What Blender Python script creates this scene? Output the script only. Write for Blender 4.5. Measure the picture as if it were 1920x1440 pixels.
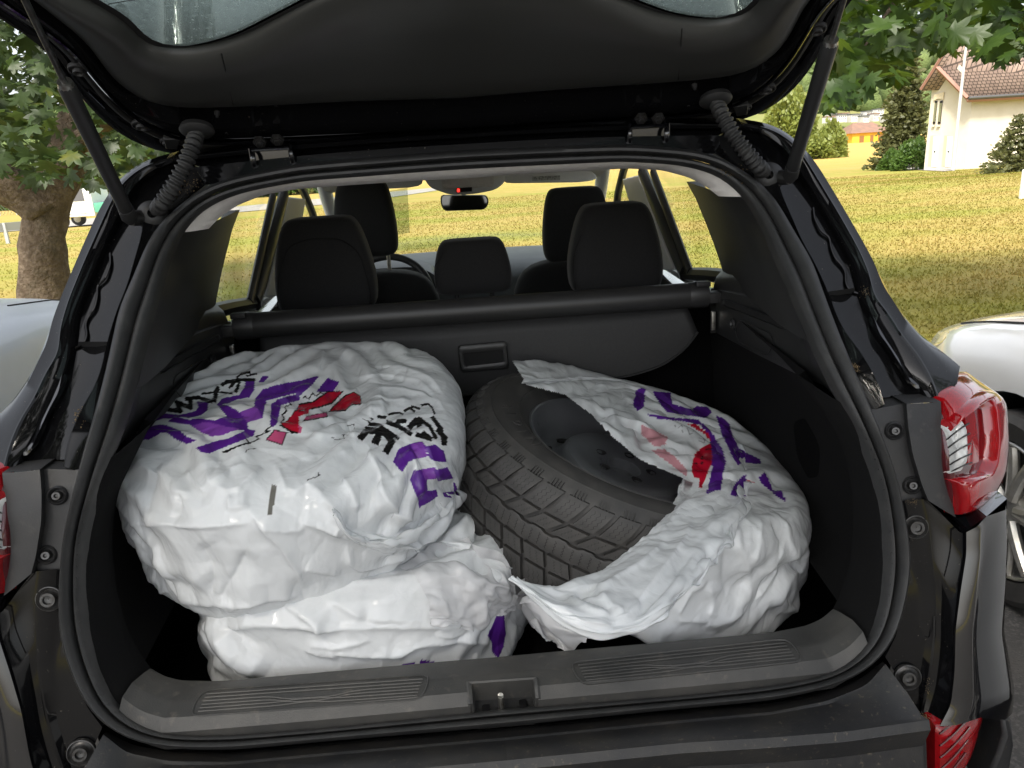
import bpy, bmesh, math, random
import numpy as np
from math import radians, sin, cos, pi, sqrt
from mathutils import Vector, Matrix, noise
from mathutils.bvhtree import BVHTree

for o in list(bpy.data.objects): bpy.data.objects.remove(o)
SC = bpy.context.scene
COL = SC.collection
RND = random.Random(7)

# ------------------------------------------------------------------ camera
FPX = 1442.0                                   # focal length in pixels of a 1920 px wide picture
CAM = np.array([0.0, -0.966, 1.521])
YAW, PITCH, ROLL = radians(2.514), radians(17.205), radians(3.439)
_cy, _sy, _cp, _sp = cos(YAW), sin(YAW), cos(PITCH), sin(PITCH)
CF = np.array([_sy*_cp, _cy*_cp, -_sp]); _R0 = np.array([_cy, -_sy, 0.0]); _U0 = np.cross(_R0, CF)
CR = cos(ROLL)*_R0 - sin(ROLL)*_U0; CU = sin(ROLL)*_R0 + cos(ROLL)*_U0
cd = bpy.data.cameras.new('camera'); cam = bpy.data.objects.new('camera', cd); COL.objects.link(cam)
cam.matrix_world = Matrix([[CR[0], CU[0], -CF[0], CAM[0]], [CR[1], CU[1], -CF[1], CAM[1]], [CR[2], CU[2], -CF[2], CAM[2]], [0, 0, 0, 1]])
cd.sensor_fit = 'HORIZONTAL'; cd.sensor_width = 36.0; cd.lens = 36.0*FPX/1920.0
cd.clip_start = 0.02; cd.clip_end = 6000
SC.camera = cam
SC.render.resolution_x = 1024; SC.render.resolution_y = 768

# ------------------------------------------------------------------ sky, sun, exposure
SUN_EL, SUN_AZ = radians(52), radians(207)      # azimuth clockwise from +Y: behind the camera, a little left
w = bpy.data.worlds.new('World'); SC.world = w; w.use_nodes = True
nt = w.node_tree; nt.nodes.clear()
sk = nt.nodes.new('ShaderNodeTexSky'); sk.sky_type = 'NISHITA'; sk.sun_disc = False
sk.sun_elevation = SUN_EL; sk.sun_rotation = SUN_AZ; sk.air_density = 1.0; sk.dust_density = 4.0; sk.ozone_density = 1.0; sk.altitude = 300
hs = nt.nodes.new('ShaderNodeHueSaturation'); hs.inputs['Saturation'].default_value = 0.30
bgn = nt.nodes.new('ShaderNodeBackground'); bgn.inputs['Strength'].default_value = 0.13
wo = nt.nodes.new('ShaderNodeOutputWorld')
nt.links.new(sk.outputs[0], hs.inputs['Color']); nt.links.new(hs.outputs[0], bgn.inputs[0]); nt.links.new(bgn.outputs[0], wo.inputs[0])
sl = bpy.data.lights.new('sun', 'SUN'); sl.energy = 2.7; sl.angle = radians(9); sl.color = (1.0, 0.93, 0.82)
so = bpy.data.objects.new('sun', sl); COL.objects.link(so)
sdir = Vector((sin(SUN_AZ)*cos(SUN_EL), cos(SUN_AZ)*cos(SUN_EL), sin(SUN_EL)))
so.rotation_euler = sdir.to_track_quat('Z', 'Y').to_euler(); so.location = (0, -5, 12)
SC.view_settings.view_transform = 'Standard'; SC.view_settings.look = 'None'
SC.view_settings.exposure = 1.35; SC.view_settings.gamma = 1.0
SC.view_settings.use_curve_mapping = False

# ------------------------------------------------------------------ pixel -> point helpers (full-size picture coordinates)
def ray(u, v): return CF + CR*(u-960)/FPX - CU*(v-720)/FPX
def PY(u, v, Y): d = ray(u, v); return CAM + d*(Y-CAM[1])/d[1]
def PZ(u, v, Z): d = ray(u, v); return CAM + d*(Z-CAM[2])/d[2]
def PX(u, v, X): d = ray(u, v); return CAM + d*(X-CAM[0])/d[0]
def PD(u, v, t): return CAM + ray(u, v)*t
def PP(u, v, p0, n):
    d = ray(u, v); return CAM + d*(np.dot(np.asarray(p0)-CAM, n)/np.dot(d, n))
def proj(P):
    d = np.asarray(P, float)-CAM; z = d@CF
    return np.stack([960+FPX*(d@CR)/z, 720-FPX*(d@CU)/z], -1)
OZ = [.60, .70, .76, .95, 1.09, 1.16, 1.30, 1.44, 1.56, 1.62]; OY = [-.06, -.035, -.02, .03, .065, .12, .28, .425, .51, .56]
def PO(u, v, off=0.0):                          # on the raked surface of the boot opening
    d = ray(u, v); lo, hi = .3, 4.
    for _ in range(50):
        m = (lo+hi)/2; p = CAM+d*m
        if p[1]-np.interp(p[2], OZ, OY)-off < 0: lo = m
        else: hi = m
    return CAM+d*lo
def resamp(P, n, closed=False):
    P = np.asarray(P, float)
    if closed: P = np.vstack([P, P[:1]])
    s = np.r_[0, np.cumsum(np.linalg.norm(np.diff(P, axis=0), axis=1))]
    t = np.linspace(0, s[-1], n+1)[:-1] if closed else np.linspace(0, s[-1], n)
    return np.stack([np.interp(t, s, P[:, k]) for k in range(P.shape[1])], 1)
def smooth(P, it=3, closed=False):
    P = np.asarray(P, float).copy()
    for _ in range(it):
        if closed: P = .25*np.roll(P, 1, 0)+.5*P+.25*np.roll(P, -1, 0)
        else: P[1:-1] = .25*P[:-2]+.5*P[1:-1]+.25*P[2:]
    return P
def curve(P, n, it=None, closed=False):         # dense smooth curve through traced points
    Q = resamp(P, max(n, 2), closed); return resamp(smooth(Q, it if it is not None else max(2, n//12), closed), n, closed)
def POs(pl, off=0.0): return np.array([PO(u, v, off) for u, v in pl])
def PYs(pl, Y): return np.array([PY(u, v, Y) for u, v in pl])
MIR = np.array([-1., 1., 1.])
def full_loop(half):                            # right half, bottom centre -> top centre, mirrored to a closed loop
    half = np.asarray(half).copy(); half[0, 0] = 0; half[-1, 0] = 0
    return np.vstack([half, (half[1:-1]*MIR)[::-1]])

# ------------------------------------------------------------------ mesh builder
class MB:
    def __init__(s): s.v = []; s.f = []
    def add(s, V, Fc):
        b = len(s.v); s.v += [tuple(map(float, p)) for p in V]; s.f += [tuple(i+b for i in q) for q in Fc]; return s
    def grid(s, rows, cu=False, cv=False, flip=False):
        rows = [np.asarray(r) for r in rows]; n = len(rows[0]); m = len(rows)
        V = np.vstack(rows); F = []
        for i in range(m if cv else m-1):
            for j in range(n if cu else n-1):
                a, b, c, d = i*n+j, i*n+(j+1) % n, ((i+1) % m)*n+(j+1) % n, ((i+1) % m)*n+j
                F.append((a, d, c, b) if flip else (a, b, c, d))
        return s.add(V, F)
    def box(s, c, sz, rot=None, r=0.0, ax=(1, 1, 1)):
        x, y, z = [k/2 for k in sz]; c = np.asarray(c, float)
        if r <= 0:
            V = np.array([[-x, -y, -z], [x, -y, -z], [x, y, -z], [-x, y, -z], [-x, -y, z], [x, -y, z], [x, y, z], [-x, y, z]])
            F = [(0, 3, 2, 1), (4, 5, 6, 7), (0, 1, 5, 4), (1, 2, 6, 5), (2, 3, 7, 6), (3, 0, 4, 7)]
        else:
            bm = bmesh.new(); bmesh.ops.create_cube(bm, size=1.0, matrix=Matrix.Diagonal((2*x, 2*y, 2*z, 1)))
            bmesh.ops.bevel(bm, geom=bm.edges[:], offset=r, segments=2, profile=.6, affect='EDGES')
            V = np.array([v.co[:] for v in bm.verts]); bm.verts.index_update(); F = [tuple(v.index for v in q.verts) for q in bm.faces]; bm.free()
        if rot is not None: V = V@np.array(rot).T
        return s.add(V+c, F)
    def tube(s, P, r, n=10, closed=False, caps=True, flat=1.0):
        P = np.asarray(P, float); m = len(P); rr = np.broadcast_to(np.asarray(r, float), (m,))
        T = (np.roll(P, -1, 0)-np.roll(P, 1, 0)) if closed else np.gradient(P, axis=0)
        T /= np.linalg.norm(T, axis=1)[:, None]+1e-12
        up = np.array([0, 0, 1.]) if abs(T[0, 2]) < .9 else np.array([0, 1., 0]); rows = []
        nrm = np.cross(T[0], up); nrm /= np.linalg.norm(nrm)
        for i in range(m):
            nrm = nrm-T[i]*np.dot(nrm, T[i]); nrm /= np.linalg.norm(nrm)+1e-12; b = np.cross(T[i], nrm)
            a = np.arange(n)*2*pi/n
            rows.append(P[i]+rr[i]*(np.cos(a)[:, None]*nrm+flat*np.sin(a)[:, None]*b))
        b0 = len(s.v); s.grid(rows, cu=True, cv=closed)
        if caps and not closed: s.f.append(tuple(range(b0, b0+n))[::-1]); s.f.append(tuple(range(b0+(m-1)*n, b0+m*n)))
        return s
    def lathe(s, prof, o=(0, 0, 0), ax=(0, 0, 1), n=24, x=None):
        ax = np.asarray(ax, float); ax = ax/np.linalg.norm(ax)
        t = np.array(x, float) if x is not None else (np.array([1., 0, 0]) if abs(ax[0]) < .8 else np.array([0, 1., 0])); t = t-ax*np.dot(t, ax); t /= np.linalg.norm(t); b = np.cross(ax, t)
        a = np.arange(n)*2*pi/n
        rows = [np.asarray(o)+ax*h+r*(np.cos(a)[:, None]*t+np.sin(a)[:, None]*b) for r, h in prof]
        return s.grid(rows, cu=True)
    def prism(s, poly, vec):
        P = np.asarray(poly, float); n = len(P); vec = np.asarray(vec, float)
        F = [tuple(range(n)), tuple(range(n, 2*n))[::-1]]+[(i, i+n, (i+1) % n+n, (i+1) % n) for i in range(n)]
        return s.add(np.vstack([P, P+vec]), F)
    def mirrored(s):
        m = MB(); m.v = [(-x, y, z) for x, y, z in s.v]; m.f = [q[::-1] for q in s.f]; return m
    def mesh(s, name, mat, sharp=40):
        me = bpy.data.meshes.new(name); me.from_pydata(s.v, [], s.f); me.update()
        bm = bmesh.new(); bm.from_mesh(me); bmesh.ops.recalc_face_normals(bm, faces=bm.faces[:]); bm.to_mesh(me); bm.free()
        me.shade_smooth()
        if sharp: me.set_sharp_from_angle(angle=radians(sharp))
        for m_ in (mat if isinstance(mat, (list, tuple)) else [mat]): me.materials.append(m_)
        return me
    def build(s, name, mat, parent=None, sharp=40, thick=0, sub=0, bev=0):
        o = bpy.data.objects.new(name, s.mesh(name, mat, sharp)); COL.objects.link(o)
        if parent: child(o, parent)
        if thick: m = o.modifiers.new('thick', 'SOLIDIFY'); m.thickness = thick; m.offset = 0
        if bev: m = o.modifiers.new('bev', 'BEVEL'); m.width = bev; m.segments = 2; m.limit_method = 'ANGLE'
        if sub: m = o.modifiers.new('sub', 'SUBSURF'); m.levels = sub; m.render_levels = sub
        return o
def child(o, parent):
    bpy.context.view_layer.update() if False else None
    o.parent = parent; o.matrix_parent_inverse = WM(parent).inverted(); return o
def WM(o):
    m = o.matrix_basis.copy()
    if o.parent: m = WM(o.parent) @ o.matrix_parent_inverse @ m
    return m
def thing(name, label, cat, loc=(0, 0, 0), group=None):
    o = bpy.data.objects.new(name, None); COL.objects.link(o); o.location = loc; o.empty_display_size = .1
    return tag(o, label, cat, group)
def tag(o, label, cat, group=None):
    o['label'] = label; o['category'] = cat
    if group: o['group'] = group
    return o
def struct(o): o['kind'] = 'structure'; return o
def stuff(o): o['kind'] = 'stuff'; return o
def place(me, name, parent, M=None):
    o = bpy.data.objects.new(name, me); COL.objects.link(o)
    if M is not None: o.matrix_basis = M
    if parent: child(o, parent)
    return o

# ------------------------------------------------------------------ materials
def mat(name, col=(.5, .5, .5), rough=.5, metal=0, coat=0, coat_r=.05, noise_=None, bump=None, spec=.5, trans=0, sss=0, dirt=None, alpha=None, sheen=0):
    """noise_=(scale, colour2, lo, hi[,detail]); bump=(scale, strength, dist); dirt=(scale, colour, lo, hi)"""
    m = bpy.data.materials.new(name); m.use_nodes = True; n = m.node_tree.nodes; L = m.node_tree.links; p = n['Principled BSDF']
    p.inputs['Base Color'].default_value = (*col, 1); p.inputs['Roughness'].default_value = rough; p.inputs['Metallic'].default_value = metal
    p.inputs['Coat Weight'].default_value = coat; p.inputs['Coat Roughness'].default_value = coat_r; p.inputs['Specular IOR Level'].default_value = spec
    p.inputs['Transmission Weight'].default_value = trans; p.inputs['Sheen Weight'].default_value = sheen
    tc = n.new('ShaderNodeTexCoord'); last = None
    def fac(scale, lo, hi, det=6):
        t = n.new('ShaderNodeTexNoise'); t.inputs['Scale'].default_value = scale; t.inputs['Detail'].default_value = det; t.inputs['Roughness'].default_value = .6
        r = n.new('ShaderNodeMapRange'); r.inputs[1].default_value = lo; r.inputs[2].default_value = hi
        L.new(tc.outputs['Object'], t.inputs[0]); L.new(t.outputs[0], r.inputs[0]); return r.outputs[0]
    def mixc(a, b, f):
        x = n.new('ShaderNodeMix'); x.data_type = 'RGBA'; L.new(f, x.inputs[0])
        if a is None: x.inputs[6].default_value = (*col, 1)
        else: L.new(a, x.inputs[6])
        x.inputs[7].default_value = (*b, 1); return x.outputs[2]
    if noise_: last = mixc(last, noise_[1], fac(noise_[0], noise_[2], noise_[3], noise_[4] if len(noise_) > 4 else 6))
    if dirt:
        df = fac(dirt[0], dirt[2], dirt[3], 3); last = mixc(last, dirt[1], df)
        if coat or rough < .4:
            r2 = n.new('ShaderNodeMapRange'); r2.inputs[3].default_value = rough; r2.inputs[4].default_value = .7; L.new(df, r2.inputs[0]); L.new(r2.outputs[0], p.inputs['Roughness'])
    if last is not None: L.new(last, p.inputs['Base Color'])
    if bump:
        t = n.new('ShaderNodeTexNoise'); t.inputs['Scale'].default_value = bump[0]; t.inputs['Detail'].default_value = 4
        b = n.new('ShaderNodeBump'); b.inputs['Strength'].default_value = bump[1]; b.inputs['Distance'].default_value = bump[2] if len(bump) > 2 else .002
        L.new(tc.outputs['Object'], t.inputs[0]); L.new(t.outputs[0], b.inputs['Height']); L.new(b.outputs[0], p.inputs['Normal'])
    if alpha is not None: p.inputs['Alpha'].default_value = alpha
    return m
def glass(name, tint=(1, 1, 1), refl=.22, rough=.0):
    m = bpy.data.materials.new(name); m.use_nodes = True; n = m.node_tree.nodes; L = m.node_tree.links; n.clear()
    t = n.new('ShaderNodeBsdfTransparent'); t.inputs[0].default_value = (*tint, 1)
    g = n.new('ShaderNodeBsdfGlossy'); g.inputs['Roughness'].default_value = rough
    f = n.new('ShaderNodeFresnel'); ge = n.new('ShaderNodeNewGeometry'); mr = n.new('ShaderNodeMapRange'); mr.inputs[3].default_value = 1.45; mr.inputs[4].default_value = 1/1.45
    L.new(ge.outputs['Backfacing'], mr.inputs[0]); L.new(mr.outputs[0], f.inputs[0])
    x = n.new('ShaderNodeMixShader'); o = n.new('ShaderNodeOutputMaterial')
    sc_ = n.new('ShaderNodeMath'); sc_.operation = 'MULTIPLY'; sc_.inputs[1].default_value = refl; L.new(f.outputs[0], sc_.inputs[0])
    L.new(sc_.outputs[0], x.inputs[0]); L.new(t.outputs[0], x.inputs[1]); L.new(g.outputs[0], x.inputs[2]); L.new(x.outputs[0], o.inputs[0]); return m
M = {}
M['paint'] = mat('black_paint', (.0045, .0045, .005), .07, coat=.0, spec=.32, dirt=(260, (.16, .14, .11), .69, .80))
M['paint_clean'] = mat('black_paint_clean', (.004, .004, .005), .1, coat=1.0, coat_r=.02, dirt=(300, (.12, .11, .09), .73, .80))
M['plastic'] = mat('grained_plastic', (.020, .020, .021), .5, noise_=(18, (.030, .029, .028), .4, .7), bump=(420, .25, .0008), dirt=(40, (.06, .055, .05), .62, .85))
M['plastic_sill'] = mat('sill_plastic', (.036, .0355, .034), .48, noise_=(9, (.058, .055, .050), .42, .66), bump=(500, .45, .0008), dirt=(55, (.10, .09, .075), .6, .85))
M['plastic_soft'] = mat('smooth_trim', (.024, .024, .0245), .42, noise_=(6, (.030, .030, .029), .4, .7), bump=(600, .12, .0005))
M['lid_trim'] = mat('lid_trim', (.038, .038, .035), .38, noise_=(4, (.042, .042, .039), .4, .7), bump=(700, .2, .0005))
M['bumper'] = mat('bumper_plastic', (.018, .018, .019), .46, noise_=(14, (.032, .030, .027), .45, .68), bump=(380, .35, .0008), dirt=(120, (.12, .10, .07), .62, .8))
M['rubber'] = mat('rubber_seal', (.022, .022, .022), .52, noise_=(30, (.034, .033, .032), .45, .7), bump=(150, .08, .001))
M['felt'] = mat('boot_felt', (.0060, .0060, .0062), 1.0, noise_=(700, (.020, .019, .018), .52, .74), bump=(900, .6, .0012), spec=.15)
M['dark_carpet'] = mat('dark_carpet', (.0032, .0032, .0034), 1.0, noise_=(600, (.006, .006, .006), .5, .7), bump=(900, .6, .0012), spec=.08)
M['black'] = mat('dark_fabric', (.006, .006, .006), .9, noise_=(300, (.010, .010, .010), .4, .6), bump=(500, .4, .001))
M['seat'] = mat('seat_fabric', (.010, .010, .0105), .85, noise_=(260, (.016, .016, .016), .4, .62), bump=(420, .35, .001), sheen=.15)
M['curtain'] = mat('cover_vinyl', (.012, .012, .0125), .6, noise_=(220, (.017, .017, .017), .4, .65), bump=(500, .3, .0007))
M['headliner'] = mat('headliner', (.74, .71, .67), .9, noise_=(60, (.68, .65, .61), .4, .6), bump=(500, .2, .0008))
M['pillar'] = mat('pale_pillar', (.78, .78, .76), .6, bump=(300, .1, .0005))
M['steel'] = mat('zinc_steel', (.55, .54, .5), .35, metal=1.0, noise_=(80, (.25, .22, .18), .45, .7))
M['bolt'] = mat('dull_bolt', (.10, .10, .10), .4, metal=.8, noise_=(120, (.05, .045, .04), .4, .7))
M['chrome'] = mat('chrome', (.75, .75, .76), .08, metal=1.0)
M['glass'] = glass('clear_glass', (.97, .985, .97))
M['glass_lid'] = glass('lid_glass', (.80, .88, .85))
_n = M['glass_lid'].node_tree.nodes; _L = M['glass_lid'].node_tree.links; _o = [x for x in _n if x.type == 'OUTPUT_MATERIAL'][0]; _s = _o.inputs[0].links[0].from_socket   # film of dust on the pane
_t = _n.new('ShaderNodeBsdfTranslucent'); _t.inputs[0].default_value = (.55, .62, .58, 1); _nz = _n.new('ShaderNodeTexNoise'); _nz.inputs['Scale'].default_value = 160; _nz.inputs['Detail'].default_value = 6; _mr = _n.new('ShaderNodeMapRange'); _mr.inputs[1].default_value = .3; _mr.inputs[2].default_value = .75; _mr.inputs[3].default_value = .12; _mr.inputs[4].default_value = .38
_tc = _n.new('ShaderNodeTexCoord'); _L.new(_tc.outputs['Object'], _nz.inputs[0]); _L.new(_nz.outputs[0], _mr.inputs[0]); _x = _n.new('ShaderNodeMixShader'); _L.new(_mr.outputs[0], _x.inputs[0]); _L.new(_s, _x.inputs[1]); _L.new(_t.outputs[0], _x.inputs[2]); _L.new(_x.outputs[0], _o.inputs[0])
M['red_lens'] = mat('red_lens', (.26, .003, .006), .12, coat=1.0, coat_r=.02, noise_=(30, (.32, .005, .008), .4, .6))
M['red_dark'] = mat('dark_red_lens', (.07, .002, .005), .08, coat=1.0, coat_r=.02)
M['clear_lens'] = mat('clear_lens', (.62, .62, .60), .15, coat=1.0, coat_r=.03, noise_=(60, (.45, .45, .44), .4, .6))
M['tyre'] = mat('tyre_rubber', (.040, .0385, .037), .60, noise_=(22, (.060, .056, .052), .4, .7), bump=(260, .2, .0008), dirt=(90, (.085, .078, .07), .62, .85))
M['wheel_black'] = mat('black_wheel_steel', (.11, .114, .12), .28, coat=.6, coat_r=.2, dirt=(45, (.07, .065, .06), .6, .85))

# ================================================================== THE SUV
SUV = thing('parked_suv', 'black sport utility car with its tailgate open, tyres and white bags in the boot', 'car', (0, 1.9, 0))
NL = 120
SEAL_O = [(937,1362),(1280,1328),(1447,1313),(1547,1293),(1613,1267),(1653,1233),(1680,1193),(1697,1127),(1708,1067),(1703,1010),(1693,960),(1680,897),(1663,847),(1643,797),(1633,770),(1600,693),(1567,613),(1543,547),(1520,480),(1496,447),(1473,404),(1451,369),(1436,350),(1407,328),(1373,307),(1340,288),(1280,278),(1173,270),(1040,274),(880,281)]
SEAL_I = [(937,1330),(1280,1303),(1447,1285),(1547,1267),(1597,1240),(1627,1207),(1647,1160),(1657,1093),(1660,1027),(1653,960),(1647,913),(1630,863),(1600,797),(1580,757),(1563,730),(1527,653),(1497,580),(1477,530),(1453,480),(1433,427),(1413,393),(1399,369),(1373,344),(1340,323),(1280,308),(1173,301),(973,310),(880,315)]
so_ = curve(POs(SEAL_O), NL, 4); si_ = curve(POs(SEAL_I, .018), NL, 4)
def opening_rows(pairs):                         # (blend outer->inner, push towards the viewer)
    rows = []
    for t, push in pairs:
        r = so_*(1-t)+si_*t; d = CAM-r; d[:, 0] *= .3; d /= np.linalg.norm(d, axis=1)[:, None]
        rows.append(full_loop(r+d*push))
    return rows
mb = MB(); rows = opening_rows([(-.03, -.02), (0, -.004), (.06, .012), (.2, .021), (.36, .021), (.5, .012), (.56, .001)])
mb.grid(rows, cu=True); seal = mb.build('door_seal', M['rubber'], SUV, 60)
mb = MB(); rows = opening_rows([(.55, -.006), (.58, .006), (.68, .013), (.82, .013), (.95, .006), (1.05, -.012)])
mb.grid(rows, cu=True); mb.build('seal_lip', M['rubber'], seal, 60)
# ribs on the inner lip (clip marks), both lower corners
mb = MB()
for i in range(24, 74):
    for k in (0, 1):
        a = (so_*(.40)+si_*.60)[i]*(1 if k == 0 else MIR); b = (so_*(.28)+si_*.72)[i]*(1 if k == 0 else MIR)
        d = CAM-a; d /= np.linalg.norm(d)
        mb.tube([a+d*.0085, b+d*.0125], .0011, 4)
mb.build('clip_ribs', M['rubber'], seal)

# ---- painted rear pillars beside the opening
A_ = [(1633,770),(1600,693),(1567,613),(1543,547),(1520,480),(1496,447),(1473,404),(1451,369),(1436,350),(1407,328),(1373,307),(1340,288)]
B_ = [(1659,758),(1648,719),(1634,694),(1607,650),(1584,625),(1565,583),(1551,542),(1523,483),(1504,453),(1482,400),(1469,373),(1461,350),(1452,316),(1432,280),(1400,262),(1355,254)]
C_ = [(1744,752),(1728,725),(1700,690),(1670,645),(1640,600),(1622,560),(1607,497),(1579,447),(1551,400),(1524,356),(1497,316),(1478,285),(1455,262),(1425,246),(1385,240)]
D_ = [(1760,750),(1746,711),(1718,661),(1690,631),(1662,583),(1636,556),(1629,514),(1607,464),(1571,400),(1536,342),(1506,293),(1490,272),(1465,252),(1435,238),(1398,232)]
E_ = [(1800,687),(1782,669),(1759,653),(1732,636),(1704,603),(1679,572),(1657,531),(1634,483),(1607,442),(1584,404),(1562,367),(1540,329),(1518,293),(1496,271),(1478,256),(1456,240),(1433,230),(1407,224),(1375,221)]
n = 60
rA = curve(POs(A_, .012), n, 5); rB0 = curve(POs(B_, .000), n, 6); rB = rB0*1
rBa = rB+np.array([.0, .028, 0]); rC = curve(POs(C_, .012), n, 6); rCa = rC+np.array([-.004, .022, 0]); rD = curve(POs(D_, .004), n, 4); rE = curve(POs(E_, .045), n, 8)
rEm = (rD+rE)/2+np.array([.004, -.012, .002])
rows = [rA+np.array([0, .02, 0]), rA, rA*.6+rB*.4+np.array([0, -.002, 0]), rB*.85+rA*.15, rB, rB+np.array([.004, .008, 0]), rBa+np.array([.006, 0, 0]), rBa*.5+rCa*.5+np.array([0, .006, 0]), rCa, rC+np.array([-.002, .004, 0]), rC, rC*.5+rD*.5+np.array([0, -.0015, 0]), rD-np.array([.003, -.001, 0]), rD+np.array([0, -.003, 0]), rD+np.array([.004, .000, 0]), rEm, rE]
PILL = MB().grid(rows)
# side skin: from the outline forward along the car
side = [rE]
for t in (.15, .5, 1.0):
    q = rE.copy(); q[:, 1] += (1.15-q[:, 1])*t; q[:, 0] += .035*sqrt(t)*np.interp(q[:, 2], [1.0, 1.15, 1.5], [1.4, 1, .1]); side.append(q)
PILL.grid(side)
for m_ in (PILL, PILL.mirrored()):
    o = m_.build('rear_pillar', M['paint'], SUV, 35)
# recessed pad in the pillar foot
pad = [(1628,575),(1648,580),(1676,622),(1704,668),(1734,722),(1727,733),(1712,728),(1690,692),(1664,650),(1642,620)]
PAD = MB(); base = curve(POs(pad, .016), 40, 1, True); c = base.mean(0)
PAD.grid([base+np.array([0, .012, 0]), base, base*.9+c*.1+np.array([0, -.004, 0]), base*.8+c*.2+np.array([0, -.0035, 0]), np.repeat(c[None]+np.array([[0, -.003, 0]]), 40, 0)], cu=True)
for m_ in (PAD, PAD.mirrored()): m_.build('pillar_pad', M['paint_clean'], SUV, 35)
# sealant bead snaking down the gutter, dirt clods
BEAD = MB().tube(smooth(resamp(POs([(1525,390),(1527,410),(1540,436),(1555,444),(1558,465),(1566,486),(1580,500),(1586,512),(1585,530),(1592,545),(1612,552),(1622,556)], .03), 50), 3), .0022, 6)
for m_ in (BEAD, BEAD.mirrored()): m_.build('sealant_bead', M['paint'], SUV)

# ---- roof end, hinges side
mb = MB(); k = []
for r in (rA, rB, rBa, rCa, rC, rD, rE):
    e = r[-1]; t = np.linspace(0, 1, 20)[:, None]; mid = np.array([0, e[1]+.015, e[2]+.012])
    R_ = e*(1-t)+mid*t; R_[:, 2] += .004*np.sin(t[:, 0]*pi); k.append(np.vstack([R_, (R_[:-1]*MIR)[::-1]]))
e = k[-1]; k2 = [e]
for yy, dz in ((.12, .035), (.5, .075), (1.1, .09), (1.6, .07), (2.05, .01)):
    q = e.copy(); q[:, 1] = yy+.55; q[:, 2] = 1.545+dz-.05*np.abs(q[:, 0]/.5)**3; q[:, 0] *= 1.05; k2.append(q)
mb.grid(k); mb.build('roof_gutter', M['paint'], SUV, 40)
mb = MB().grid(k2); mb.build('roof', M['paint_clean'], SUV, 40)

# ---- grey garnish beside the lamp, with its screws
GT = [(1637,766),(1690,754),(1764,752)]
gi = curve(POs([(1634,768),(1643,797),(1663,847),(1680,897),(1690,942)], .008), 24, 1)
gm = curve(POs([(1694,757),(1697,800),(1704,850),(1722,910),(1733,938)], .006), 24, 1)
gm2 = curve(POs([(1700,757),(1703,800),(1711,850),(1729,910),(1741,939)], -.012), 24, 1)
go = curve(POs([(1764,753),(1768,830),(1775,900),(1792,970)], -.012), 24, 1)
G = MB().grid([gi+np.array([0, .03, 0]), gi, gi*.5+gm*.5, gm, gm2, gm2*.5+go*.5+np.array([0, -.003, 0]), go, go+np.array([0, .03, 0])])
top = np.array([r[0] for r in (gi, gm, gm2, go)]); G.grid([top, top+np.array([0, .04, .0])])
bot = np.array([r[-1] for r in (gi, gm, gm2, go)]); G.grid([bot, bot+np.array([0, .04, .0])])
def screw(p, nrm, r, dish=True):
    nrm = np.asarray(nrm, float); nrm /= np.linalg.norm(nrm); q = MB()
    q.lathe([(0, .004), (.002, .004), (.003, .0075), (.0055, .0075), (.0065, .005), (.0067, .003), (r*.7, .002), (r*.72, 0)], p, nrm, 16); return q
GARN = []
for m_, sgn in ((G, 1), (G.mirrored(), -1)):
    o = m_.build('lamp_garnish', M['plastic'], SUV, 35); GARN.append(o)
    for (u, v, r) in ((1677,808,.010), (1710,910,.010)):
        p = PO(u, v, .004); p = p*(1 if sgn > 0 else MIR); nr = np.array([-.25*sgn, -1, .35])
        ring = MB().lathe([(r*.8, -.004), (r, .001), (r*1.15, .003), (r*1.35, .001), (r*1.4, -.004)], p, nr, 24); ring.build('screw_dish', M['plastic'], o)
        screw(p, nr, r).build('screw', M['bolt'], o)

# ---- tail lamps


def surf_lamp(s, t, off=0.0):                    # s 0 inner..1 outer, t 0 top..1 bottom
    inn, mid, out = LI, LM, LO_; i = t*40; a = int(min(39, i)); f_ = i-a
    P = [q[a]*(1-f_)+q[a+1]*f_ for q in (inn, mid, out)]
    p = P[0]*(1-s)*(1-2*s)+P[1]*4*s*(1-s)+P[2]*s*(2*s-1)
    nrm = np.array([.35+.5*s, -1+.55*s, .15]); nrm /= np.linalg.norm(nrm); return p+nrm*off
LI = np.array([PO(1764,752,-.008), PO(1767,790,-.010), PO(1770,840,-.012), PO(1776,900,-.012), PO(1790,967,-.010)])
LM = np.array([PO(1806,722,-.012), PO(1824,770,-.022), PO(1830,840,-.030), PO(1832,900,-.028), PO(1822,962,-.015)])
LO_ = np.array([PO(1800,690,.12), PO(1884,748,.09), PO(1890,830,.085), PO(1884,890,.085), PO(1850,950,.06)])
LM[0] = (PO(1782,718,.02)); LI, LM, LO_ = curve(LI, 41, 2), curve(LM, 41, 4), curve(LO_, 41, 4)
ts = np.linspace(0, 1, 22); ss = np.linspace(0, 1, 18)
BASE = MB().grid([[surf_lamp(s, t, -.016) for s in ss] for t in ts])
def patch(poly, off, thick, ns=10, cuts=None):   # raised lens piece over the base, poly in (s,t)
    q = MB(); P = resamp(np.array(poly), 64, True); c = P.mean(0)
    rws = [[surf_lamp(s, t, off-thick) for s, t in P], [surf_lamp(s, t, off-.002) for s, t in P*.985+c*.015], [surf_lamp(s, t, off) for s, t in P*.95+c*.05]]
    return q, rws, P, c
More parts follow.
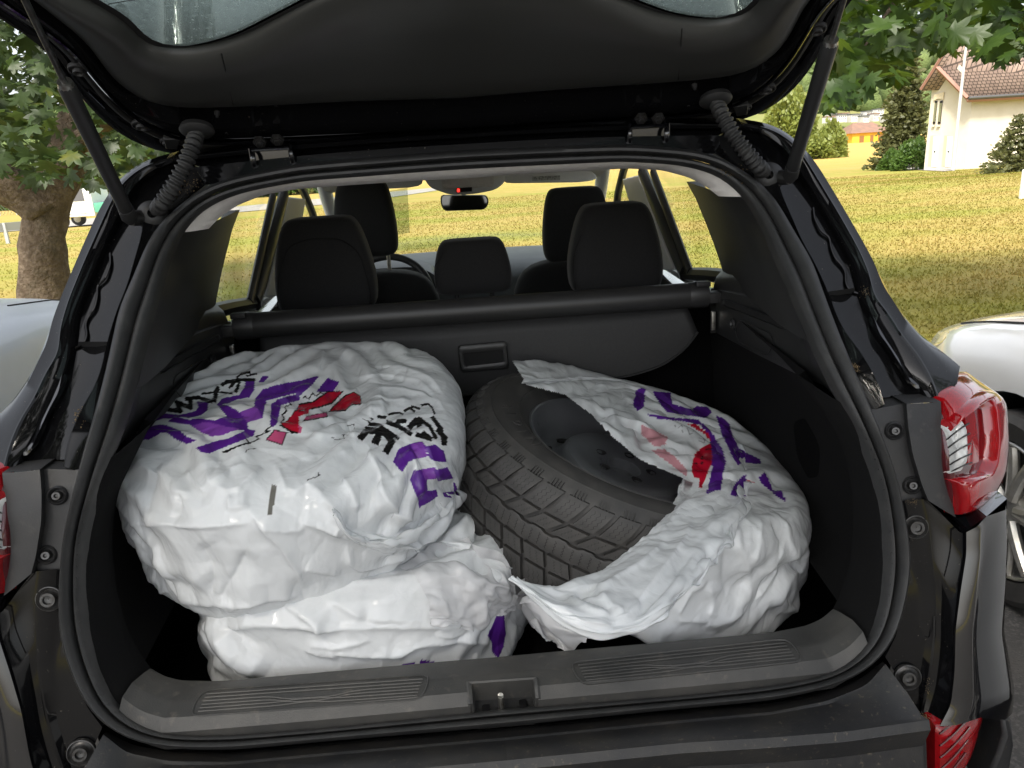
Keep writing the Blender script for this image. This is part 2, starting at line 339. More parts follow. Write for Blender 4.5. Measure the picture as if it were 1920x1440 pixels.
def band(outer, inner, off, thick, n=72):        # C-shaped or ring piece between two (s,t) polylines
    q = MB(); O = resamp(np.array(outer), n); I = resamp(np.array(inner), n); rws = []
    for k, o in ((0, off-thick), (.04, off-.002), (.12, off), (.5, off+.003), (.88, off), (.96, off-.002), (1, off-thick)):
        rws.append([surf_lamp(*(O[i]*(1-k)+I[i]*k), o) for i in range(n)])
    q.grid(rws)
    for e in (0, n-1): q.add([r[e] for r in rws], [tuple(range(len(rws)))])
    return q
COUT = [(0, .0), (.35, 0.), (.7, .0), (1, .02), (1, .25), (1, .5), (1, .75), (1, 1), (.6, 1), (.25, 1), (0, 1)]
CIN = [(0, .27), (.3, .27), (.62, .25), (.78, .25), (.82, .33), (.83, .5), (.80, .66), (.72, .73), (.5, .74), (.25, .74), (0, .70)]
CB = band(COUT, CIN, .004, .022)
RIB1 = band([(0, .20), (.4, .19), (.78, .17), (.9, .2)], [(0, .285), (.4, .28), (.70, .265), (.80, .27)], .010, .01, 40)
REV = MB(); rv = np.array([(.02, .30), (.36, .31), (.44, .40), (.42, .62), (.30, .68), (.02, .66)]); rp = resamp(rv, 40, True); rc = rp.mean(0)
REV.grid([[surf_lamp(*p, -.018) for p in rp], [surf_lamp(*p, -.004) for p in rp*.96+rc*.04], [surf_lamp(*p, -.001) for p in rp*.7+rc*.3], [surf_lamp(*p, 0) for p in rp*.02+rc*.98]], cu=True)
SLATS = [MB().tube([surf_lamp(s, t, .001) for s in np.linspace(.02, .42, 8)], .0012, 5) for t in (.36, .43, .50, .57, .63)]
INR = MB(); rv = np.array([(.44, .31), (.60, .30), (.62, .66), (.44, .67)]); rp = resamp(rv, 24, True); rc = rp.mean(0)
INR.grid([[surf_lamp(*p, -.018) for p in rp], [surf_lamp(*p, -.006) for p in rp*.95+rc*.05], [surf_lamp(*p, -.006) for p in rp*.02+rc*.98]], cu=True)
for sgn in (1, -1):
    f_ = (lambda m_: m_) if sgn > 0 else (lambda m_: m_.mirrored())
    o = f_(BASE).build('tail_lamp', M['red_dark'], SUV, 40)
    f_(CB).build('red_lens', M['red_lens'], o, 75); f_(RIB1).build('light_guide', M['red_lens'], o, 75)
    f_(REV).build('reversing_light', M['clear_lens'], o, 40); f_(INR).build('inner_reflector', M['red_lens'], o, 40)
    for q in SLATS: f_(q).build('lens_rib', M['bolt'], o)

# ---- lower painted corner and bumper corner
fa = curve(POs([(1690,940),(1703,1010),(1708,1067),(1697,1127),(1680,1193),(1660,1232)], .008), 36, 1)
fa2 = curve(POs([(1697,938),(1712,1000),(1728,1100),(1735,1200),(1722,1290),(1724,1335)], .004), 36, 1)
fb = curve(POs([(1733,936),(1745,1010),(1755,1110),(1755,1190),(1746,1260),(1731,1340)], -.004), 36, 1)
fb2 = fb+np.array([.003, .006, 0])
fc = curve(POs([(1806,1000),(1806,1040),(1795,1110),(1787,1180),(1785,1260),(1778,1320),(1757,1364)], -.02), 36, 1)
fc2 = curve(POs([(1812,998),(1812,1040),(1801,1110),(1792,1180),(1790,1260),(1783,1322),(1762,1362)], -.030), 36, 1)
fd = curve(POs([(1850,968),(1850,1040),(1846,1120),(1838,1190),(1842,1260),(1850,1310),(1838,1346)], -.035), 36, 1)
fe = curve(POs([(1888,935),(1890,1010),(1886,1110),(1882,1185),(1893,1240),(1903,1295),(1898,1338)], .02), 36, 1)
ff = fe+np.array([.03, .30, 0]); ff[:, 0] += .01
LOW = MB().grid([fa+np.array([0, .02, 0]), fa, fa*.5+fa2*.5, fa2, fb-np.array([.004, 0, 0]), fb, fb2, fb2*.5+fc*.5+np.array([0, .008, 0]), fc+np.array([-.003, .006, 0]), fc])
BC = MB().grid([fc+np.array([0, .012, 0]), fc, fc2, fc2*.6+fd*.4+np.array([0, -.004, 0]), fd, fd*.5+fe*.5+np.array([.006, -.010, 0]), fe, ff])
t0 = np.array([r[0] for r in (fb, fc, fd, fe, ff)]); t1 = t0.copy(); t1[:, 1] += .12; t1[:, 2] += .01; BC.grid([t0, t1])
b0 = np.array([r[-1] for r in (fc2, fd, fe, ff)]); lip = [b0, b0+np.array([0, .012, -.012]), b0+np.array([0, .05, -.02])]; BC.grid(lip)
for sgn in (1, -1):
    f_ = (lambda m_: m_) if sgn > 0 else (lambda m_: m_.mirrored())
    o = f_(LOW).build('rear_flange', M['paint'], SUV, 35)
    for (u, v, r) in ((1715,987,.0165), (1700,1268,.018)):
        p = PO(u, v, .004)*(1 if sgn > 0 else MIR); nr = np.array([-.15*sgn, -1, .25]); nr /= np.linalg.norm(nr)
        MB().lathe([(.0005, .006), (.006, .0065), (.0065, .011), (.010, .011), (.0115, .006), (.013, .004), (r*.9, .0025), (r*1.02, .006), (r*1.08, .0058), (r*1.12, .001)], p, nr, 24).build('bump_stop', M['bolt'], o)
    f_(BC).build('bumper_corner', M['paint_clean'], SUV, 35)

# ---- bumper: step under the seal, dusty edge, dark lower panels
r1 = POs([(937,1368),(1280,1334),(1447,1319),(1547,1299),(1613,1273),(1658,1240),(1690,1290),(1730,1345)], .0)
def brow(pl, off, n=60): return curve(POs(pl, off), n, 1)
b1 = brow([(937,1366),(1280,1332),(1447,1318),(1547,1298),(1613,1273),(1655,1240)], .03)
b2 = brow([(937,1384),(1280,1350),(1447,1335),(1553,1314),(1625,1285),(1660,1245)], -.012)
b2b = brow([(937,1389),(1280,1355),(1447,1340),(1556,1320),(1630,1290),(1664,1250)], -.016)
b3 = brow([(937,1418),(1280,1384),(1447,1374),(1580,1364),(1680,1350),(1728,1342)], -.07)
b3b = brow([(937,1427),(1280,1393),(1447,1383),(1585,1372),(1690,1357),(1742,1350)], -.078)
def low(dz, dy, dx=0, inset=1.0):
    q = b3b.copy(); q[:, 2] += dz; q[:, 1] += dy; q[:, 0] *= inset; q[:, 0] += dx*np.linspace(0, 1, len(q))**2; return q
rows = [b1, b2, b2b, b2b*.55+b3*.45+np.array([0, 0, .002]), b3, b3b, low(-.012, -.006), low(-.05, .006), low(-.12, -.01), low(-.2, -.02), low(-.32, .05)]
def both(rw): return [np.vstack([(r[1:]*MIR)[::-1], np.r_[[[0, r[0, 1], r[0, 2]]], r[1:]]]) for r in rw]
bump = MB().grid(both(rows)).build('rear_bumper', M['bumper'], SUV, 30)
# raised frames of the lower grille panels
for sgn in (1, -1):
    q = MB()
    a = np.array([PY(1285, 1400, -.10), PY(1590, 1380, -.10), PY(1625, 1395, -.10), PY(1590, 1450, -.105), PY(1560, 1500, -.11), PY(1290, 1500, -.11)])
    q.prism(a, (0, .02, 0)); (q if sgn > 0 else q.mirrored()).build('bumper_inset', M['plastic'], bump, bev=.004)
    q = MB(); a = np.array([PY(1632, 1388, -.095), PY(1738, 1372, -.095), PY(1742, 1470, -.10), PY(1605, 1470, -.105)])
    q.prism(a, (0, .02, 0)); (q if sgn > 0 else q.mirrored()).build('bumper_wing', M['bumper'], bump, bev=.004)
    # round cap
    p = PO(1650, 1317, -.021); q = MB().lathe([(0, .002), (.012, .002), (.0175, .0015), (.0185, -.0005), (.0195, .0015), (.0205, -.002)], p, (0, -.5, .86), 28); (q if sgn > 0 else q.mirrored()).build('blank_cap', M['bumper'], bump)
    # red fog lamp low in the corner
    fl = [(1757,1366),(1800,1358),(1850,1346),(1874,1342),(1880,1380),(1868,1420),(1845,1460),(1800,1490),(1757,1490)]
    P = curve(POs(fl, -.035), 48, 1, True); P[:, 1] += np.interp(P[:, 0], [.62, .72], [0, .05]); c = P.mean(0); q = MB()
    q.grid([P+np.array([0, .03, 0]), P, P*.94+c*.06+np.array([.002, -.006, 0]), P*.6+c*.4+np.array([.003, -.011, 0]), P*.02+c*.98+np.array([.003, -.013, 0])], cu=True)
    fo = (q if sgn > 0 else q.mirrored()).build('fog_lamp', M['red_lens'], SUV, 40)
    for k in range(5):
        q = MB(); t = np.linspace(0, 1, 14); pts = []
        for tt in t:
            u = 1765+tt*(95-k*6); v = 1380+k*22-(tt**1.5)*26; p = PO(u, v, -.048); p[1] += np.interp(p[0], [.62, .72], [0, .05]); pts.append(p)
        q.tube(pts, .0016, 5); (q if sgn > 0 else q.mirrored()).build('lens_rib', M['red_dark'], fo)
    # grey surround right of it
    sr = [(1876,1342),(1898,1345),(1903,1400),(1890,1470),(1850,1500),(1850,1462),(1870,1420),(1882,1380)]
    P = POs(sr, -.0); q = MB().prism(P, (0.01, .08, 0)); (q if sgn > 0 else q.mirrored()).build('lamp_surround', M['bumper'], SUV, bev=.006)

def inside4(p, P):
    s = [np.cross(P[(k+1) % 4]-P[k], p-P[k]) for k in range(4)]; return all(x > 0 for x in s) or all(x < 0 for x in s)
# ---- sill plate with recessed treads and the lock striker
s0 = si_*1.0
SP_I = [(933,1232),(1050,1221),(1280,1201),(1447,1186),(1513,1173),(1545,1158),(1563,1142)]
SP_O = [(937,1332),(1280,1304),(1447,1286),(1547,1268),(1597,1241),(1613,1225),(1627,1207)]
so3 = curve(POs(SP_O, .012), 60, 1); so3[:, 2] = np.maximum(so3[:, 2], .735)
si3 = curve([PZ(u, v, .752) for u, v in SP_I[:4]]+[PZ(1513,1173,.756), PZ(1545,1158,.765), PZ(1563,1142,.775)], 60, 1)
rows = [so3+np.array([0, .0, -.03]), so3, so3*.85+si3*.15+np.array([0, 0, .012]), so3*.55+si3*.45+np.array([0, 0, .014]), so3*.2+si3*.8+np.array([0, 0, .006]), si3, si3+np.array([0, .006, -.006]), si3+np.array([0, .008, -.08])]
def sillz(x, y):                                  # height of the plate at (x,y): nearest grid point
    return SILLB.ray_cast(Vector((x, y, 1.2)), Vector((0, 0, -1)))[0]
rr_ = []
for r0, r1_ in zip(rows[:-1], rows[1:]):
    k_ = max(1, int(np.linalg.norm(r0[0]-r1_[0])/.004)); rr_ += [resamp(r0*(1-t)+r1_*t, 150) for t in np.arange(k_)/k_]
rows = rr_+[resamp(rows[-1], 150)]
full = both(rows)
# cut the striker pocket out of the plate
q = MB().grid(full)
pk = [PZ(888, 1290, .76)[0], PZ(1001, 1282, .76)[0]]
cx0, cx1 = -.0385, .0385
bm_f = []
V = np.array(q.v)
for fc_ in q.f:
    c = V[list(fc_)].mean(0)
    bm_f.append(fc_)
q.f = bm_f
SILLB = BVHTree.FromPolygons([Vector(p) for p in q.v], q.f)
sill = q.build('sill_plate', M['plastic_sill'], SUV, 30)
# treads: recessed field frame plus raised ridges
def on_sill(u, v, off=.0015):
    d = ray(u, v); h = SILLB.ray_cast(Vector(CAM), Vector(d).normalized())
    p = np.array(h[0]); return p+np.array(h[1])*off*(1 if h[1].z > 0 else -1)
TR = [(1068,1243),(1480,1198),(1508,1240),(1090,1284)]
for sgn in (1, -1):
    g = (lambda p: p) if sgn > 0 else (lambda p: p*MIR)
    cr = np.array(TR, float)
    loop = resamp(cr, 80, True); 
    tr = MB().tube(np.array([g(on_sill(*p, .0005)) for p in smooth(loop, 2, True)]), .0016, 5, closed=True).build('tread_edge', M['plastic_sill'], sill)
    def bil(s, t): a, b, c, d = cr; return (a*(1-s)+b*s)*(1-t)+(d*(1-s)+c*s)*t
    for k in range(6):
        t = .16+.135*k; q = MB(); pl = []
        for s in np.linspace(.03, .97, 40):
            off = .26*(1/(1+np.exp(-(s-.30-.03*k)*40)))-.26*(1/(1+np.exp(-(s-.68+.02*k)*40))) if k > 1 else 0
            tt = min(.93, t+off*.7 if k < 4 else max(.5, t-off*.3)); pl.append(g(on_sill(*bil(s, tt), .0008)))
        q.tube(pl, .0011, 4).build('tread_ridge', M['plastic_sill'], sill)
# striker pocket: a real well cut into the plate, with a steel loop
PKQ = np.array([(884, 1283), (1001, 1275), (1006, 1329), (888, 1339)], float)
fr = [on_sill(*p, .0) for p in PKQ]; fm = np.mean(fr, 0)
lp4 = resamp(PKQ, 48, True); lo4 = resamp(PKQ.mean(0)+(PKQ-PKQ.mean(0))*1.16, 48, True); fi = np.array([on_sill(*p, .0015) for p in lp4]); fo_ = np.array([on_sill(*p, .0012) for p in lo4]); fj = np.array([on_sill(*p, .0032) for p in lo4*.6+lp4*.4])
me = sill.data; bmq = bmesh.new(); bmq.from_mesh(me)
bmesh.ops.delete(bmq, geom=[f for f in bmq.faces if inside4(proj(np.array(f.calc_center_median())), PKQ.mean(0)+(PKQ-PKQ.mean(0))*1.06) and f.calc_center_median().z > .70], context='FACES'); bmq.to_mesh(me); bmq.free()
lk = MB().grid([fo_, fj, fi, fi*.97+fm*.03+np.array([0, .001, -.006]), fi*.94+fm*.06+np.array([0, .004, -.034])], cu=True).build('striker_pocket', M['plastic_sill'], SUV, 30)
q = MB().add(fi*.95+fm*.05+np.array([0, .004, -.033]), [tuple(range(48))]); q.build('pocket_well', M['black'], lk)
q = MB(); pc = on_sill(940, 1330, .002); pt = on_sill(938, 1292, .002)
q.tube(smooth(np.array([pc+[0, .004, -.030], pc+[0, .004, -.004], pc+[0, .010, .003], pt+[0, -.012, .003], pt+[0, -.006, -.004], pt+[0, -.006, -.030]]), 1), .004, 10).build('striker', M['steel'], lk)
for sx in (-.028, .028):
    q = MB(); q.box(fm+np.array([sx, .002, -.022]), (.012, .03, .008), r=.002); q.build('pocket_rib', M['paint'], lk)

# dust and crumbs caught in corners
crumb = mat('dry_dirt', (.30, .21, .11), .95, noise_=(300, (.17, .12, .06), .4, .6)); rgd = np.random.default_rng(2)
def dirt(pts, n, spread, off, sz=(.0006, .0022)):
    q = MB(); pts = np.array(pts, float)
    for _ in range(n):
        k = rgd.integers(len(pts)); j = (k+1) % len(pts) if len(pts) > 1 else k; t = rgd.random(); u, v = pts[k]*(1-t)+pts[j]*t+rgd.normal(0, spread, 2); p = PO(u, v, off); s = rgd.uniform(*sz)
        R3 = rgd.normal(0, 1, (4, 3)); R3 /= np.linalg.norm(R3, axis=1)[:, None]; q.add(p+R3*s, [(0, 1, 2), (0, 2, 3), (0, 3, 1), (1, 3, 2)])
    stuff(q.build('dirt', crumb, SUV, 0))
dirt([(1604, 684), (1606, 692)], 90, 5, .008); dirt([(148, 790), (150, 770)], 110, 6, .006); dirt([(1722, 1342), (1736, 1344), (1742, 1352), (1732, 1362)], 240, 4, -.012, (.0005, .0017)); dirt([(1625, 548), (1618, 545)], 60, 4, .006, (.0004, .0012)); dirt([(1738, 1300), (1742, 1270)], 60, 3, -.004, (.0004, .001)); dirt([(1700, 942), (1722, 940)], 60, 3, -.002, (.0004, .0012)); dirt([(1355, 318), (1375, 312), (1400, 330)], 110, 7, -.004, (.0005, .002)); dirt([(330, 360), (370, 340)], 110, 8, -.004, (.0005, .002))

# ================================================================== TAILGATE (open, seen from below)
LA = radians(25); LH = np.array([0, .52, 1.572]); LD = np.array([0, -cos(LA), sin(LA)]); LN = np.array([0, -sin(LA), -cos(LA)])   # along the lid, into the car
def lid_xs(u, v, off=0.0):
    p = PP(u, v, LH+LN*off, LN); return np.array([p[0], np.dot(p-LH, LD)])
def lidP(xs, off=0.0): xs = np.asarray(xs, float); return LH+np.outer(xs[:, 0], [1, 0, 0])+np.outer(xs[:, 1], LD)+LN*off
TG = SUV
def lrow(px, tail, n=90, it=3, off=0.0):
    P = [lid_xs(u, v, off) for u, v in px]; P[0][0] = 0
    return curve(np.vstack([P, tail]), n, it)
S_ = lrow([(850,262),(1040,252),(1220,240),(1340,238),(1407,224),(1430,213),(1463,193),(1493,167),(1520,133),(1540,100),(1560,62),(1593,0)], [(.655, .50), (.68, .62), (.69, .75), (.66, .90), (.55, .99), (.3, 1.02), (0, 1.03)])
S1 = lrow([(852,256),(1040,246),(1220,234),(1330,231),(1392,216),(1417,204),(1447,184),(1476,157),(1502,123),(1520,92),(1538,56),(1570,0)], [(.63, .50), (.655, .62), (.665, .75), (.635, .885), (.53, .97), (.3, .995), (0, 1.0)])
S2 = lrow([(855,240),(1040,228),(1220,216),(1320,208),(1370,196),(1410,172),(1440,150),(1470,118),(1492,85),(1513,50),(1540,0)], [(.60, .50), (.625, .62), (.635, .75), (.605, .87), (.51, .95), (.3, .975), (0, .98)])
S3 = lrow([(856,214),(1040,200),(1220,186),(1310,178),(1365,168),(1405,150),(1432,132),(1460,105),(1483,72),(1503,36),(1522,0)], [(.575, .50), (.60, .62), (.61, .75), (.58, .86), (.49, .935), (.3, .96), (0, .965)])
S4 = lrow([(858,184),(1040,168),(1220,155),(1313,148),(1390,138),(1430,121),(1467,87),(1493,43),(1510,0)], [(.555, .50), (.58, .62), (.59, .75), (.56, .85), (.475, .925), (.3, .95), (0, .955)])
rows = [(S_, -.05), (S_, -.006), (S_*.9+S1*.1, 0), (S1, .0), (S1*.6+S2*.4, -.012), (S2, -.010), (S2*.7+S3*.3, .012), (S2*.35+S3*.65, .016), (S3, .010), (S3*.5+S4*.5, -.004), (S4, -.004)]
def lid_loop(xs, off): return full_loop(lidP(xs, off))
mb = MB().grid([lid_loop(x, o) for x, o in rows], cu=True)
mb.grid([lid_loop(x, o) for x, o in ((S_, -.05), (S_*np.array([.9, .96]), -.075))], cu=True)
gate = mb.build('tailgate', M['paint'], SUV, 50)
# outer seal line and weather strip along the rim
q = MB().tube(lid_loop(S1*.5+S2*.5, .0), .006, 8, closed=True); q.build('rim_seal', M['rubber'], gate)
q = MB().tube(lid_loop(S2*.85+S3*.15, .013), .003, 6, closed=True); q.build('rim_bead', M['paint_clean'], gate)
# window opening inside the trim
WIN = lrow([(870,-36),(1000,-20),(1100,8),(1180,38),(1240,60),(1300,71),(1350,72),(1398,63),(1426,42),(1440,12)], [(.515, .44), (.54, .52), (.55, .62), (.53, .72), (.45, .765), (.25, .785), (0, .79)], 90, 2, .02)
def tr(a, b, t): return a*(1-t)+b*t
tr_rows = [(S4*.998+WIN*.002, -.004), (tr(S4, WIN, .02), .004), (tr(S4, WIN, .06), .008), (tr(S4, WIN, .25), .012), (tr(S4, WIN, .5), .016), (tr(S4, WIN, .66), .0185), (tr(S4, WIN, .78), .0175), (tr(S4, WIN, .90), .010), (tr(S4, WIN, .97), .000), (WIN, -.006), (WIN, -.012)]
mb = MB().grid([lid_loop(x, o) for x, o in tr_rows], cu=True)
trim = mb.build('gate_trim', M['lid_trim'], gate, 60)
# panel joints
for sgn in (1, -1):
    P = []
    for t in np.linspace(.01, .74, 24):
        o = np.interp(t, [0, .02, .06, .25, .5, .72], [-.004, .004, .008, .012, .016, .020])
        a = lid_xs(1270, 150); b = lid_xs(1276, 30); x = tr(np.array([a]), np.array([b]), t/.74); P.append(lidP(x, o+.0004)[0])
    P = np.array(P)*(1 if sgn > 0 else MIR); MB().tube(P, .0012, 4).build('panel_joint', M['black'], trim)
# glass with black dotted rim and heating wires
gl = MB(); wl = lid_loop(WIN*1.03, -.010); c = wl.mean(0); gl.grid([wl, wl*.6+c*.4, wl*.02+c*.98], cu=True)
g = gl.build('rear_window', M['glass_lid'], gate, 0, thick=.004)
MB().grid([lid_loop(WIN*1.02, -.0078), lid_loop(WIN*.978+np.array([0, .013]), -.0078)], cu=True).build('window_border', M['black'], g)
for k in range(9):
    s = .385+.042*k; hw = np.interp(s, [.37, .45, .6, .75], [.44, .53, .54, .44])
    x = np.linspace(-hw, hw, 30); P = lidP(np.stack([x, s-.05*(x/.5)**2+.02], 1), -.0065); MB().tube(P, .0006, 4).build('heating_wire', M['bolt'], g)
# outer skin of the gate
sk_ = lid_loop(S_, -.05); sk2 = lid_loop(S_*np.array([.93, .98])+np.array([0, .01]), -.085); sk3 = lid_loop(WIN*1.03, -.09)
MB().grid([sk_, sk2, sk3, lid_loop(WIN*1.03, -.012)], cu=True).build('gate_skin', M['paint_clean'], gate, 50)
# bolts, plugs
for sgn in (1, -1):
    mm = 1 if sgn > 0 else MIR
    for (u, v, r) in ((1531,54,.013), (1437,166,.014), (1400,200,.008), (1302,160,.004), (1290,192,.004)):
        p = lidP([lid_xs(u, v, .006)], .006)[0]*mm
        MB().lathe([(0, .004), (r*.3, .004), (r*.42, .008), (r*.62, .008), (r*.7, .002), (r*.95, .001), (r, .004), (r*1.15, .0035), (r*1.2, -.002)], p, LN, 20).build('gate_plug', M['plastic'], gate)
    # rubber corner pad and slotted drain marks
    P = np.array([lid_xs(u, v, .004) for u, v in ((1372,190),(1402,186),(1400,204),(1380,208))]); MB().prism(lidP(P, .004)*mm, LN*.012).build('stop_pad', M['rubber'], gate, bev=.002)
    for a, b in (((1566,36),(1545,78)), ((1520,96),(1496,128)), ((1478,150),(1440,180))):
        xs = np.array([lid_xs(*a, .002), lid_xs(*b, .002)]); MB().tube(lidP(resamp(xs, 6), .002)*mm, .0022, 5).build('rim_rib', M['paint'], gate)

# ---- hinges
for sgn in (1, -1):
    mm = 1 if sgn > 0 else MIR
    q = MB(); p0 = PY(1216, 268, .49); p1 = PY(1216, 236, .50); h = thing_ = None
    w_ = .036
    a = [PY(1180, 268, .485), PY(1252, 264, .485), PY(1250, 232, .49), PY(1182, 236, .49)]
    hg = MB()
    for u in (1181, 1250):
        hg.tube(smooth(resamp(np.array([PY(u, 270, .49), PY(u, 262, .472), PY(u, 246, .470), PY(u, 234, .485), PY(u, 226, .52)]), 14), 1), .0045, 6, flat=.7)
    hg.tube(np.array([PY(1183, 239, .474), PY(1250, 235, .474)]), .0035, 6)
    hg.box((PY(1216, 250, .50)), (.078, .004, .03)); hg.v = [tuple(np.array(p)*mm) for p in hg.v]
    ho = hg.build('gate_hinge', M['paint_clean'], SUV)
    for u in (1202, 1234):
        p = PY(u, 222, .488)*mm; MB().lathe([(0, .010), (.005, .010), (.006, .006), (.0085, .006), (.009, .003), (.012, .003), (.0125, -.002)], p, (0, -.75, -.65), 6).build('hinge_bolt', M['bolt'], ho)

# ---- gas struts
def strut(sgn):
    if sgn > 0: lo, mid, hi = PO(1483, 331, -.018), None, None
    lo = PO(1481, 333, -.020); mid = PY(1558, 78, .20); top = lo+(mid-lo)*1.75
    if sgn < 0: lo, top, mid = lo*MIR, top*MIR, mid*MIR
    d = (top-lo)/np.linalg.norm(top-lo); L = np.linalg.norm(top-lo)
    t = np.linspace(0, 1, 12)
    o = MB().tube([lo+d*.022, lo+d*.03, lo+d*.05, mid-d*.03, mid-d*.006, mid], [.0095, .0118, .0112, .0122, .0122, .010], 18).build('gas_strut', M['plastic_soft'], SUV)
    MB().tube([mid-d*.01, top-d*.01], .0045, 12).build('piston_rod', M['bolt'], o)
    MB().tube([mid-d*.004, mid+d*.004], [.0112, .0100], 14).build('strut_collar', M['steel'], o)
    MB().tube([lo-d*.006, lo+d*.006, lo+d*.026], [.009, .0135, .0125], 12).build('ball_socket', M['rubber'], o)
    MB().tube([lo, lo+np.array([-.02*sgn, .045, 0])], [.012, .016], 12).build('strut_bracket', M['bolt'], o)
strut(1); strut(-1)

# ---- ribbed cable tubes between roof and tailgate
for sgn in (1, -1):
    mm = 1 if sgn > 0 else MIR
    P = [PO(1436, 327, .02), PO(1424, 314, -.03), PO(1398, 284, -.055), PO(1372, 248, -.07), PO(1352, 212, -.075), PO(1342, 190, -.07)]
    P = smooth(resamp(np.array(P), 130), 8); rr = .0122+.0024*np.sin(np.arange(130)*.98); rr[:14] = .0125; rr[-4:] = .011
    o = MB().tube(P*mm, rr, 16).build('cable_tube', M['rubber'], SUV, 0)
    c = PO(1441, 331, .004)*mm; MB().lathe([(.008, .011), (.015, .010), (.021, .004), (.026, .001), (.027, -.01)], c, (-.3*sgn, -.9, .35), 24).build('tube_grommet', M['rubber'], o)
    c = P[-1]*mm; MB().lathe([(.008, .008), (.016, .006), (.026, .002), (.029, -.002), (.026, -.01)], c, LN, 26).build('tube_flange', M['rubber'], o)

# ================================================================== INTERIOR
# pale headliner edge inside the seal
HI = [(880,312),(973,308),(1173,299),(1280,306),(1340,321),(1373,342),(1399,369)]
HJ = [(880,334),(973,327),(1173,316),(1240,319),(1290,332),(1325,350),(1347,368)]
h1 = curve(POs(HI, .03), 50, 1); h2 = curve(POs(HJ, .09), 50, 1); h3 = h2+np.array([0, .06, .02])
mb = MB().grid(both([h1+np.array([0, -.005, .01]), h1, h1*.5+h2*.5+np.array([0, -.008, 0]), h2, h3])); mb.build('headliner_edge', M['headliner'], SUV, 50)
mb = MB(); ys = np.linspace(.66, 2.55, 12); xs = np.linspace(-.60, .60, 17)
mb.grid([[(x, y, 1.475+.035*np.sin((y-.6)/2*pi)-.05*abs(x/.6)**4-(.06*max(0, y-2.2)/.35)) for x in xs] for y in ys]); mb.build('headliner', M['headliner'], SUV, thick=.01)
# side trims
WR = [(1300,340),(1318,372),(1336,415),(1352,455),(1366,495),(1372,515)]       # rear edge of the side window, inside
LOWE = [(1343,624),(1420,665),(1497,703),(1545,723),(1572,742)]
def side_trim():
    a = curve(POs([(1580,757),(1563,730),(1527,653),(1497,580),(1477,530),(1453,480),(1433,427),(1413,393),(1397,369)], .024), 40, 1)
    b = curve([PX(u, v, .655) for u, v in ((1372,515),(1366,495),(1352,455),(1336,415),(1318,372),(1300,340))], 40, 1)
    up = MB()
    a2 = a[10:]; a2 = resamp(a2, 40)
    m1 = a2*.86+b*.14+np.array([.0, .05, 0]); m2 = a2*.45+b*.55+np.array([-.02, 0, 0])
    up.grid([a2+np.array([.02, -.01, 0]), a2, a2*.96+b*.04+np.array([-.008, .02, 0]), m1+np.array([-.012, 0, 0]), m2, b+np.array([-.02, 0, 0]), b, b+np.array([.03, .02, 0])])
    # lower block with pocket
    lo = MB()
    f0, f1 = PY(1343, 540, .88), PY(1343, 624, .88); f0[0] = f1[0] = .585
    low = np.array([PX(u, v, x) for (u, v), x in zip(LOWE, (.585, .578, .572, .567, .562))])
    hi = np.array([f0, PX(1400, 556, .585), PX(1468, 590, .580), PX(1505, 610, .572), a[18]])
    low[-1] = a[0]+np.array([0, .01, 0])
    lr = resamp(low, 30); hr = resamp(hi, 30)
    lo.grid([lr+np.array([.03, 0, -.01]), lr, lr*.75+hr*.25+np.array([-.008, 0, 0]), lr*.3+hr*.7+np.array([-.008, 0, 0]), hr, hr+np.array([.012, 0, .006]), hr+np.array([.10, 0, .012])])
    lo.add([f1+np.array([.04, 0, 0]), f1, f0, f0+np.array([.10, 0, .01])], [(0, 1, 2, 3)])
    # ledge
    led = MB(); l0 = PX(1338, 538, .585); l1 = PX(1420, 508, .655)
    return up, lo, a
up, lo, a_seal = side_trim()
LEDGE = MB(); 
e0 = np.array([PX(1338, 536, .585), PX(1372, 528, .592), PX(1412, 540, .592), PX(1440, 560, .585)]); e1 = np.array([(.66, 1.0, 1.19), (.665, .90, 1.195), (.665, .75, 1.20), (.64, .55, 1.205)])
LEDGE.grid([resamp(e0, 14)+np.array([0, 0, -.03]), resamp(e0, 14), resamp(e0, 14)*.8+resamp(e1, 14)*.2+np.array([0, 0, .012]), resamp(e1, 14)])
POCK = MB()
pp = [(1352,560),(1400,577),(1472,604),(1476,612),(1474,618),(1460,617),(1455,612),(1400,590),(1352,572)]
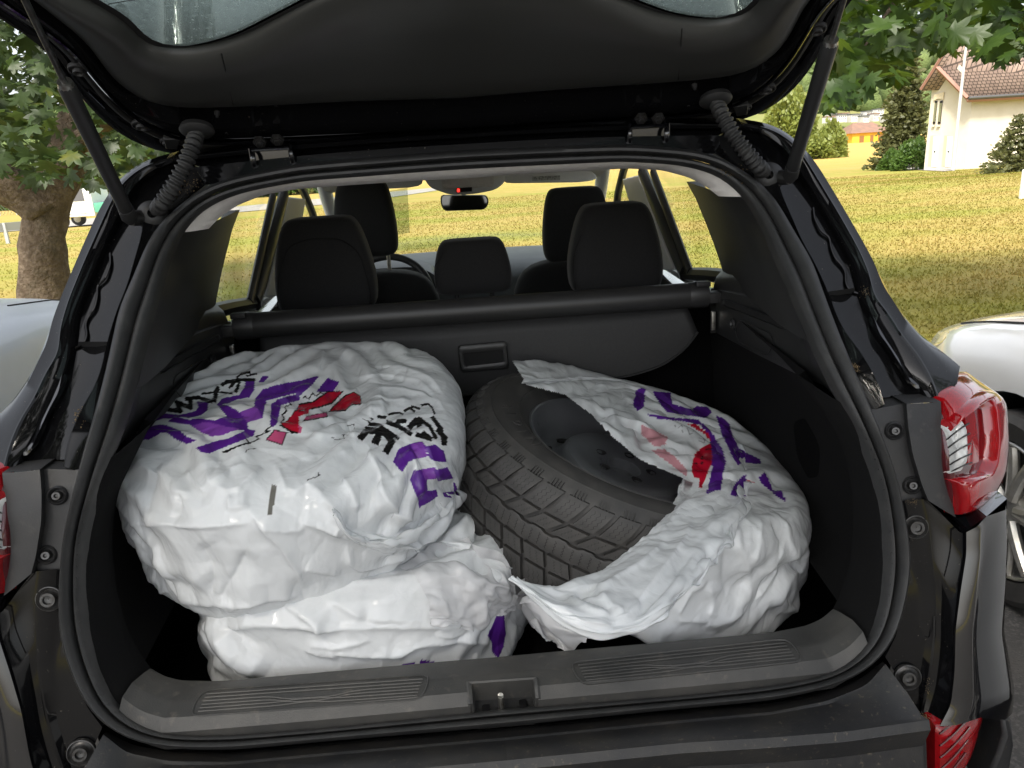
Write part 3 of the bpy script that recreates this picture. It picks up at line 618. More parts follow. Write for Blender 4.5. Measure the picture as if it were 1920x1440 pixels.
for sgn in (1, -1):
    f_ = (lambda m_: m_) if sgn > 0 else (lambda m_: m_.mirrored()); mm = 1 if sgn > 0 else MIR
    f_(up).build('pillar_trim', M['plastic_soft'], SUV, 50)
    bl = f_(lo).build('side_trim', M['plastic_soft'], SUV, 40)
    f_(LEDGE).build('trim_ledge', M['plastic_soft'], bl, 50)
    P = smooth(resamp(np.array([PX(u, v, .566) for u, v in pp]), 60, True), 1, True); c = P.mean(0)
    q = MB().grid([P+np.array([.012, 0, 0]), P, P*.96+c*.04+np.array([.001, 0, 0]), P*.95+c*.05+np.array([.02, 0, 0])], cu=True); q.v = [tuple(np.array(p)*mm) for p in q.v]; q.build('pocket_rim', M['plastic_soft'], bl, 40)
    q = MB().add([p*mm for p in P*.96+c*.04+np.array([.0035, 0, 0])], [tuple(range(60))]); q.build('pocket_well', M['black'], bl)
    q = MB(); P = smooth(resamp(np.array([PX(u, v, .5655) for u, v in ((1385,600),(1445,625),(1452,640),(1440,668),(1385,642),(1376,620))]), 40, True), 2, True); q.tube(P*mm, .0012, 4, closed=True); q.build('trim_groove', M['black'], bl)
    p = PX(1372, 607, .5665)*mm; MB().lathe([(0, -.004), (.007, -.003), (.010, .001), (.013, .001), (.0135, -.003)], p, (-sgn, 0, 0), 18).build('trim_clip', M['plastic_soft'], bl)
    # felt strip inside the seal, lower corner
    fo2 = curve(POs([(1580,757),(1600,797),(1630,863),(1647,913),(1653,960),(1660,1027),(1657,1093),(1647,1160),(1627,1207)], .02), 40, 1)
    fi2p = [(1497,703),(1533,757),(1570,813),(1587,863),(1597,913),(1599,960),(1600,993),(1593,1060),(1573,1120),(1560,1144)]
    fi2 = curve(POs(fi2p, .13), 40, 1); fi2[-6:] = fi2[-6:]
    q = MB().grid([fo2+np.array([.01, -.01, 0]), fo2, fo2*.8+fi2*.2+np.array([-.006, 0, .003]), fo2*.3+fi2*.7+np.array([-.004, 0, .002]), fi2, fi2+np.array([.02, .02, 0]), fi2+np.array([.035, .25, 0]), fi2*np.array([0, 1, 1])+np.array([.60, .75, 0])])
    q.v = [tuple(np.array(p)*mm) for p in q.v]; q.build('felt_lining', M['felt'], SUV, 60)
# boot floor, seat back, inner walls
mb = MB(); mb.grid([[(x, y, .600+.003*sin(x*9)*sin(y*7)) for x in np.linspace(-.66, .66, 14)] for y in np.linspace(.02, .95, 12)]); bf = mb.build('boot_floor', M['dark_carpet'], SUV, thick=.01)
for sgn in (1, -1):
    MB().box((sgn*.645, .50, .84), (.03, .80, .50)).build('boot_wall', M['dark_carpet'], SUV)
rot = Matrix.Rotation(radians(-14), 3, 'X')
sb = MB().box((0, .93, .82), (1.24, .12, .60), rot, r=.03).build('rear_backrest', M['dark_carpet'], SUV)
# roller cover: tube, end caps, hanging blind with grip
b0, b1_ = np.array([-.508, .815, 1.157]), np.array([.508, .815, 1.157])
BAR = MB().tube(resamp(np.array([b0, b1_]), 8), .030, 24).build('roller_cover', M['plastic_soft'], SUV)
for sgn in (1, -1):
    x = sgn*.508
    MB().tube(np.array([[x, .815, 1.157], [x+sgn*.004, .815, 1.157], [x+sgn*.045, .815, 1.157]]), [.030, .0315, .0315], 24).build('end_cap', M['plastic_soft'], BAR)
    MB().box((x+sgn*.062, .81, 1.150), (.030, .034, .026), r=.004).build('end_latch', M['plastic'], BAR)
    MB().box((x+sgn*.03, .795, 1.186), (.034, .02, .012), r=.003).build('cap_button', M['plastic'], BAR)
    MB().box((x+sgn*.058, .80, 1.095), (.010, .012, .045), r=.002).build('release_tab', M['steel'], BAR)
bl_bot = [(420,790),(560,775),(720,757),(850,742),(960,731),(1100,716),(1180,705),(1240,686),(1285,655),(1308,622)]
bt = curve(PYs(bl_bot, .79), 60, 2); bt[:, 1] = np.linspace(.79, .79, 60)
tp = np.stack([np.linspace(-.50, .505, 60), np.full(60, .806), np.full(60, 1.13)], 1); bt[:, 0] = np.clip(bt[:, 0], -.52, .53)
rows = [tp]+[tp*(1-t)+bt*t+np.array([0, -.004*sin(t*pi), 0]) for t in (.2, .4, .6, .8, .97, 1)]
bl = MB().grid(rows).build('cover_blind', M['curtain'], BAR, thick=.003)
MB().tube(bt+np.array([0, -.002, 0]), .003, 6).build('blind_hem', M['curtain'], bl)
gp = [(858,648),(950,640),(954,690),(864,698)]; gi_ = [(868,662),(942,655),(945,678),(872,686)]
P = smooth(resamp(PYs(gp, .785), 60, True), 2, True); Q = smooth(resamp(PYs(gi_, .785), 60, True), 1, True); dv = np.array([0, -1., 0])
MB().grid([P+dv*-.003, P+dv*.004, P*.8+Q*.2+dv*.007, P*.3+Q*.7+dv*.007, Q+dv*.005, Q-dv*.004], cu=True).build('blind_grip', M['plastic_soft'], bl, 50)
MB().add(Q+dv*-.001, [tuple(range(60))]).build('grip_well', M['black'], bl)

# ---- seats and head restraints
def headrest(px_tl, px_br, Y, depth, name, parent, taper=.78, round_=.05, roll=0.0):
    a, b = PY(*px_tl, Y), PY(*px_br, Y); cx = (a[0]+b[0])/2; zt, zb = a[2], b[2]; hw = abs(b[0]-a[0])/2; n = 40; rows = []
    for t, k, e in ((0, .0, .5), (0.0, .78, 1), (.03, .90, 1), (.12, .975, 1), (.3, 1.0, 1), (.6, 1, 1), (.85, .985, 1), (.95, .93, 1), (1, .80, 1), (1, 0, .5)):
        z = zt+(zb-zt)*t; wd = hw*(taper+(1-taper)*min(1, t*1.6)**.8); a_ = np.arange(n)*2*pi/n
        ex = 2/5.; ca, sa = np.cos(a_), np.sin(a_)
        X = np.sign(ca)*np.abs(ca)**ex*wd*k; Yy = np.sign(sa)*np.abs(sa)**ex*depth/2*(k if k > .5 else k)
        rows.append(np.stack([cx+X, Y+depth/2+Yy+.10*(t-.5)*(zb-zt)*.6, np.full(n, z)+0*X], 1))
    o = MB().grid(rows, cu=True).build(name, M['seat'], parent, 60, sub=1)
    # stitched seam on the back
    s = []
    for t in np.linspace(0, 1, 40):
        ang = t; 
    pts = np.array([(cx-hw*.78, zb), (cx-hw*.80, zb+(zt-zb)*.45), (cx-hw*.62, zb+(zt-zb)*.80), (cx, zb+(zt-zb)*.84), (cx+hw*.62, zb+(zt-zb)*.80), (cx+hw*.80, zb+(zt-zb)*.45), (cx+hw*.78, zb)])
    return o, cx, zt, zb, hw
def seam(o, pts, Y):
    P = smooth(resamp(np.array([PY(u, v, Y) for u, v in pts]), 50), 3); MB().tube(P, .0012, 4).build('seam', M['black'], o)
rs = SUV
hl = headrest((490,416), (710,584), 1.09, .115, 'rear_headrest', SUV, .70); seam(hl[0], [(520,578),(522,520),(540,462),(580,447),(640,448),(672,470),(688,520),(697,560),(696,584)], 1.088)
hm = headrest((806,456), (964,548), 1.12, .10, 'rear_headrest', SUV, .80); seam(hm[0], [(818,540),(815,500),(835,468)], 1.118)
hr_ = headrest((1064,388), (1250,545), 1.09, .115, 'rear_headrest', SUV, .68); seam(hr_[0], [(1080,545),(1074,500),(1078,470),(1090,440)], 1.088)
for h in (hl, hm, hr_):
    for s in (-1, 1):
        x = h[1]+s*min(.055, h[4]*.45); MB().tube(np.array([[x, 1.15, h[3]+.03], [x, 1.15, h[3]-.10]]), .0065, 10).build('rest_post', M['plastic'], h[0])
fl_ = headrest((612,344), (748,480), 1.90, .12, 'front_headrest', SUV, .80); fr_ = headrest((1015,356), (1150,488), 1.90, .12, 'front_headrest', SUV, .80)
for h, ub in ((fl_, (690, 822, 505)), (fr_, (962, 1110, 500))):
    for s in (-1, 1): MB().tube(np.array([[h[1]+s*.07, 1.96, h[3]+.03], [h[1]+s*.07, 1.96, h[3]-.10]]), .007, 10).build('rest_post', M['steel'], h[0])
    q = MB(); cx = h[1]; rows = []
    for z, k in ((.55, .25), (.70, .265), (.95, .26), (1.04, .235), (1.085, .185), (1.10, .10), (1.103, 0)):
        a_ = np.arange(32)*2*pi/32; ca, sa = np.cos(a_), np.sin(a_); rows.append(np.stack([cx+np.sign(ca)*np.abs(ca)**.5*k, 1.95+np.sign(sa)*np.abs(sa)**.6*min(.075, k*.6)-.0*z, np.full(32, z)], 1))
    q.grid(rows, cu=True).build('front_backrest', M['seat'], SUV, 60, sub=1)
# ---- dash, steering wheel, radio, mirror, roof console, visors
mb = MB(); prof = [(2.45, .80), (2.50, .95), (2.56, .985), (2.75, 1.0), (3.05, 1.005), (3.3, .99), (3.35, .90)]
mb.grid([[(x, y, z-.02*abs(x/.7)**3) for x in np.linspace(-.70, .70, 20)] for y, z in prof]); dash = mb.build('dashboard', mat('dash_top', (.055, .062, .062), .5, noise_=(10, (.07, .078, .078), .4, .6)), SUV, 50)
mb = MB(); hood = [(2.42, .98), (2.44, 1.035), (2.56, 1.05), (2.72, 1.02)]
mb.grid([[(-.36+.20*t, y, z-.05*t*t*t*t) for t in np.linspace(-1, 1, 16)] for y, z in hood]); mb.build('gauge_hood', M['plastic_soft'], dash, thick=.01)
MB().box((-.0, 2.44, 1.0), (.24, .03, .10), r=.006).build('radio', M['plastic_soft'], dash)
for x in (-.085, .085): MB().lathe([(0, .012), (.010, .012), (.011, 0)], (x, 2.425, .985), (0, -1, 0), 14).build('radio_knob', M['chrome'], dash)
a_ = np.linspace(0, 2*pi, 49)[:-1]; sw = np.stack([-.36+.185*np.cos(a_), 2.30+.185*np.sin(a_)*.42, .93+.185*np.sin(a_)*.90], 1)
wh = MB().tube(sw, .0155, 12, closed=True).build('steering_wheel', M['plastic_soft'], SUV)
MB().box((-.36, 2.31, .93), (.16, .05, .12), r=.02).build('wheel_hub', M['plastic_soft'], wh)
for s in (-1, 1): MB().tube(np.array([[-.36+s*.06, 2.305, .93], [-.36+s*.18, 2.30, .935]]), .012, 8).build('wheel_spoke', M['plastic_soft'], wh)
mc = PY(870, 380, 2.42); q = MB(); P = smooth(resamp(PYs([(826,366),(914,366),(917,380),(910,393),(832,396),(826,382)], 2.42), 40, True), 1, True); c = P.mean(0)
q.grid([P+[0, .03, 0], P, P*.96+c*.04+[0, -.004, 0], P*.94+c*.06+[0, -.002, 0]], cu=True); mr = q.build('rear_mirror', M['plastic_soft'], SUV)
MB().add(P*.945+c*.055+[0, -.0015, 0], [tuple(range(40))]).build('mirror_glass', mat('mirror_glass', (.42, .44, .45), .04, metal=1.0), mr)
MB().tube(np.array([c+[0, .03, 0], c+[0, .05, .045], c+[0, .12, .06]]), .010, 8).build('mirror_stalk', M['plastic_soft'], mr)
q = MB(); P = smooth(resamp(PYs([(790,326),(944,322),(950,340),(930,356),(890,364),(845,366),(805,352)], 2.30), 50, True), 2, True); c = P.mean(0)
q.grid([P+[0, .12, .02], P+[0, .01, 0], P*.95+c*.05, P*.6+c*.4+[0, -.012, -.0], P*.02+c*.98+[0, -.014, 0]], cu=True); rc_ = q.build('roof_console', M['pillar'], SUV, 50)
P = PYs([(826,330),(926,326),(926,350),(830,356)], 2.272); q = MB().prism(P, (0, .02, 0)); q.build('console_panel', M['headliner'], rc_, bev=.006)
for u in (838, 902): P = PYs([(u-9, 344), (u+9, 343), (u+9, 349), (u-9, 350)], 2.268); MB().prism(P, (0, .01, 0)).build('reading_light', M['headliner'], rc_, bev=.002)
P = PYs([(856,353),(885,351),(885,359),(856,361)], 2.266); MB().prism(P, (0, .01, 0)).build('warning_display', M['black'], rc_)
P = PYs([(857,354),(862,354),(862,360),(857,360)], 2.264); em = mat('red_warning', (.6, .02, .02), .4); em.node_tree.nodes['Principled BSDF'].inputs['Emission Color'].default_value = (1, .03, .02, 1); em.node_tree.nodes['Principled BSDF'].inputs['Emission Strength'].default_value = 1.2; MB().prism(P, (0, .003, 0)).build('warning_lamp', em, rc_)
for pts in ([(640,336),(790,328),(796,346),(770,352),(650,358)], [(935,326),(1110,318),(1126,336),(1090,342),(940,344)]):
    P = PYs(pts, 2.40); MB().prism(smooth(resamp(P, 30, True), 1, True), (0, .02, 0)).build('sun_visor', M['pillar'], SUV, bev=.006)
MB().prism(PYs([(998,331),(1050,329),(1050,337),(998,339)], 2.392), (0, .003, 0)).build('visor_label', mat('label', (.5, .5, .46), .6, noise_=(150, (.2, .2, .18), .45, .6)), SUV)
MB().prism(PYs([(718,360),(764,352),(768,436),(745,440),(722,400)], 2.62), (0, .002, 0)).build('window_sticker', glass('sticker_film', (.72, .76, .74)), SUV)

# ---- side structure seen from inside: pillars, door frames, windows, windscreen
def strip(P0, P1, w0, w1, x_in, name, mt, parent, thick=.03):
    pass
for sgn in (1, -1):
    mm = 1 if sgn > 0 else MIR
    def X3(pts, X): return np.array([PX(u, v, X) for u, v in pts])*mm
    # B pillar, pale
    q = MB(); q.prism(X3([(1166,336),(1196,328),(1262,506),(1218,506)], .63), (.02*sgn, 0, 0)); q.build('middle_pillar', M['pillar'], SUV, bev=.006)
    # dark window frames of the rear door
    q = MB()
    for a, b, wd in (((1204,322),(1284,512),.016), ((1224,322),(1294,512),.010)):
        q.tube(resamp(X3([a, b], .645), 6), wd, 8, flat=2.0)
    q.build('door_frame', M['plastic_soft'], SUV)
    q = MB().tube(smooth(resamp(X3([(1290,514),(1330,515),(1374,520)], .655), 10), 1), .02, 8).build('window_ledge', M['plastic_soft'], SUV)
    # A pillar and small front window
    q = MB(); q.tube(smooth(resamp(np.array([[.60, 2.42, 1.44], [.635, 2.75, 1.28], [.67, 3.2, 1.05]])*mm, 14), 2), .030, 10); q.build('front_pillar', M['pillar'], SUV)
    q = MB(); q.tube(smooth(resamp(np.array([[.64, 2.05, 1.44], [.665, 2.3, 1.42], [.69, 2.62, 1.27], [.70, 2.7, 1.05]])*mm, 20), 2), .017, 8); q.build('door_frame', M['plastic_soft'], SUV)
    # door shell below the windows
    prof = [(.62, 1.08), (.70, 1.09), (.74, 1.06), (.86, .98), (.905, .85), (.91, .6), (.88, .38), (.84, .25)]
    ysd = [1.0, 1.6, 2.2, 2.9, 3.4]; q = MB(); q.grid([[(x*sgn*(1 if y < 3 else .97), y, z) for x, z in prof] for y in ysd]); q.build('door', M['paint_clean'], SUV, 50)
    # quarter and wheel arch behind the door
    prof2 = [(.66, 1.19), (.74, 1.10), (.85, 1.0), (.90, .85), (.905, .62), (.87, .42)]
    q = MB(); q.grid([[(x*sgn*k, y, z) for x, z in prof2] for y, k in ((.22, .93), (.32, .96), (.6, 1.0), (1.0, 1.0))]); q.build('quarter_panel', M['paint_clean'], SUV, 50)
    # glass
    q = MB(); q.add(np.array([[.70, 1.0, 1.08], [.70, 2.0, 1.08], [.655, 2.0, 1.46], [.655, .95, 1.46]])*mm, [(0, 1, 2, 3)]); q.build('side_window', M['glass'], SUV, thick=.004)
    q = MB(); q.add(np.array([[.70, 2.06, 1.08], [.70, 2.95, 1.05], [.66, 2.5, 1.43], [.655, 2.06, 1.46]])*mm, [(0, 1, 2, 3)]); q.build('side_window', M['glass'], SUV, thick=.004)
    # upper door rail
    q = MB().tube(smooth(resamp(np.array([[.665, .75, 1.47], [.665, 1.5, 1.495], [.655, 2.2, 1.485], [.62, 2.5, 1.45]])*mm, 20), 1), .022, 8); q.build('roof_rail_trim', M['headliner'], SUV)
    # road wheels
    for yw in (.78, 3.42):
        tl = MB().lathe([(.20, -.11), (.33, -.11), (.345, -.08), (.348, 0), (.345, .08), (.33, .11), (.20, .11)], (sgn*.80, yw, .348), (sgn, 0, 0), 40).build('road_wheel', M['tyre'], SUV)
        MB().lathe([(0, .07), (.05, .075), (.06, .06), (.19, .075), (.215, .10), (.215, .02)], (sgn*.80, yw, .348), (sgn, 0, 0), 40).build('rim', M['bolt'], tl)
# windscreen and bonnet
q = MB(); q.grid([[(x*(1-.10*t), 2.50+.85*t-.10*(x/.62)**2, 1.46-.44*t-.02*(x/.62)**2) for x in np.linspace(-.66, .66, 9)] for t in np.linspace(0, 1, 6)]); q.build('windscreen', M['glass'], SUV, thick=.005)
q = MB(); q.grid([[(x*k, y, z-.10*abs(x/.72)**3) for x in np.linspace(-.72, .72, 13)] for y, z, k in ((3.30, .97, 1.05), (3.6, .93, 1.08), (3.95, .86, 1.05), (4.15, .76, .98), (4.22, .55, .95), (4.18, .25, .9))]); q.build('bonnet', M['paint_clean'], SUV, 50)
q = MB().box((0, 1.9, .22), (1.5, 4.0, .08)); q.build('underbody', M['black'], SUV)

for sgn in (1, -1):
    MB().prism(np.array([[sgn*.672, .80, .62], [sgn*.672, 2.15, .62], [sgn*.672, 2.15, 1.085], [sgn*.672, .80, 1.10]]), (sgn*.012, 0, 0)).build('door_card', M['plastic_soft'], SUV)

# ================================================================== WHEEL IN THE BOOT
WC = np.array([.294, .467, .918]); WN = np.array([.329, -.083, .941]); WN /= np.linalg.norm(WN)
WX = np.cross(WN, [0, 0, 1.]); WX /= np.linalg.norm(WX); WY = np.cross(WN, WX)
WMAT = Matrix([[WX[0], WY[0], WN[0], WC[0]], [WX[1], WY[1], WN[1], WC[1]], [WX[2], WY[2], WN[2], WC[2]], [0, 0, 0, 1]])
WH = thing('spare_wheel', 'winter tyre on a black steel wheel, half pulled out of its white bag', 'wheel', tuple(WC-WN*.19))
def wbuild(mb_, name, mt, parent, sharp=40):
    o = bpy.data.objects.new(name, mb_.mesh(name, mt, sharp)); COL.objects.link(o); o.matrix_basis = WMAT; child(o, parent); return o
TPROF = [(.205, -.165), (.215, -.178), (.25, -.192), (.29, -.195), (.318, -.188), (.331, -.172), (.3345, -.15), (.337, -.11), (.338, -.073), (.337, -.035), (.3345, -.005), (.331, .008), (.318, .024), (.304, .0300), (.302, .0316), (.299, .0300), (.285, .0335), (.262, .033), (.243, .026), (.241, .0275), (.238, .0245), (.226, .013), (.217, .007), (.212, .004), (.207, -.004), (.204, -.02)]
tyre = wbuild(MB().lathe(TPROF, n=96), 'tyre', M['tyre'], WH, 30)
TBVH = BVHTree.FromPolygons([WMAT @ v.co for v in tyre.data.vertices], [tuple(p.vertices) for p in tyre.data.polygons])
M['sipe'] = mat('sipe_shadow', (.008, .008, .008), .8)
NP_ = 46
def tread_mesh(name, h0, h1, slant, w_, prof, sipes):
    """block between h0 and h1; prof(h) gives radius; slant = angular shift per metre of h"""
    dA = 2*pi/NP_; hs_ = np.linspace(h0, h1, 6); As = np.linspace(-w_/2, w_/2, 4)*dA; q = MB(); g_o, g_i = [], []
    def pt(h, a, r): ang = a+slant(h); return (r*cos(ang), r*sin(ang), h)
    rows = [[pt(h, a, prof(h)) for a in As] for h in hs_]; base = [[pt(h, a, prof(h)-.012) for a in As] for h in hs_]
    q.grid(rows)
    edge = rows[0]+[r[-1] for r in rows[1:]]+rows[-1][::-1][1:]+[r[0] for r in rows[::-1]][1:-1]
    eb = base[0]+[r[-1] for r in base[1:]]+base[-1][::-1][1:]+[r[0] for r in base[::-1]][1:-1]
    q.grid([edge, eb], cu=True)
    nb = len(q.f)
    for k in range(sipes):                        # zigzag sipes across the block
        a0 = (-.5+(k+1)/(sipes+1))*w_*dA; hh = np.linspace(h0+(h1-h0)*.12, h0+(h1-h0)*.88, 9); L1, L2 = [], []
        for i, h in enumerate(hh):
            z = (.0016 if i % 2 else -.0016)/.34; r = prof(h)+.0003
            L1.append(pt(h, a0+z-.0011, r)); L2.append(pt(h, a0+z+.0011, r))
        q.grid([L1, L2])
    me = q.mesh(name, [M['tyre'], M['sipe']], 30)
    if sipes:
        mi = np.zeros(len(me.polygons), int); mi[nb:] = 1; me.polygons.foreach_set('material_index', mi)
    return me
ro = lambda h: np.interp(h, [-.19, -.172, -.15, -.11, -.073, -.035, -.005, .008, .018], [.322, .337, .3425, .3455, .3465, .3455, .3425, .337, .328])
rowsT = [('tread_block', .017, -.022, lambda h: (h-.0)*1.6, .80, 3), ('tread_block', -.028, -.052, lambda h: .02+(h+.04)*2.8, .80, 2), ('tread_block', -.094, -.120, lambda h: .05-(h+.105)*1.2, .84, 2), ('tread_block', -.126, -.182, lambda h: .06-(h+.15)*.9, .82, 3)]
for k, (nm, h0, h1, sl_, w_, sp_) in enumerate(rowsT):
    me = tread_mesh(nm, h0, h1, sl_, w_, ro, sp_)
    for i in range(NP_): place(me, nm, tyre, WMAT @ Matrix.Rotation(i*2*pi/NP_+(.03 if k % 2 else 0), 4, 'Z'))
# centre rib, one zigzag band with notches
q = MB(); n = NP_*6; A = np.arange(n)*2*pi/n; rr = [(-.058, .335), (-.0582, .3455), (-.061, .3467), (-.073, .347), (-.085, .3467), (-.0878, .3455), (-.088, .335)]; rows = []
for h, r in rr:
    zz = .0022*np.where(np.arange(n) % 6 < 3, 1, -1)*(1 if abs(h+.073) > .01 else 0); rows.append(np.stack([r*np.cos(A), r*np.sin(A), h+zz], 1))
q.grid(rows, cu=True); rib = wbuild(q, 'centre_rib', M['tyre'], tyre, 30)
q = MB()
for i in range(NP_*3):
    a0 = i*2*pi/(NP_*3); hh = np.linspace(-.062, -.084, 8); L1, L2 = [], []
    for j, h in enumerate(hh):
        z = .006 if j % 2 else -.002; L1.append((.3473*cos(a0+z), .3473*sin(a0+z), h)); L2.append((.3473*cos(a0+z+.0034), .3473*sin(a0+z+.0034), h))
    q.grid([L1, L2])
sp = wbuild(q, 'rib_sipes', M['sipe'], tyre); stuff(sp)
# small ribs on the tyre shoulder between tread and sidewall
me = MB()
for k in range(4): me.box((.3215, (k-1.5)*.0058, .0212), (.015, .0022, .004), rot=Matrix.Rotation(radians(38), 3, 'Y'))
sme = me.mesh('shoulder_mark', M['tyre'])
for i in range(NP_): place(sme, 'shoulder_mark', tyre, WMAT @ Matrix.Rotation(i*2*pi/NP_+.02, 4, 'Z'))
# raised lettering
def text_mesh(s, size, ext, name, mt):
    cu = bpy.data.curves.new(name, 'FONT'); cu.body = s; cu.size = size; cu.extrude = ext; cu.align_x = 'CENTER'; cu.align_y = 'CENTER'
    o = bpy.data.objects.new(name, cu); COL.objects.link(o); bpy.context.view_layer.update(); me = bpy.data.meshes.new_from_object(o.evaluated_get(bpy.context.evaluated_depsgraph_get())); bpy.data.objects.remove(o)
    me.materials.clear(); me.materials.append(mt); return me
for k, ch_ in enumerate('ALPIN'):
    me = text_mesh(ch_, .040, .0012, 'letter', M['tyre']); aim = math.atan2(*np.array([np.dot(PP(1000, 830, WC, WN)-WC, WY), np.dot(PP(1000, 830, WC, WN)-WC, WX)])); ang = aim-.30+k*.13
    place(me, 'letter', tyre, WMAT @ Matrix.Rotation(ang, 4, 'Z') @ Matrix.Translation((.272, 0, .0335)) @ Matrix.Rotation(radians(6), 4, 'Y') @ Matrix.Rotation(radians(90), 4, 'Z'))
# steel rim
RPROF = [(.214, .002), (.216, .0075), (.213, .0105), (.209, .0085), (.206, .000), (.203, -.014), (.196, -.022), (.190, -.040), (.186, -.060), (.180, -.070), (.168, -.072), (.150, -.066), (.140, -.058), (.1335, -.044), (.130, -.034), (.124, -.028), (.110, -.0265), (.085, -.032), (.062, -.036), (.040, -.0375), (.036, -.0395), (.034, -.06), (.001, -.062)]
rim = wbuild(MB().lathe(RPROF, n=72), 'rim', M['wheel_black'], WH, 35)
hm_ = MB().lathe([(.0155, .0035), (.0135, .002), (.0130, -.0005), (.001, -.0008)], n=20).mesh('vent_hole', M['sipe'])
for i in range(14): place(hm_, 'vent_hole', rim, WMAT @ Matrix.Rotation(i*2*pi/14+.1, 4, 'Z') @ Matrix.Translation((.1615, 0, -.0680)) @ Matrix.Rotation(radians(14), 4, 'Y') @ Matrix.Scale(.72, 4, (1, 0, 0)))
lm_ = MB().lathe([(.011, .002), (.0095, .0004), (.0088, -.0006), (.001, -.001)], n=18).mesh('bolt_hole', M['sipe'])
for i in range(5): place(lm_, 'bolt_hole', rim, WMAT @ Matrix.Rotation(i*2*pi/5+.5, 4, 'Z') @ Matrix.Translation((.0572, 0, -.0355)))

# ================================================================== PLASTIC BAGS
def vnoise(n, m, f, rgn, oct_=3, gain=.5):
    out = np.zeros((n, m)); amp = 1.
    for o in range(oct_):
        k1, k2 = max(2, int(f*2**o))+3, max(2, int(f*2**o*m/n))+3; g = rgn.normal(0, 1, (k1, k2)); x = np.linspace(0, k1-2.01, n); y = np.linspace(0, k2-2.01, m)
        i, j = x.astype(int), y.astype(int); fx, fy = x-i, y-j; fx = fx*fx*(3-2*fx); fy = fy*fy*(3-2*fy)
        a = g[i][:, j]*(1-fy)+g[i][:, j+1]*fy; b = g[i+1][:, j]*(1-fy)+g[i+1][:, j+1]*fy; out += amp*(a*(1-fx)[:, None]+b*fx[:, None]); amp *= gain
    return out
def gnormals(X):
    du = np.gradient(X, axis=0); dv = np.gradient(X, axis=1); N = np.cross(du, dv); return N/(np.linalg.norm(N, axis=2, keepdims=True)+1e-12)
def up2(X):
    n, m = X.shape[:2]
    def ax(Y):
        Y = np.moveaxis(Y, 0, 0); k = Y.shape[0]; P = np.concatenate([2*Y[:1]-Y[1:2], Y, 2*Y[-1:]-Y[-2:-1]]); mid = (-P[:-3]+9*P[1:-2]+9*P[2:-1]-P[3:])/16
        o = np.empty((2*k-1,)+Y.shape[1:]); o[::2] = Y; o[1::2] = mid; return o
    X = ax(X); return np.swapaxes(ax(np.swapaxes(X, 0, 1)), 0, 1)
def film(B, seed, ex=(.04, .04), iters=160, bend=.06, attract=.004, amp=.006, lo=-.014, hi=.05, f=5, sgn=1, var=.6, edge_free=True, gpull=0.0):
    """crumple a film laid over base B: the film is longer than the surface, so it buckles into folds"""
    rgn = np.random.default_rng(seed); n, m = B.shape[:2]; N = gnormals(B)*sgn
    mu = 1+ex[0]*np.clip(1+var*vnoise(n, m, 3, rgn, 2), .05, 3); mv = 1+ex[1]*np.clip(1+var*vnoise(n, m, 3, rgn, 2), .05, 3)
    X = B+N*(amp*vnoise(n, m, f, rgn, 4, .6))[..., None]
    Lu = np.linalg.norm(np.diff(B, axis=0), axis=2)*.5*(mu[1:]+mu[:-1]); Lv = np.linalg.norm(np.diff(B, axis=1), axis=2)*.5*(mv[:, 1:]+mv[:, :-1])
    Ld = np.sqrt(.5*(Lu[:, :-1]**2+Lu[:, 1:]**2)+.5*(Lv[:-1]**2+Lv[1:]**2))
    def solve(A_, C_, L, k):
        d = C_-A_; l = np.linalg.norm(d, axis=2); c = (k*.5*(l-L)/(l+1e-9))[..., None]*d; A_ += c; C_ -= c
    for it in range(iters):
        for s in (0, 1):
            a = X[s:n-1:2]; c = X[s+1:n:2]; solve(a, c, Lu[s::2], .9)
            a = X[:, s:m-1:2]; c = X[:, s+1:m:2]; solve(a, c, Lv[:, s::2], .9)
        for s in (0, 1):
            a = X[s:n-1:2, :-1]; c = X[s+1:n:2, 1:]; d = c-a; l = np.linalg.norm(d, axis=2); cc = (.10*(l-Ld[s::2])/(l+1e-9))[..., None]*d; X[s:n-1:2, :-1] += cc; X[s+1:n:2, 1:] -= cc
            a = X[s:n-1:2, 1:]; c = X[s+1:n:2, :-1]; d = c-a; l = np.linalg.norm(d, axis=2); cc = (.10*(l-Ld[s::2])/(l+1e-9))[..., None]*d; X[s:n-1:2, 1:] += cc; X[s+1:n:2, :-1] -= cc
        Y = X[1:-1, 1:-1]; Y += bend*(.25*(X[:-2, 1:-1]+X[2:, 1:-1]+X[1:-1, :-2]+X[1:-1, 2:])-Y)
        X += attract*(B-X); 
        if gpull: X[..., 2] -= gpull
        h = ((X-B)*N).sum(2); X += N*(np.clip(h, lo, hi)-h)[..., None]
    return X
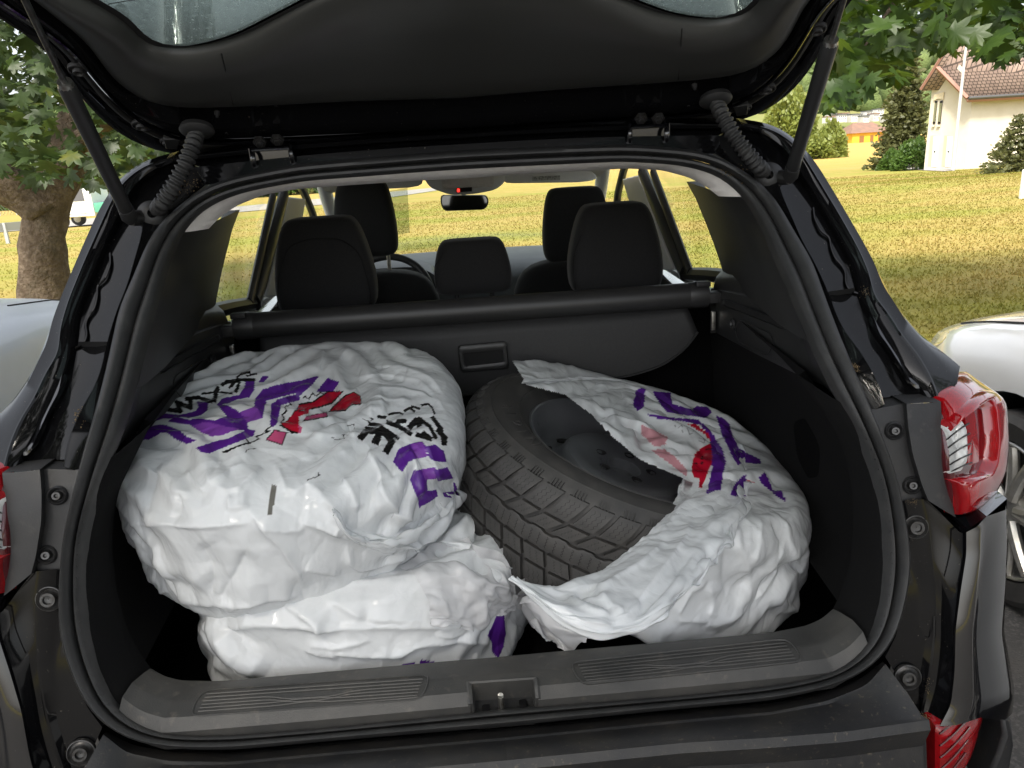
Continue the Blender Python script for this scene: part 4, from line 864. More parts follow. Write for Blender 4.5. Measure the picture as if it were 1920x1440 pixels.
# ---- print: shapes traced flat, then stuck to the film as colour of its points
COLR = {'purple': (.115, .022, .30), 'violet': (.26, .07, .46), 'red': (.58, .010, .035), 'pink': (.66, .10, .24), 'black': (.012, .012, .012), 'grey': (.16, .15, .13), 'palepink': (.70, .34, .38), 'palegrey': (.36, .37, .38)}
class Print:
    def __init__(s, x0, y0, x1, y1, k=2): s.o = np.array([x0, y0]); s.k = k; s.im = np.zeros(((y1-y0)*k, (x1-x0)*k, 4)); s.im[..., :3] = 1
    def poly(s, c, P, org=(0, 0), sc=1.0, grow=0):
        P = (np.array(P, float)/sc+np.array(org)-s.o)*s.k; x0, y0 = np.floor(P.min(0)).astype(int); x1, y1 = np.ceil(P.max(0)).astype(int)
        x0, y0 = max(0, x0), max(0, y0); x1, y1 = min(s.im.shape[1]-1, x1), min(s.im.shape[0]-1, y1)
        if x1 <= x0 or y1 <= y0: return
        X, Y = np.meshgrid(np.arange(x0, x1+1)+.5, np.arange(y0, y1+1)+.5); ins = np.zeros(X.shape, bool); j = len(P)-1
        for i in range(len(P)):
            with np.errstate(divide='ignore', invalid='ignore'):
                cr = ((P[i, 1] > Y) != (P[j, 1] > Y)) & (X < (P[j, 0]-P[i, 0])*(Y-P[i, 1])/(P[j, 1]-P[i, 1]+1e-12)+P[i, 0])
            ins ^= cr; j = i
        s.im[y0:y1+1, x0:x1+1][ins] = (*COLR[c], 1)
        if grow:
            Q = np.vstack([P, P[:1]])/s.k+s.o; s.line(c, grow, Q)
    def line(s, c, wd, P, org=(0, 0), sc=1.0):
        P = np.array(P, float); wd = wd*(1.45 if wd > 12 else 1.25)
        for a, b in zip(P[:-1], P[1:]):
            d = b-a; d = d/(np.linalg.norm(d)+1e-9)*wd/2; nn = np.array([-d[1], d[0]]); s.poly(c, [a-d*.6+nn, b+d*.6+nn, b+d*.6-nn, a-d*.6-nn], org, sc)
    def sample(s, X, N):
        p = (proj(X)-s.o)*s.k; i = p[..., 1].astype(int); j = p[..., 0].astype(int); ok = (i >= 0) & (j >= 0) & (i < s.im.shape[0]) & (j < s.im.shape[1])
        
        for _ in range(14): N = N.copy(); N[1:-1, 1:-1] = .2*(N[1:-1, 1:-1]+N[:-2, 1:-1]+N[2:, 1:-1]+N[1:-1, :-2]+N[1:-1, 2:])
        ok &= ((CAM-X)*N).sum(-1) > -.05
        out = np.zeros(X.shape[:-1]+(4,)); out[..., :3] = 1; out[ok] = s.im[i[ok], j[ok]]; return out
def film_mat(name, base=(.84, .86, .87), tl=.24):
    m = bpy.data.materials.new(name); m.use_nodes = True; n = m.node_tree.nodes; L = m.node_tree.links; p = n['Principled BSDF']; p.inputs['Roughness'].default_value = .24; p.inputs['Specular IOR Level'].default_value = .5; p.inputs['Coat Weight'].default_value = .35; p.inputs['Coat Roughness'].default_value = .12
    at = n.new('ShaderNodeAttribute'); at.attribute_name = 'print'; mx = n.new('ShaderNodeMix'); mx.data_type = 'RGBA'; mx.inputs[6].default_value = (*base, 1); L.new(at.outputs['Color'], mx.inputs[7]); L.new(at.outputs['Alpha'], mx.inputs[0]); L.new(mx.outputs[2], p.inputs['Base Color'])
    tc = n.new('ShaderNodeTexCoord'); v = n.new('ShaderNodeTexVoronoi'); v.feature = 'DISTANCE_TO_EDGE'; v.inputs['Scale'].default_value = 24; t = n.new('ShaderNodeTexNoise'); t.inputs['Scale'].default_value = 55; t.inputs['Detail'].default_value = 5
    t2 = n.new('ShaderNodeTexNoise'); t2.inputs['Scale'].default_value = 14; t2.inputs['Detail'].default_value = 3; va = n.new('ShaderNodeVectorMath'); va.operation = 'MULTIPLY_ADD'; va.inputs[1].default_value = (.12, .12, .12)
    L.new(tc.outputs['Object'], t2.inputs[0]); L.new(t2.outputs['Color'], va.inputs[0]); L.new(tc.outputs['Object'], va.inputs[2]); L.new(va.outputs[0], v.inputs['Vector']); L.new(tc.outputs['Object'], t.inputs[0])
    ma = n.new('ShaderNodeMath'); ma.operation = 'MULTIPLY_ADD'; ma.inputs[1].default_value = .45; L.new(t.outputs[0], ma.inputs[0]); L.new(v.outputs[0], ma.inputs[2])
    b = n.new('ShaderNodeBump'); b.inputs['Strength'].default_value = .22; b.inputs['Distance'].default_value = .006; L.new(ma.outputs[0], b.inputs['Height']); L.new(b.outputs[0], p.inputs['Normal'])
    tr = n.new('ShaderNodeBsdfTranslucent'); L.new(mx.outputs[2], tr.inputs[0]); L.new(b.outputs[0], tr.inputs['Normal']); ms = n.new('ShaderNodeMixShader'); ms.inputs[0].default_value = tl; L.new(p.outputs[0], ms.inputs[1]); L.new(tr.outputs[0], ms.inputs[2]); L.new(ms.outputs[0], n['Material Output'].inputs[0])
    return m
M['film'] = film_mat('white_film'); M['film_thin'] = film_mat('thin_white_film', (.78, .78, .79), .38)
def film_object(X, name, parent, pr=None, mt='film', drop=None, sgn=1, auto=False):
    n, m = X.shape[:2]; me = bpy.data.meshes.new(name); idx = np.arange(n*m).reshape(n, m)
    q = np.stack([idx[:-1, :-1], idx[1:, :-1], idx[1:, 1:], idx[:-1, 1:]], -1).reshape(-1, 4)
    if sgn < 0: q = q[:, ::-1]
    if drop is not None:
        c = X.reshape(-1, 3)[q].mean(1); q = q[~drop(c)]
    me.vertices.add(n*m); me.vertices.foreach_set('co', X.reshape(-1, 3).ravel()); me.loops.add(len(q)*4); me.loops.foreach_set('vertex_index', np.ascontiguousarray(q).ravel().astype(np.int32)); me.polygons.add(len(q)); me.polygons.foreach_set('loop_start', np.arange(len(q))*4); me.polygons.foreach_set('loop_total', np.full(len(q), 4)); me.update(calc_edges=True)
    N_ = gnormals(X)*sgn; c = pr.sample(X, N_*np.sign(((CAM-X)*N_).sum()) if auto else N_) if pr is not None else np.zeros((n, m, 4))
    at = me.color_attributes.new('print', 'FLOAT_COLOR', 'POINT'); at.data.foreach_set('color', c.reshape(-1, 4).astype(np.float32).ravel())
    me.materials.append(M[mt]); me.shade_smooth(); o = bpy.data.objects.new(name, me); COL.objects.link(o)
    if parent: child(o, parent)
    return o
def puck(c, ax, R, ht, n, rfun=None, hfun=None, skirt=.35, e2hint=(0, 1, 0)):
    """square sheet laid over a lying wheel: flat top, rounded rim, skirt down the side and a little under"""
    ax = np.asarray(ax, float); ax /= np.linalg.norm(ax); e2 = np.asarray(e2hint, float); e2 = e2-ax*np.dot(e2, ax); e2 /= np.linalg.norm(e2); e1 = np.cross(e2, ax)
    s = np.linspace(-1, 1, n); U_, V_ = np.meshgrid(s, s, indexing='ij'); rho = np.maximum(np.abs(U_), np.abs(V_)); rad = np.sqrt(U_**2+V_**2)+1e-9; k = rho/rad; bl = .35
    x, y = U_*(k*(1-bl)+bl*np.minimum(1, 1)), V_*(k*(1-bl)+bl); x, y = U_*k, V_*k; th = np.arctan2(y, x)
    rc = .055; A_, Ba, Cc = R-rc, rc*pi/2, 2*ht-2*rc; tot = A_+Ba+Cc+Ba*.9; s_ = rho*tot
    r = np.where(s_ < A_, s_, np.where(s_ < A_+Ba, A_+rc*np.sin(np.clip((s_-A_)/rc, 0, pi/2)), np.where(s_ < A_+Ba+Cc, R, A_+rc*np.cos(np.clip((s_-A_-Ba-Cc)/rc, 0, pi/2)))))
    h = np.where(s_ < A_, ht, np.where(s_ < A_+Ba, ht-rc+rc*np.cos(np.clip((s_-A_)/rc, 0, pi/2)), np.where(s_ < A_+Ba+Cc, ht-rc-(s_-A_-Ba), -ht+rc-rc*np.sin(np.clip((s_-A_-Ba-Cc)/rc, 0, pi/2)))))
    if rfun is not None: r = r*rfun(th, h)
    if hfun is not None: h = h+hfun(th, r, h)
    return np.asarray(c)+(r*np.cos(th))[..., None]*e1+(r*np.sin(th))[..., None]*e2+h[..., None]*ax
def rows_sheet(rows, n, m, it=6):
    """sheet through several traced 3-D rows"""
    R_ = np.array([resamp(np.array(r), m) for r in rows]); out = np.empty((n, m, 3)); t = np.linspace(0, len(R_)-1, n)
    i = np.clip(t.astype(int), 0, len(R_)-2); f = t-i; P = np.concatenate([2*R_[:1]-R_[1:2], R_, 2*R_[-1:]-R_[-2:-1]]); ff = f[:, None, None]
    p0, p1, p2, p3 = P[i], P[i+1], P[i+2], P[i+3]
    return .5*((2*p1)+(-p0+p2)*ff+(2*p0-5*p1+4*p2-p3)*ff**2+(-p0+3*p1-3*p2+p3)*ff**3)

def crumple(n, m, wu, wv, seed, amp=1.0, waves=((.26, .010, 4), (.14, .0050, 5), (.075, .0036, 7), (.04, .0015, 7)), ang=None, spread=pi):
    """height of sharp creases and flat facets on a sheet wu x wv metres: many folded (triangle) waves, each only in patches"""
    rgn = np.random.default_rng(seed); S, T = np.meshgrid(np.linspace(0, wu, n), np.linspace(0, wv, m), indexing='ij'); H = np.zeros((n, m))
    wx, wy = vnoise(n, m, 4, rgn, 2)*.022, vnoise(n, m, 4, rgn, 2)*.022
    for L, a, k in waves:
        for _ in range(k):
            th = (rgn.uniform(0, pi) if ang is None else ang+rgn.normal(0, spread)); ph = rgn.uniform(0, 1); q = ((S+wx*L/.1)*cos(th)+(T+wy*L/.1)*sin(th))/(L*rgn.uniform(.75, 1.35))+ph+.15*vnoise(n, m, 6, rgn, 1)
            t = np.abs((q % 1)*2-1); t = np.maximum(t, rgn.uniform(0, .45)) if rgn.random() < .6 else t
            mask = np.clip(vnoise(n, m, .35*wu/L+1.5, rgn, 2)*1.1+.1, 0, 1.2); H += (rgn.choice([-1, 1]))*a*rgn.uniform(.5, 1.)*(t-.5)*mask
    for k in range(int(110*wu*wv/.5)+12):          # long thin straight creases
        c = np.array([rgn.uniform(0, wu), rgn.uniform(0, wv)]); th = rgn.uniform(0, 2*pi) if ang is None else ang+pi/2+rgn.normal(0, spread); L = rgn.uniform(.03, .13); u_ = (S-c[0]+wx*.5)*cos(th)+(T-c[1]+wy*.5)*sin(th); v_ = -(S-c[0])*sin(th)+(T-c[1])*cos(th)+.25*wx
        w_ = rgn.uniform(.004, .010); s1 = rgn.choice([1, 1, -1]); pr_ = np.where(v_ > 0, np.exp(-np.abs(v_)/w_), np.exp(-np.abs(v_)/(w_*rgn.uniform(1.5, 3.5)))); H += s1*rgn.uniform(.0012, .0036)*pr_*np.clip(1-np.abs(u_)/L, 0, 1)/max(amp, .05)*.8
    return H*amp
def crush(B, seed, ex=(.05, .05), n0=42, ups=3, amp=1.0, hi=.05, lo=-.014, fine=.010, ang=None, spread=pi, sgn=1, waves=None, f=3, a0=.010):
    n, m = B.shape[:2]; st = max(1, round(n/n0)); C_ = B[::st, ::st]; X = film(C_, seed, ex, 140, .03, .006, a0, lo, hi, f, sgn)
    for _ in range(ups): X = up2(X)
    n, m = X.shape[:2]; wu = np.linalg.norm(np.diff(X[:, m//2], axis=0), axis=1).sum(); wv = np.linalg.norm(np.diff(X[n//2], axis=0), axis=1).sum()
    kw = {} if waves is None else {'waves': waves}
    if fine: X = film(X, seed+2, (fine, fine), 24, .06, .02, .0010, -.004, .006, 30, sgn, var=1.6)
    H = crumple(n, m, wu, wv, seed+1, amp, ang=ang, spread=spread, **kw); N_ = gnormals(X)*sgn
    for _ in range(3): N_[1:-1, 1:-1] = .2*(N_[1:-1, 1:-1]+N_[:-2, 1:-1]+N_[2:, 1:-1]+N_[1:-1, :-2]+N_[1:-1, 2:])
    X = X+N_*H[..., None]
    return X
def smooth_grid(H, it):
    for _ in range(it): H = H.copy(); H[1:-1, 1:-1] = .5*H[1:-1, 1:-1]+.125*(H[:-2, 1:-1]+H[2:, 1:-1]+H[1:-1, :-2]+H[1:-1, 2:])
    return H
def creases(X, lines, sgn=1, auto=False):
    """press traced folds into the film: each is a sharp ridge or valley with a cusp profile"""
    N_ = gnormals(X)*sgn; N_ = N_*np.sign(((CAM-X)*N_).sum()) if auto else N_
    for _ in range(6): N_[1:-1, 1:-1] = .2*(N_[1:-1, 1:-1]+N_[:-2, 1:-1]+N_[2:, 1:-1]+N_[1:-1, :-2]+N_[1:-1, 2:])
    p = proj(X); facing = ((CAM-X)*N_).sum(-1) > 0; H = np.zeros(X.shape[:2])
    for org, sc, h, w_, P in lines:
        P = smooth(resamp(np.array(P, float)/sc+np.array(org), 110), 8).astype(np.float32); L = np.r_[0, np.cumsum(np.linalg.norm(np.diff(P, axis=0), axis=1))]; lo, hi = P.min(0)-w_*4, P.max(0)+w_*4
        sel = facing & (p[..., 0] > lo[0]) & (p[..., 0] < hi[0]) & (p[..., 1] > lo[1]) & (p[..., 1] < hi[1])
        if not sel.any(): continue
        q = p[sel].astype(np.float32); dd = np.linalg.norm(q[:, None]-P[None], axis=2); k = dd.argmin(1); dm = dd.min(1)
        a = P[np.clip(k-3, 0, 109)]; b = P[np.clip(k+3, 0, 109)]; t = b-a; t /= np.linalg.norm(t, axis=1)[:, None]+1e-9; r = q-P[k]; cr = t[:, 0]*r[:, 1]-t[:, 1]*r[:, 0]; along = np.abs((r*t).sum(1)); dperp = dm
        s = L[k]/L[-1]; end = np.clip(s/.18, 0, 1)*np.clip((1-s)/.18, 0, 1)
        wl = np.where(cr > 0, w_*.4, w_*1.5); H[sel] += 1.15*h*np.exp(-dperp/wl)*end
    return X+N_*H[..., None]
Z5, Z2, ZM, Z6 = ((200, 850), 3.273), ((560, 620), 4.235), ((560, 900), 3.693), ((940, 950), 3.097)
def cz(z, h, w_, *Ps): return [(z[0], z[1], h, w_, P) for P in Ps]
CR1 = cz(Z5, .006, 13, [(120,430),(330,435),(480,445),(600,450),(780,440),(900,425)], [(930,450),(1080,470),(1215,470)], [(480,110),(560,200),(615,250)], [(610,100),(640,190),(750,130),(850,60)], [(260,600),(380,760),(420,830),(500,940)], [(30,660),(160,700),(340,800)], [(110,430),(180,520),(260,600)], [(1030,60),(1100,230),(1170,240),(1260,180)], [(750,250),(760,340),(880,330)], [(1390,350),(1440,440),(1480,520)], [(640,200),(740,240),(820,220),(960,90)], [(100,760),(250,850),(420,840)], [(1190,680),(1320,720),(1440,740)])
CR1 += cz(Z5, .011, 22, [(870,330),(940,440),(1080,570),(1160,700),(1220,830)], [(450,900),(650,910),(820,900),(1000,870)], [(700,960),(900,890),(1200,860)])+cz(Z5, -.008, 22, [(860,590),(780,740),(690,890)], [(300,40),(260,240),(230,400)], [(430,230),(430,330),(420,430)], [(560,560),(640,700),(660,840)])
CR1 += cz(Z2, .006, 14, [(0,825),(240,845),(480,835),(540,880)], [(530,880),(590,1040),(660,1200),(700,1420)], [(60,1240),(160,1130),(300,1000),(430,930)], [(200,330),(320,250),(420,130)], [(150,350),(190,250),(210,150)], [(420,380),(700,360),(950,410),(1110,540)], [(560,300),(820,310),(1050,400),(1180,560)], [(560,480),(760,480),(960,500),(1100,560),(1180,680)], [(560,560),(760,570),(900,560)], [(540,640),(640,640),(700,630)], [(860,900),(920,1060),(950,1200),(970,1350)], [(1000,880),(1060,1060),(1110,1200)], [(380,600),(560,610),(720,600)], [(350,1160),(420,1300),(450,1440)])
CR1 += cz(Z2, -.006, 14, [(560,420),(780,430),(1000,480),(1120,600)], [(610,1000),(700,1060),(760,1180)], [(880,900),(950,1000),(1000,1140)])+cz(ZM, .009, 18, [(120,310),(280,370),(460,450),(650,480),(800,470)], [(40,20),(240,200),(320,380)], [(0,290),(140,320),(300,370)], [(330,420),(340,560),(420,610),(640,560),(800,500)], [(540,20),(620,200),(720,330)], [(580,130),(680,240),(790,260)])
CR2 = cz(Z5, .012, 20, [(700,1040),(900,1040),(1100,1052),(1440,1062)], [(680,1060),(760,1180),(860,1290),(970,1370)], [(560,1020),(660,1150),(760,1270),(860,1400)])+cz(Z5, .007, 14, [(1090,870),(1120,940),(1350,1060)], [(600,1010),(700,1130),(800,1300)], [(1200,1190),(1320,1230),(1440,1240)])
CR2 += cz(ZM, .011, 20, [(0,1010),(300,1010),(600,1005),(1000,1000),(1190,1000)], [(60,1170),(400,1200),(700,1210),(820,1140),(1100,1110),(1300,1130),(1380,1230)])+cz(ZM, .006, 13, [(200,830),(320,890),(460,965)], [(0,920),(190,1010)], [(460,965),(700,970),(1000,980)], [(150,740),(500,720),(900,660)], [(40,1130),(300,1140),(520,1090)], [(940,1060),(1040,1060),(1190,1010)])+cz(ZM, -.008, 16, [(0,960),(300,990),(600,985),(1000,975)])
CR3 = cz(Z6, .008, 18, [(1390,100),(1360,200),(1420,360),(1430,480),(1380,600),(1200,700)], [(1650,190),(1600,300),(1500,480),(1430,560)], [(1760,300),(1640,430),(1560,600)], [(1640,60),(1660,200),(1740,380)], [(1560,620),(1700,590),(1800,540),(1880,460)], [(1000,640),(1100,480),(1200,420)], [(980,650),(1200,660),(1190,720)], [(1200,440),(1210,560),(1180,640)], [(1500,60),(1480,200),(1440,340)])+cz(Z6, -.006, 16, [(1560,60),(1620,200),(1580,380)], [(1300,240),(1290,400),(1300,520)])
CRC = cz(Z6, .006, 12, [(730,640),(900,420),(1080,180),(1110,40)], [(800,700),(1000,540),(1200,330),(1350,160)], [(330,490),(600,470),(830,330),(950,200)], [(560,500),(640,590),(700,650)], [(350,520),(520,620),(640,650)], [(300,570),(450,680),(650,700)], [(640,660),(720,650),(820,560)])+cz(Z6, -.005, 11, [(760,680),(960,470),(1140,240)], [(420,520),(560,570),(660,620)])+cz(((1100, 690), 4.174), .005, 10, [(60,130),(220,170),(330,150)], [(60,250),(300,330),(480,370)], [(200,170),(330,260),(440,300)], [(620,450),(700,430),(780,410)], [(440,440),(560,560),(700,700),(800,820)])
# ---- upper left bag
pr1 = Print(180, 600, 920, 1220); O1, S1_ = (200, 620), 5.3333; O2, S2_ = (560, 620), 4.2353
for c, P in (('purple', [(340,1080),(380,980),(520,945),(600,950),(740,1010),(790,1060),(890,1095),(800,1130),(700,1085),(600,1015),(540,1010),(440,1075),(410,1088)]),
 ('purple', [(1110,740),(1200,750),(1300,800),(1400,880),(1410,990),(1300,985),(1150,990),(1000,945),(860,890),(960,885),(1080,905),(1210,855)]),
 ('violet', [(850,950),(940,920),(1050,930),(1200,970),(1320,985),(1250,1000),(1150,1040),(1050,1050),(960,1020)]),
 ('purple', [(620,905),(700,870),(850,900),(940,920),(850,940),(700,920)]), ('purple', [(410,920),(450,880),(600,835),(740,850),(720,870),(560,870)]),
 ('purple', [(730,850),(880,815),(925,770),(905,715),(1010,722),(1005,790),(940,840),(820,865)]),
 ('purple', [(1110,735),(1150,690),(1220,670),(1320,650),(1380,580),(1390,510),(1480,505),(1465,600),(1420,660),(1300,680),(1210,720)]),
 ('purple', [(1490,690),(1570,590),(1720,545),(1925,505),(1925,610),(1760,650),(1600,690),(1575,760),(1555,870),(1510,830),(1480,740)]),
 ('violet', [(1345,820),(1490,760),(1545,870),(1410,910)]), ('purple', [(1640,940),(1650,740),(1720,690),(1925,635),(1925,690),(1740,740),(1700,930),(1660,960)]),
 ('purple', [(900,1175),(1060,1120),(1230,1080),(1330,1030),(1400,990),(1480,1000),(1460,1050),(1300,1110),(1150,1170),(1030,1220),(940,1205)]), ('purple', [(1530,510),(1560,460),(1610,465),(1570,505)]),
 ('black', [(1800,900),(1920,750),(1925,1030),(1850,1030),(1720,945)]), ('red', [(1825,880),(1925,775),(1925,900),(1840,930)]), ('red', [(1745,932),(1850,885),(1925,892),(1925,1015),(1860,1005),(1800,970)]), ('black', [(1580,1095),(1675,985),(1815,1020),(1752,1150)]), ('pink', [(1605,1088),(1682,1000),(1795,1025),(1748,1133)])): pr1.poly(c, P, O1, S1_, 2.6 if c in ('purple', 'violet') else 0)
for wd, P in ((34, [(590,785),(740,805),(695,710),(840,775),(838,700)]), (30, [(790,680),(920,668),(1050,710)]), (36, [(1075,705),(1090,640),(1112,570)]), (16, [(950,632),(1100,612),(1260,630)]), (27, [(1150,545),(1200,512),(1330,498),(1310,560),(1290,610)]), (22, [(1230,572),(1300,492),(1480,490)]), (19, [(1300,470),(1350,432),(1430,415)]), (14, [(1400,452),(1500,430)]),
 (13, [(1740,920),(1775,880),(1755,842),(1805,800),(1782,762),(1850,735)]), (13, [(1160,1215),(1290,1165),(1180,1222)]), (13, [(1300,1160),(1420,1120),(1400,1090)]), (12, [(1420,1130),(1530,1080),(1490,1062),(1640,1000),(1580,1002),(1650,950)]), (8, [(1390,1220),(1400,1195),(1430,1182),(1490,1182)])): pr1.line('black', wd, P, O1, S1_)
for c, P in (('purple', [(0,405),(150,365),(110,420),(50,470),(0,520)]), ('purple', [(150,480),(230,380),(315,410),(270,480)]),
 ('black', [(0,578),(115,558),(225,480),(365,475),(270,580),(180,610),(90,630),(0,650)]), ('red', [(0,592),(120,572),(230,492),(345,487),(258,568),(170,598),(80,618),(0,638)]), ('black', [(235,645),(280,590),(365,512),(440,482),(498,520),(500,590),(420,592),(370,642)]), ('red', [(255,636),(292,592),(372,522),(440,492),(488,522),(492,578),(420,582),(368,628)]),
 ('red', [(0,650),(90,612),(82,660),(0,682)]), ('black', [(28,722),(55,676),(226,643),(238,685),(120,708)]), ('pink', [(42,712),(62,682),(218,652),(226,678),(120,698)]), ('pink', [(0,740),(36,770),(20,815),(0,815)]),
 ('purple', [(755,1040),(800,940),(900,900),(980,885),(1010,920),(960,1000),(870,1040),(820,1120)]), ('violet', [(900,905),(980,890),(1020,995),(945,1010)]), ('purple', [(1010,925),(1080,910),(1150,960),(1170,1040),(1080,1030),(1040,1010)]),
 ('purple', [(915,1115),(1080,1090),(1110,1170),(1010,1180),(1020,1280),(1090,1270),(1100,1310),(1050,1350),(960,1400),(950,1330),(890,1190)]), ('violet', [(985,1105),(1080,1092),(1105,1168),(1010,1178)]), ('purple', [(1080,1110),(1180,1090),(1220,1170),(1110,1190)]), ('purple', [(1150,1290),(1240,1280),(1235,1210),(1270,1290),(1265,1330),(1160,1315)])): pr1.poly(c, P, O2, S2_, 2.6 if c in ('purple', 'violet') else 0)
for wd, P in ((40, [(492,850),(545,790),(680,802),(740,880),(695,960)]), (44, [(610,885),(645,805)]), (22, [(560,742),(640,748),(790,855)]), (28, [(705,728),(800,762),(890,820)]), (26, [(785,722),(850,715)]), (34, [(880,768),(935,708),(955,750)]), (28, [(940,825),(1050,860),(990,812)]), (24, [(960,700),(1040,760),(1090,850)]), (26, [(1062,690),(1130,780),(1150,890)]), (30, [(1105,790),(1162,850),(1158,900)]),
 (20, [(630,682),(690,690)]), (13, [(710,667),(760,655),(800,652),(830,665)]), (15, [(840,640),(880,612),(920,640)]), (15, [(900,602),(960,620)]), (13, [(975,592),(1030,582),(1060,612),(1080,660)]), (6, [(260,840),(290,868),(370,856),(340,822),(390,832)]), (6, [(380,760),(440,742),(442,780)]), (7, [(510,700),(560,722),(592,702),(560,690)]), (9, [(70,1185),(130,1162),(165,1150),(150,1122)]), (9, [(30,540),(50,520),(80,545),(110,492),(140,522),(170,487),(205,510)])): pr1.line('black', wd, P, O2, S2_)
pr1.poly('grey', [(509,908),(519,909),(511,966),(500,965)])
BAG1 = thing('plastic_bag', 'big knotted white bag with purple stripes and red arrows, uppermost on the left pile', 'bag', (-.31, .42, .87))
def rf1(th, h):
    a = np.degrees(th) % 360
    return np.interp(a, [0, 20, 45, 90, 135, 180, 215, 250, 290, 330, 360], [.86, .90, .98, 1.04, 1.00, 1.01, 1.03, 1.02, .98, .92, .86])*np.where(h < -.02, .97, 1.0)
rgw = np.random.default_rng(4)
def hf1(th, r, h): return .030*np.exp(-((r*np.cos(th)+.10)**2+(r*np.sin(th)+.12)**2)/.020)-.030*np.exp(-((r*np.cos(th)-.02)**2+(r*np.sin(th)-.02)**2)/.006)
B1 = puck((-.325, .425, .985), (.03, -.16, .985), .335, .100, 225, rf1, hf1)
sag = np.clip((.985-B1[..., 2])/.10, 0, 1)*np.clip((.42-B1[..., 1])/.25, 0, 1)*np.clip((-.12-B1[..., 0])/.25, 0, 1); B1[..., 2] -= .055*sag
X1 = creases(crush(B1, 12, (.006, .006), 57, 3, .27, .014, -.006, fine=.003, a0=.003), CR1)
film_object(X1, 'bag_film', BAG1, pr1)
# ---- lower left bag
pr2 = Print(560, 1080, 1010, 1300); O4, S4_ = (560, 900), 3.693
for P in ([(1310,1080),(1350,1000),(1380,920),(1420,940),(1430,1060),(1415,1150),(1380,1230),(1340,1190),(1345,1130)], [(680,1300),(740,1270),(800,1268),(800,1300)], [(835,1290),(850,1248),(940,1260),(950,1282)]): pr2.poly('purple', P, O4, S4_, 2.5)
BAG2 = thing('plastic_bag', 'white bag squashed flat under the knotted one, pressed against the sill', 'bag', (-.23, .40, .61))
def rf2(th, h):
    a = np.degrees(th) % 360
    return np.interp(a, [0, 45, 90, 135, 180, 225, 250, 270, 300, 330, 360], [.98, 1.0, 1.0, 1.0, 1.10, 1.16, 1.10, 1.05, 1.06, 1.04, .98])
B2 = puck((-.225, .415, .735), (.0, .03, 1), .305, .120, 169, rf2)
X2 = creases(crush(B2, 31, (.006, .006), 43, 3, .27, .014, -.006, fine=.003, ang=0.0, spread=.6, a0=.003), CR2)
film_object(X2, 'bag_film', BAG2, pr2)
# ---- right bag round the wheel
pr3 = Print(960, 690, 1570, 1240); O3, S3_ = (1100, 690), 4.174
for c, P in (('purple', [(370,290),(390,180),(430,160),(460,175),(440,300),(400,330)]), ('purple', [(525,190),(650,200),(665,290),(830,330),(860,305),(940,310),(975,345),(930,385),(760,360),(630,340),(580,280)]),
 ('purple', [(480,365),(560,375),(640,395),(760,400),(870,410),(940,470),(990,530),(1060,640),(1085,740),(1060,860),(1045,950),(1010,950),(945,980),(975,850),(990,760),(975,640),(965,540),(900,440),(780,415),(690,405),(560,390)]),
 ('purple', [(1020,375),(1110,430),(1130,520),(1190,640),(1225,650),(1220,725),(1190,760),(1140,680),(1060,510)]), ('purple', [(1130,995),(1170,900),(1240,840),(1245,1000)]), ('purple', [(1230,660),(1350,720),(1360,745),(1240,735)]), ('purple', [(1350,860),(1390,820),(1440,920),(1450,960),(1370,900)]), ('purple', [(1450,965),(1520,965),(1555,1040),(1490,1000)]),
 ('red', [(780,435),(860,440),(960,520),(970,580),(920,520),(820,460)]), ('red', [(850,660),(920,610),(970,590),(985,700),(960,790),(930,870),(900,940),(875,935),(880,870),(830,850),(820,770)]), ('palepink', [(430,440),(520,480),(640,540),(620,600),(540,620),(480,570),(420,520)]), ('palepink', [(500,640),(780,850),(790,800),(690,690),(600,630)]), ('red', [(1245,870),(1310,890),(1320,908),(1250,885)])): pr3.poly(c, P, O3, S3_, 3.2 if c == 'purple' else 0)
for wd, P in ((7, [(690,440),(700,490)]), (7, [(720,470),(745,445)]), (7, [(745,450),(752,505)]), (7, [(790,470),(800,520),(832,510),(835,480)]), (7, [(880,545),(930,560),(920,585),(880,575)])): pr3.line('palegrey', wd, P, O3, S3_)
for wd, P in ((9, [(905,690),(900,760)]), (8, [(840,745),(870,750)]), (8, [(930,640),(975,630)])): pr3.line('black', wd, P, O3, S3_)
BAG3 = thing('plastic_bag', 'white printed bag pushed back like a sleeve from the bare winter tyre', 'bag', (.34, .46, .61))
def rf3(th, h): return np.ones_like(th)
B3 = puck(WC-WN*.078, WN, .365, .122, 169, lambda th, h: 1+.03*np.sin(th*2+1))
B3[..., :2] = np.where((B3[..., 2:] < .80) & (B3[..., :1] > .25), (B3[..., :2]-WC[:2])*(1+.9*np.clip(.80-B3[..., 2:], 0, .12))+WC[:2], B3[..., :2])
B3[..., 2] = np.maximum(B3[..., 2], .612)
X3 = creases(crush(B3, 51, (.006, .006), 43, 3, .27, .014, -.006, fine=.003, a0=.003), CR3)
X3[..., 2] = np.maximum(X3[..., 2], .608)
MOUTH = [(988,720),(1060,735),(1110,770),(1150,812),(1200,850),(1290,893),(1270,935),(1240,975),(1190,1022),(1120,1075),(1055,1107),(1010,1104),(975,1088)]
CUFF = [(986,714),(1070,710),(1130,711),(1190,722),(1245,742),(1325,775),(1380,832),(1398,900),(1394,950),(1365,1015),(1305,1085),(1225,1155),(1150,1197),(1085,1185),(1020,1140),(972,1094)]
def tdepth(u, v, back):
    d = ray(u, v); h = TBVH.ray_cast(Vector(CAM), Vector(d).normalized()); p = np.array(h[0]) if h[0] is not None else None
    q = PP(u, v, WC+WN*.03, WN); t = np.linalg.norm(q-CAM)
    if p is not None: t = min(t, np.linalg.norm(p-CAM))
    return CAM+d/np.linalg.norm(d)*(t-back)
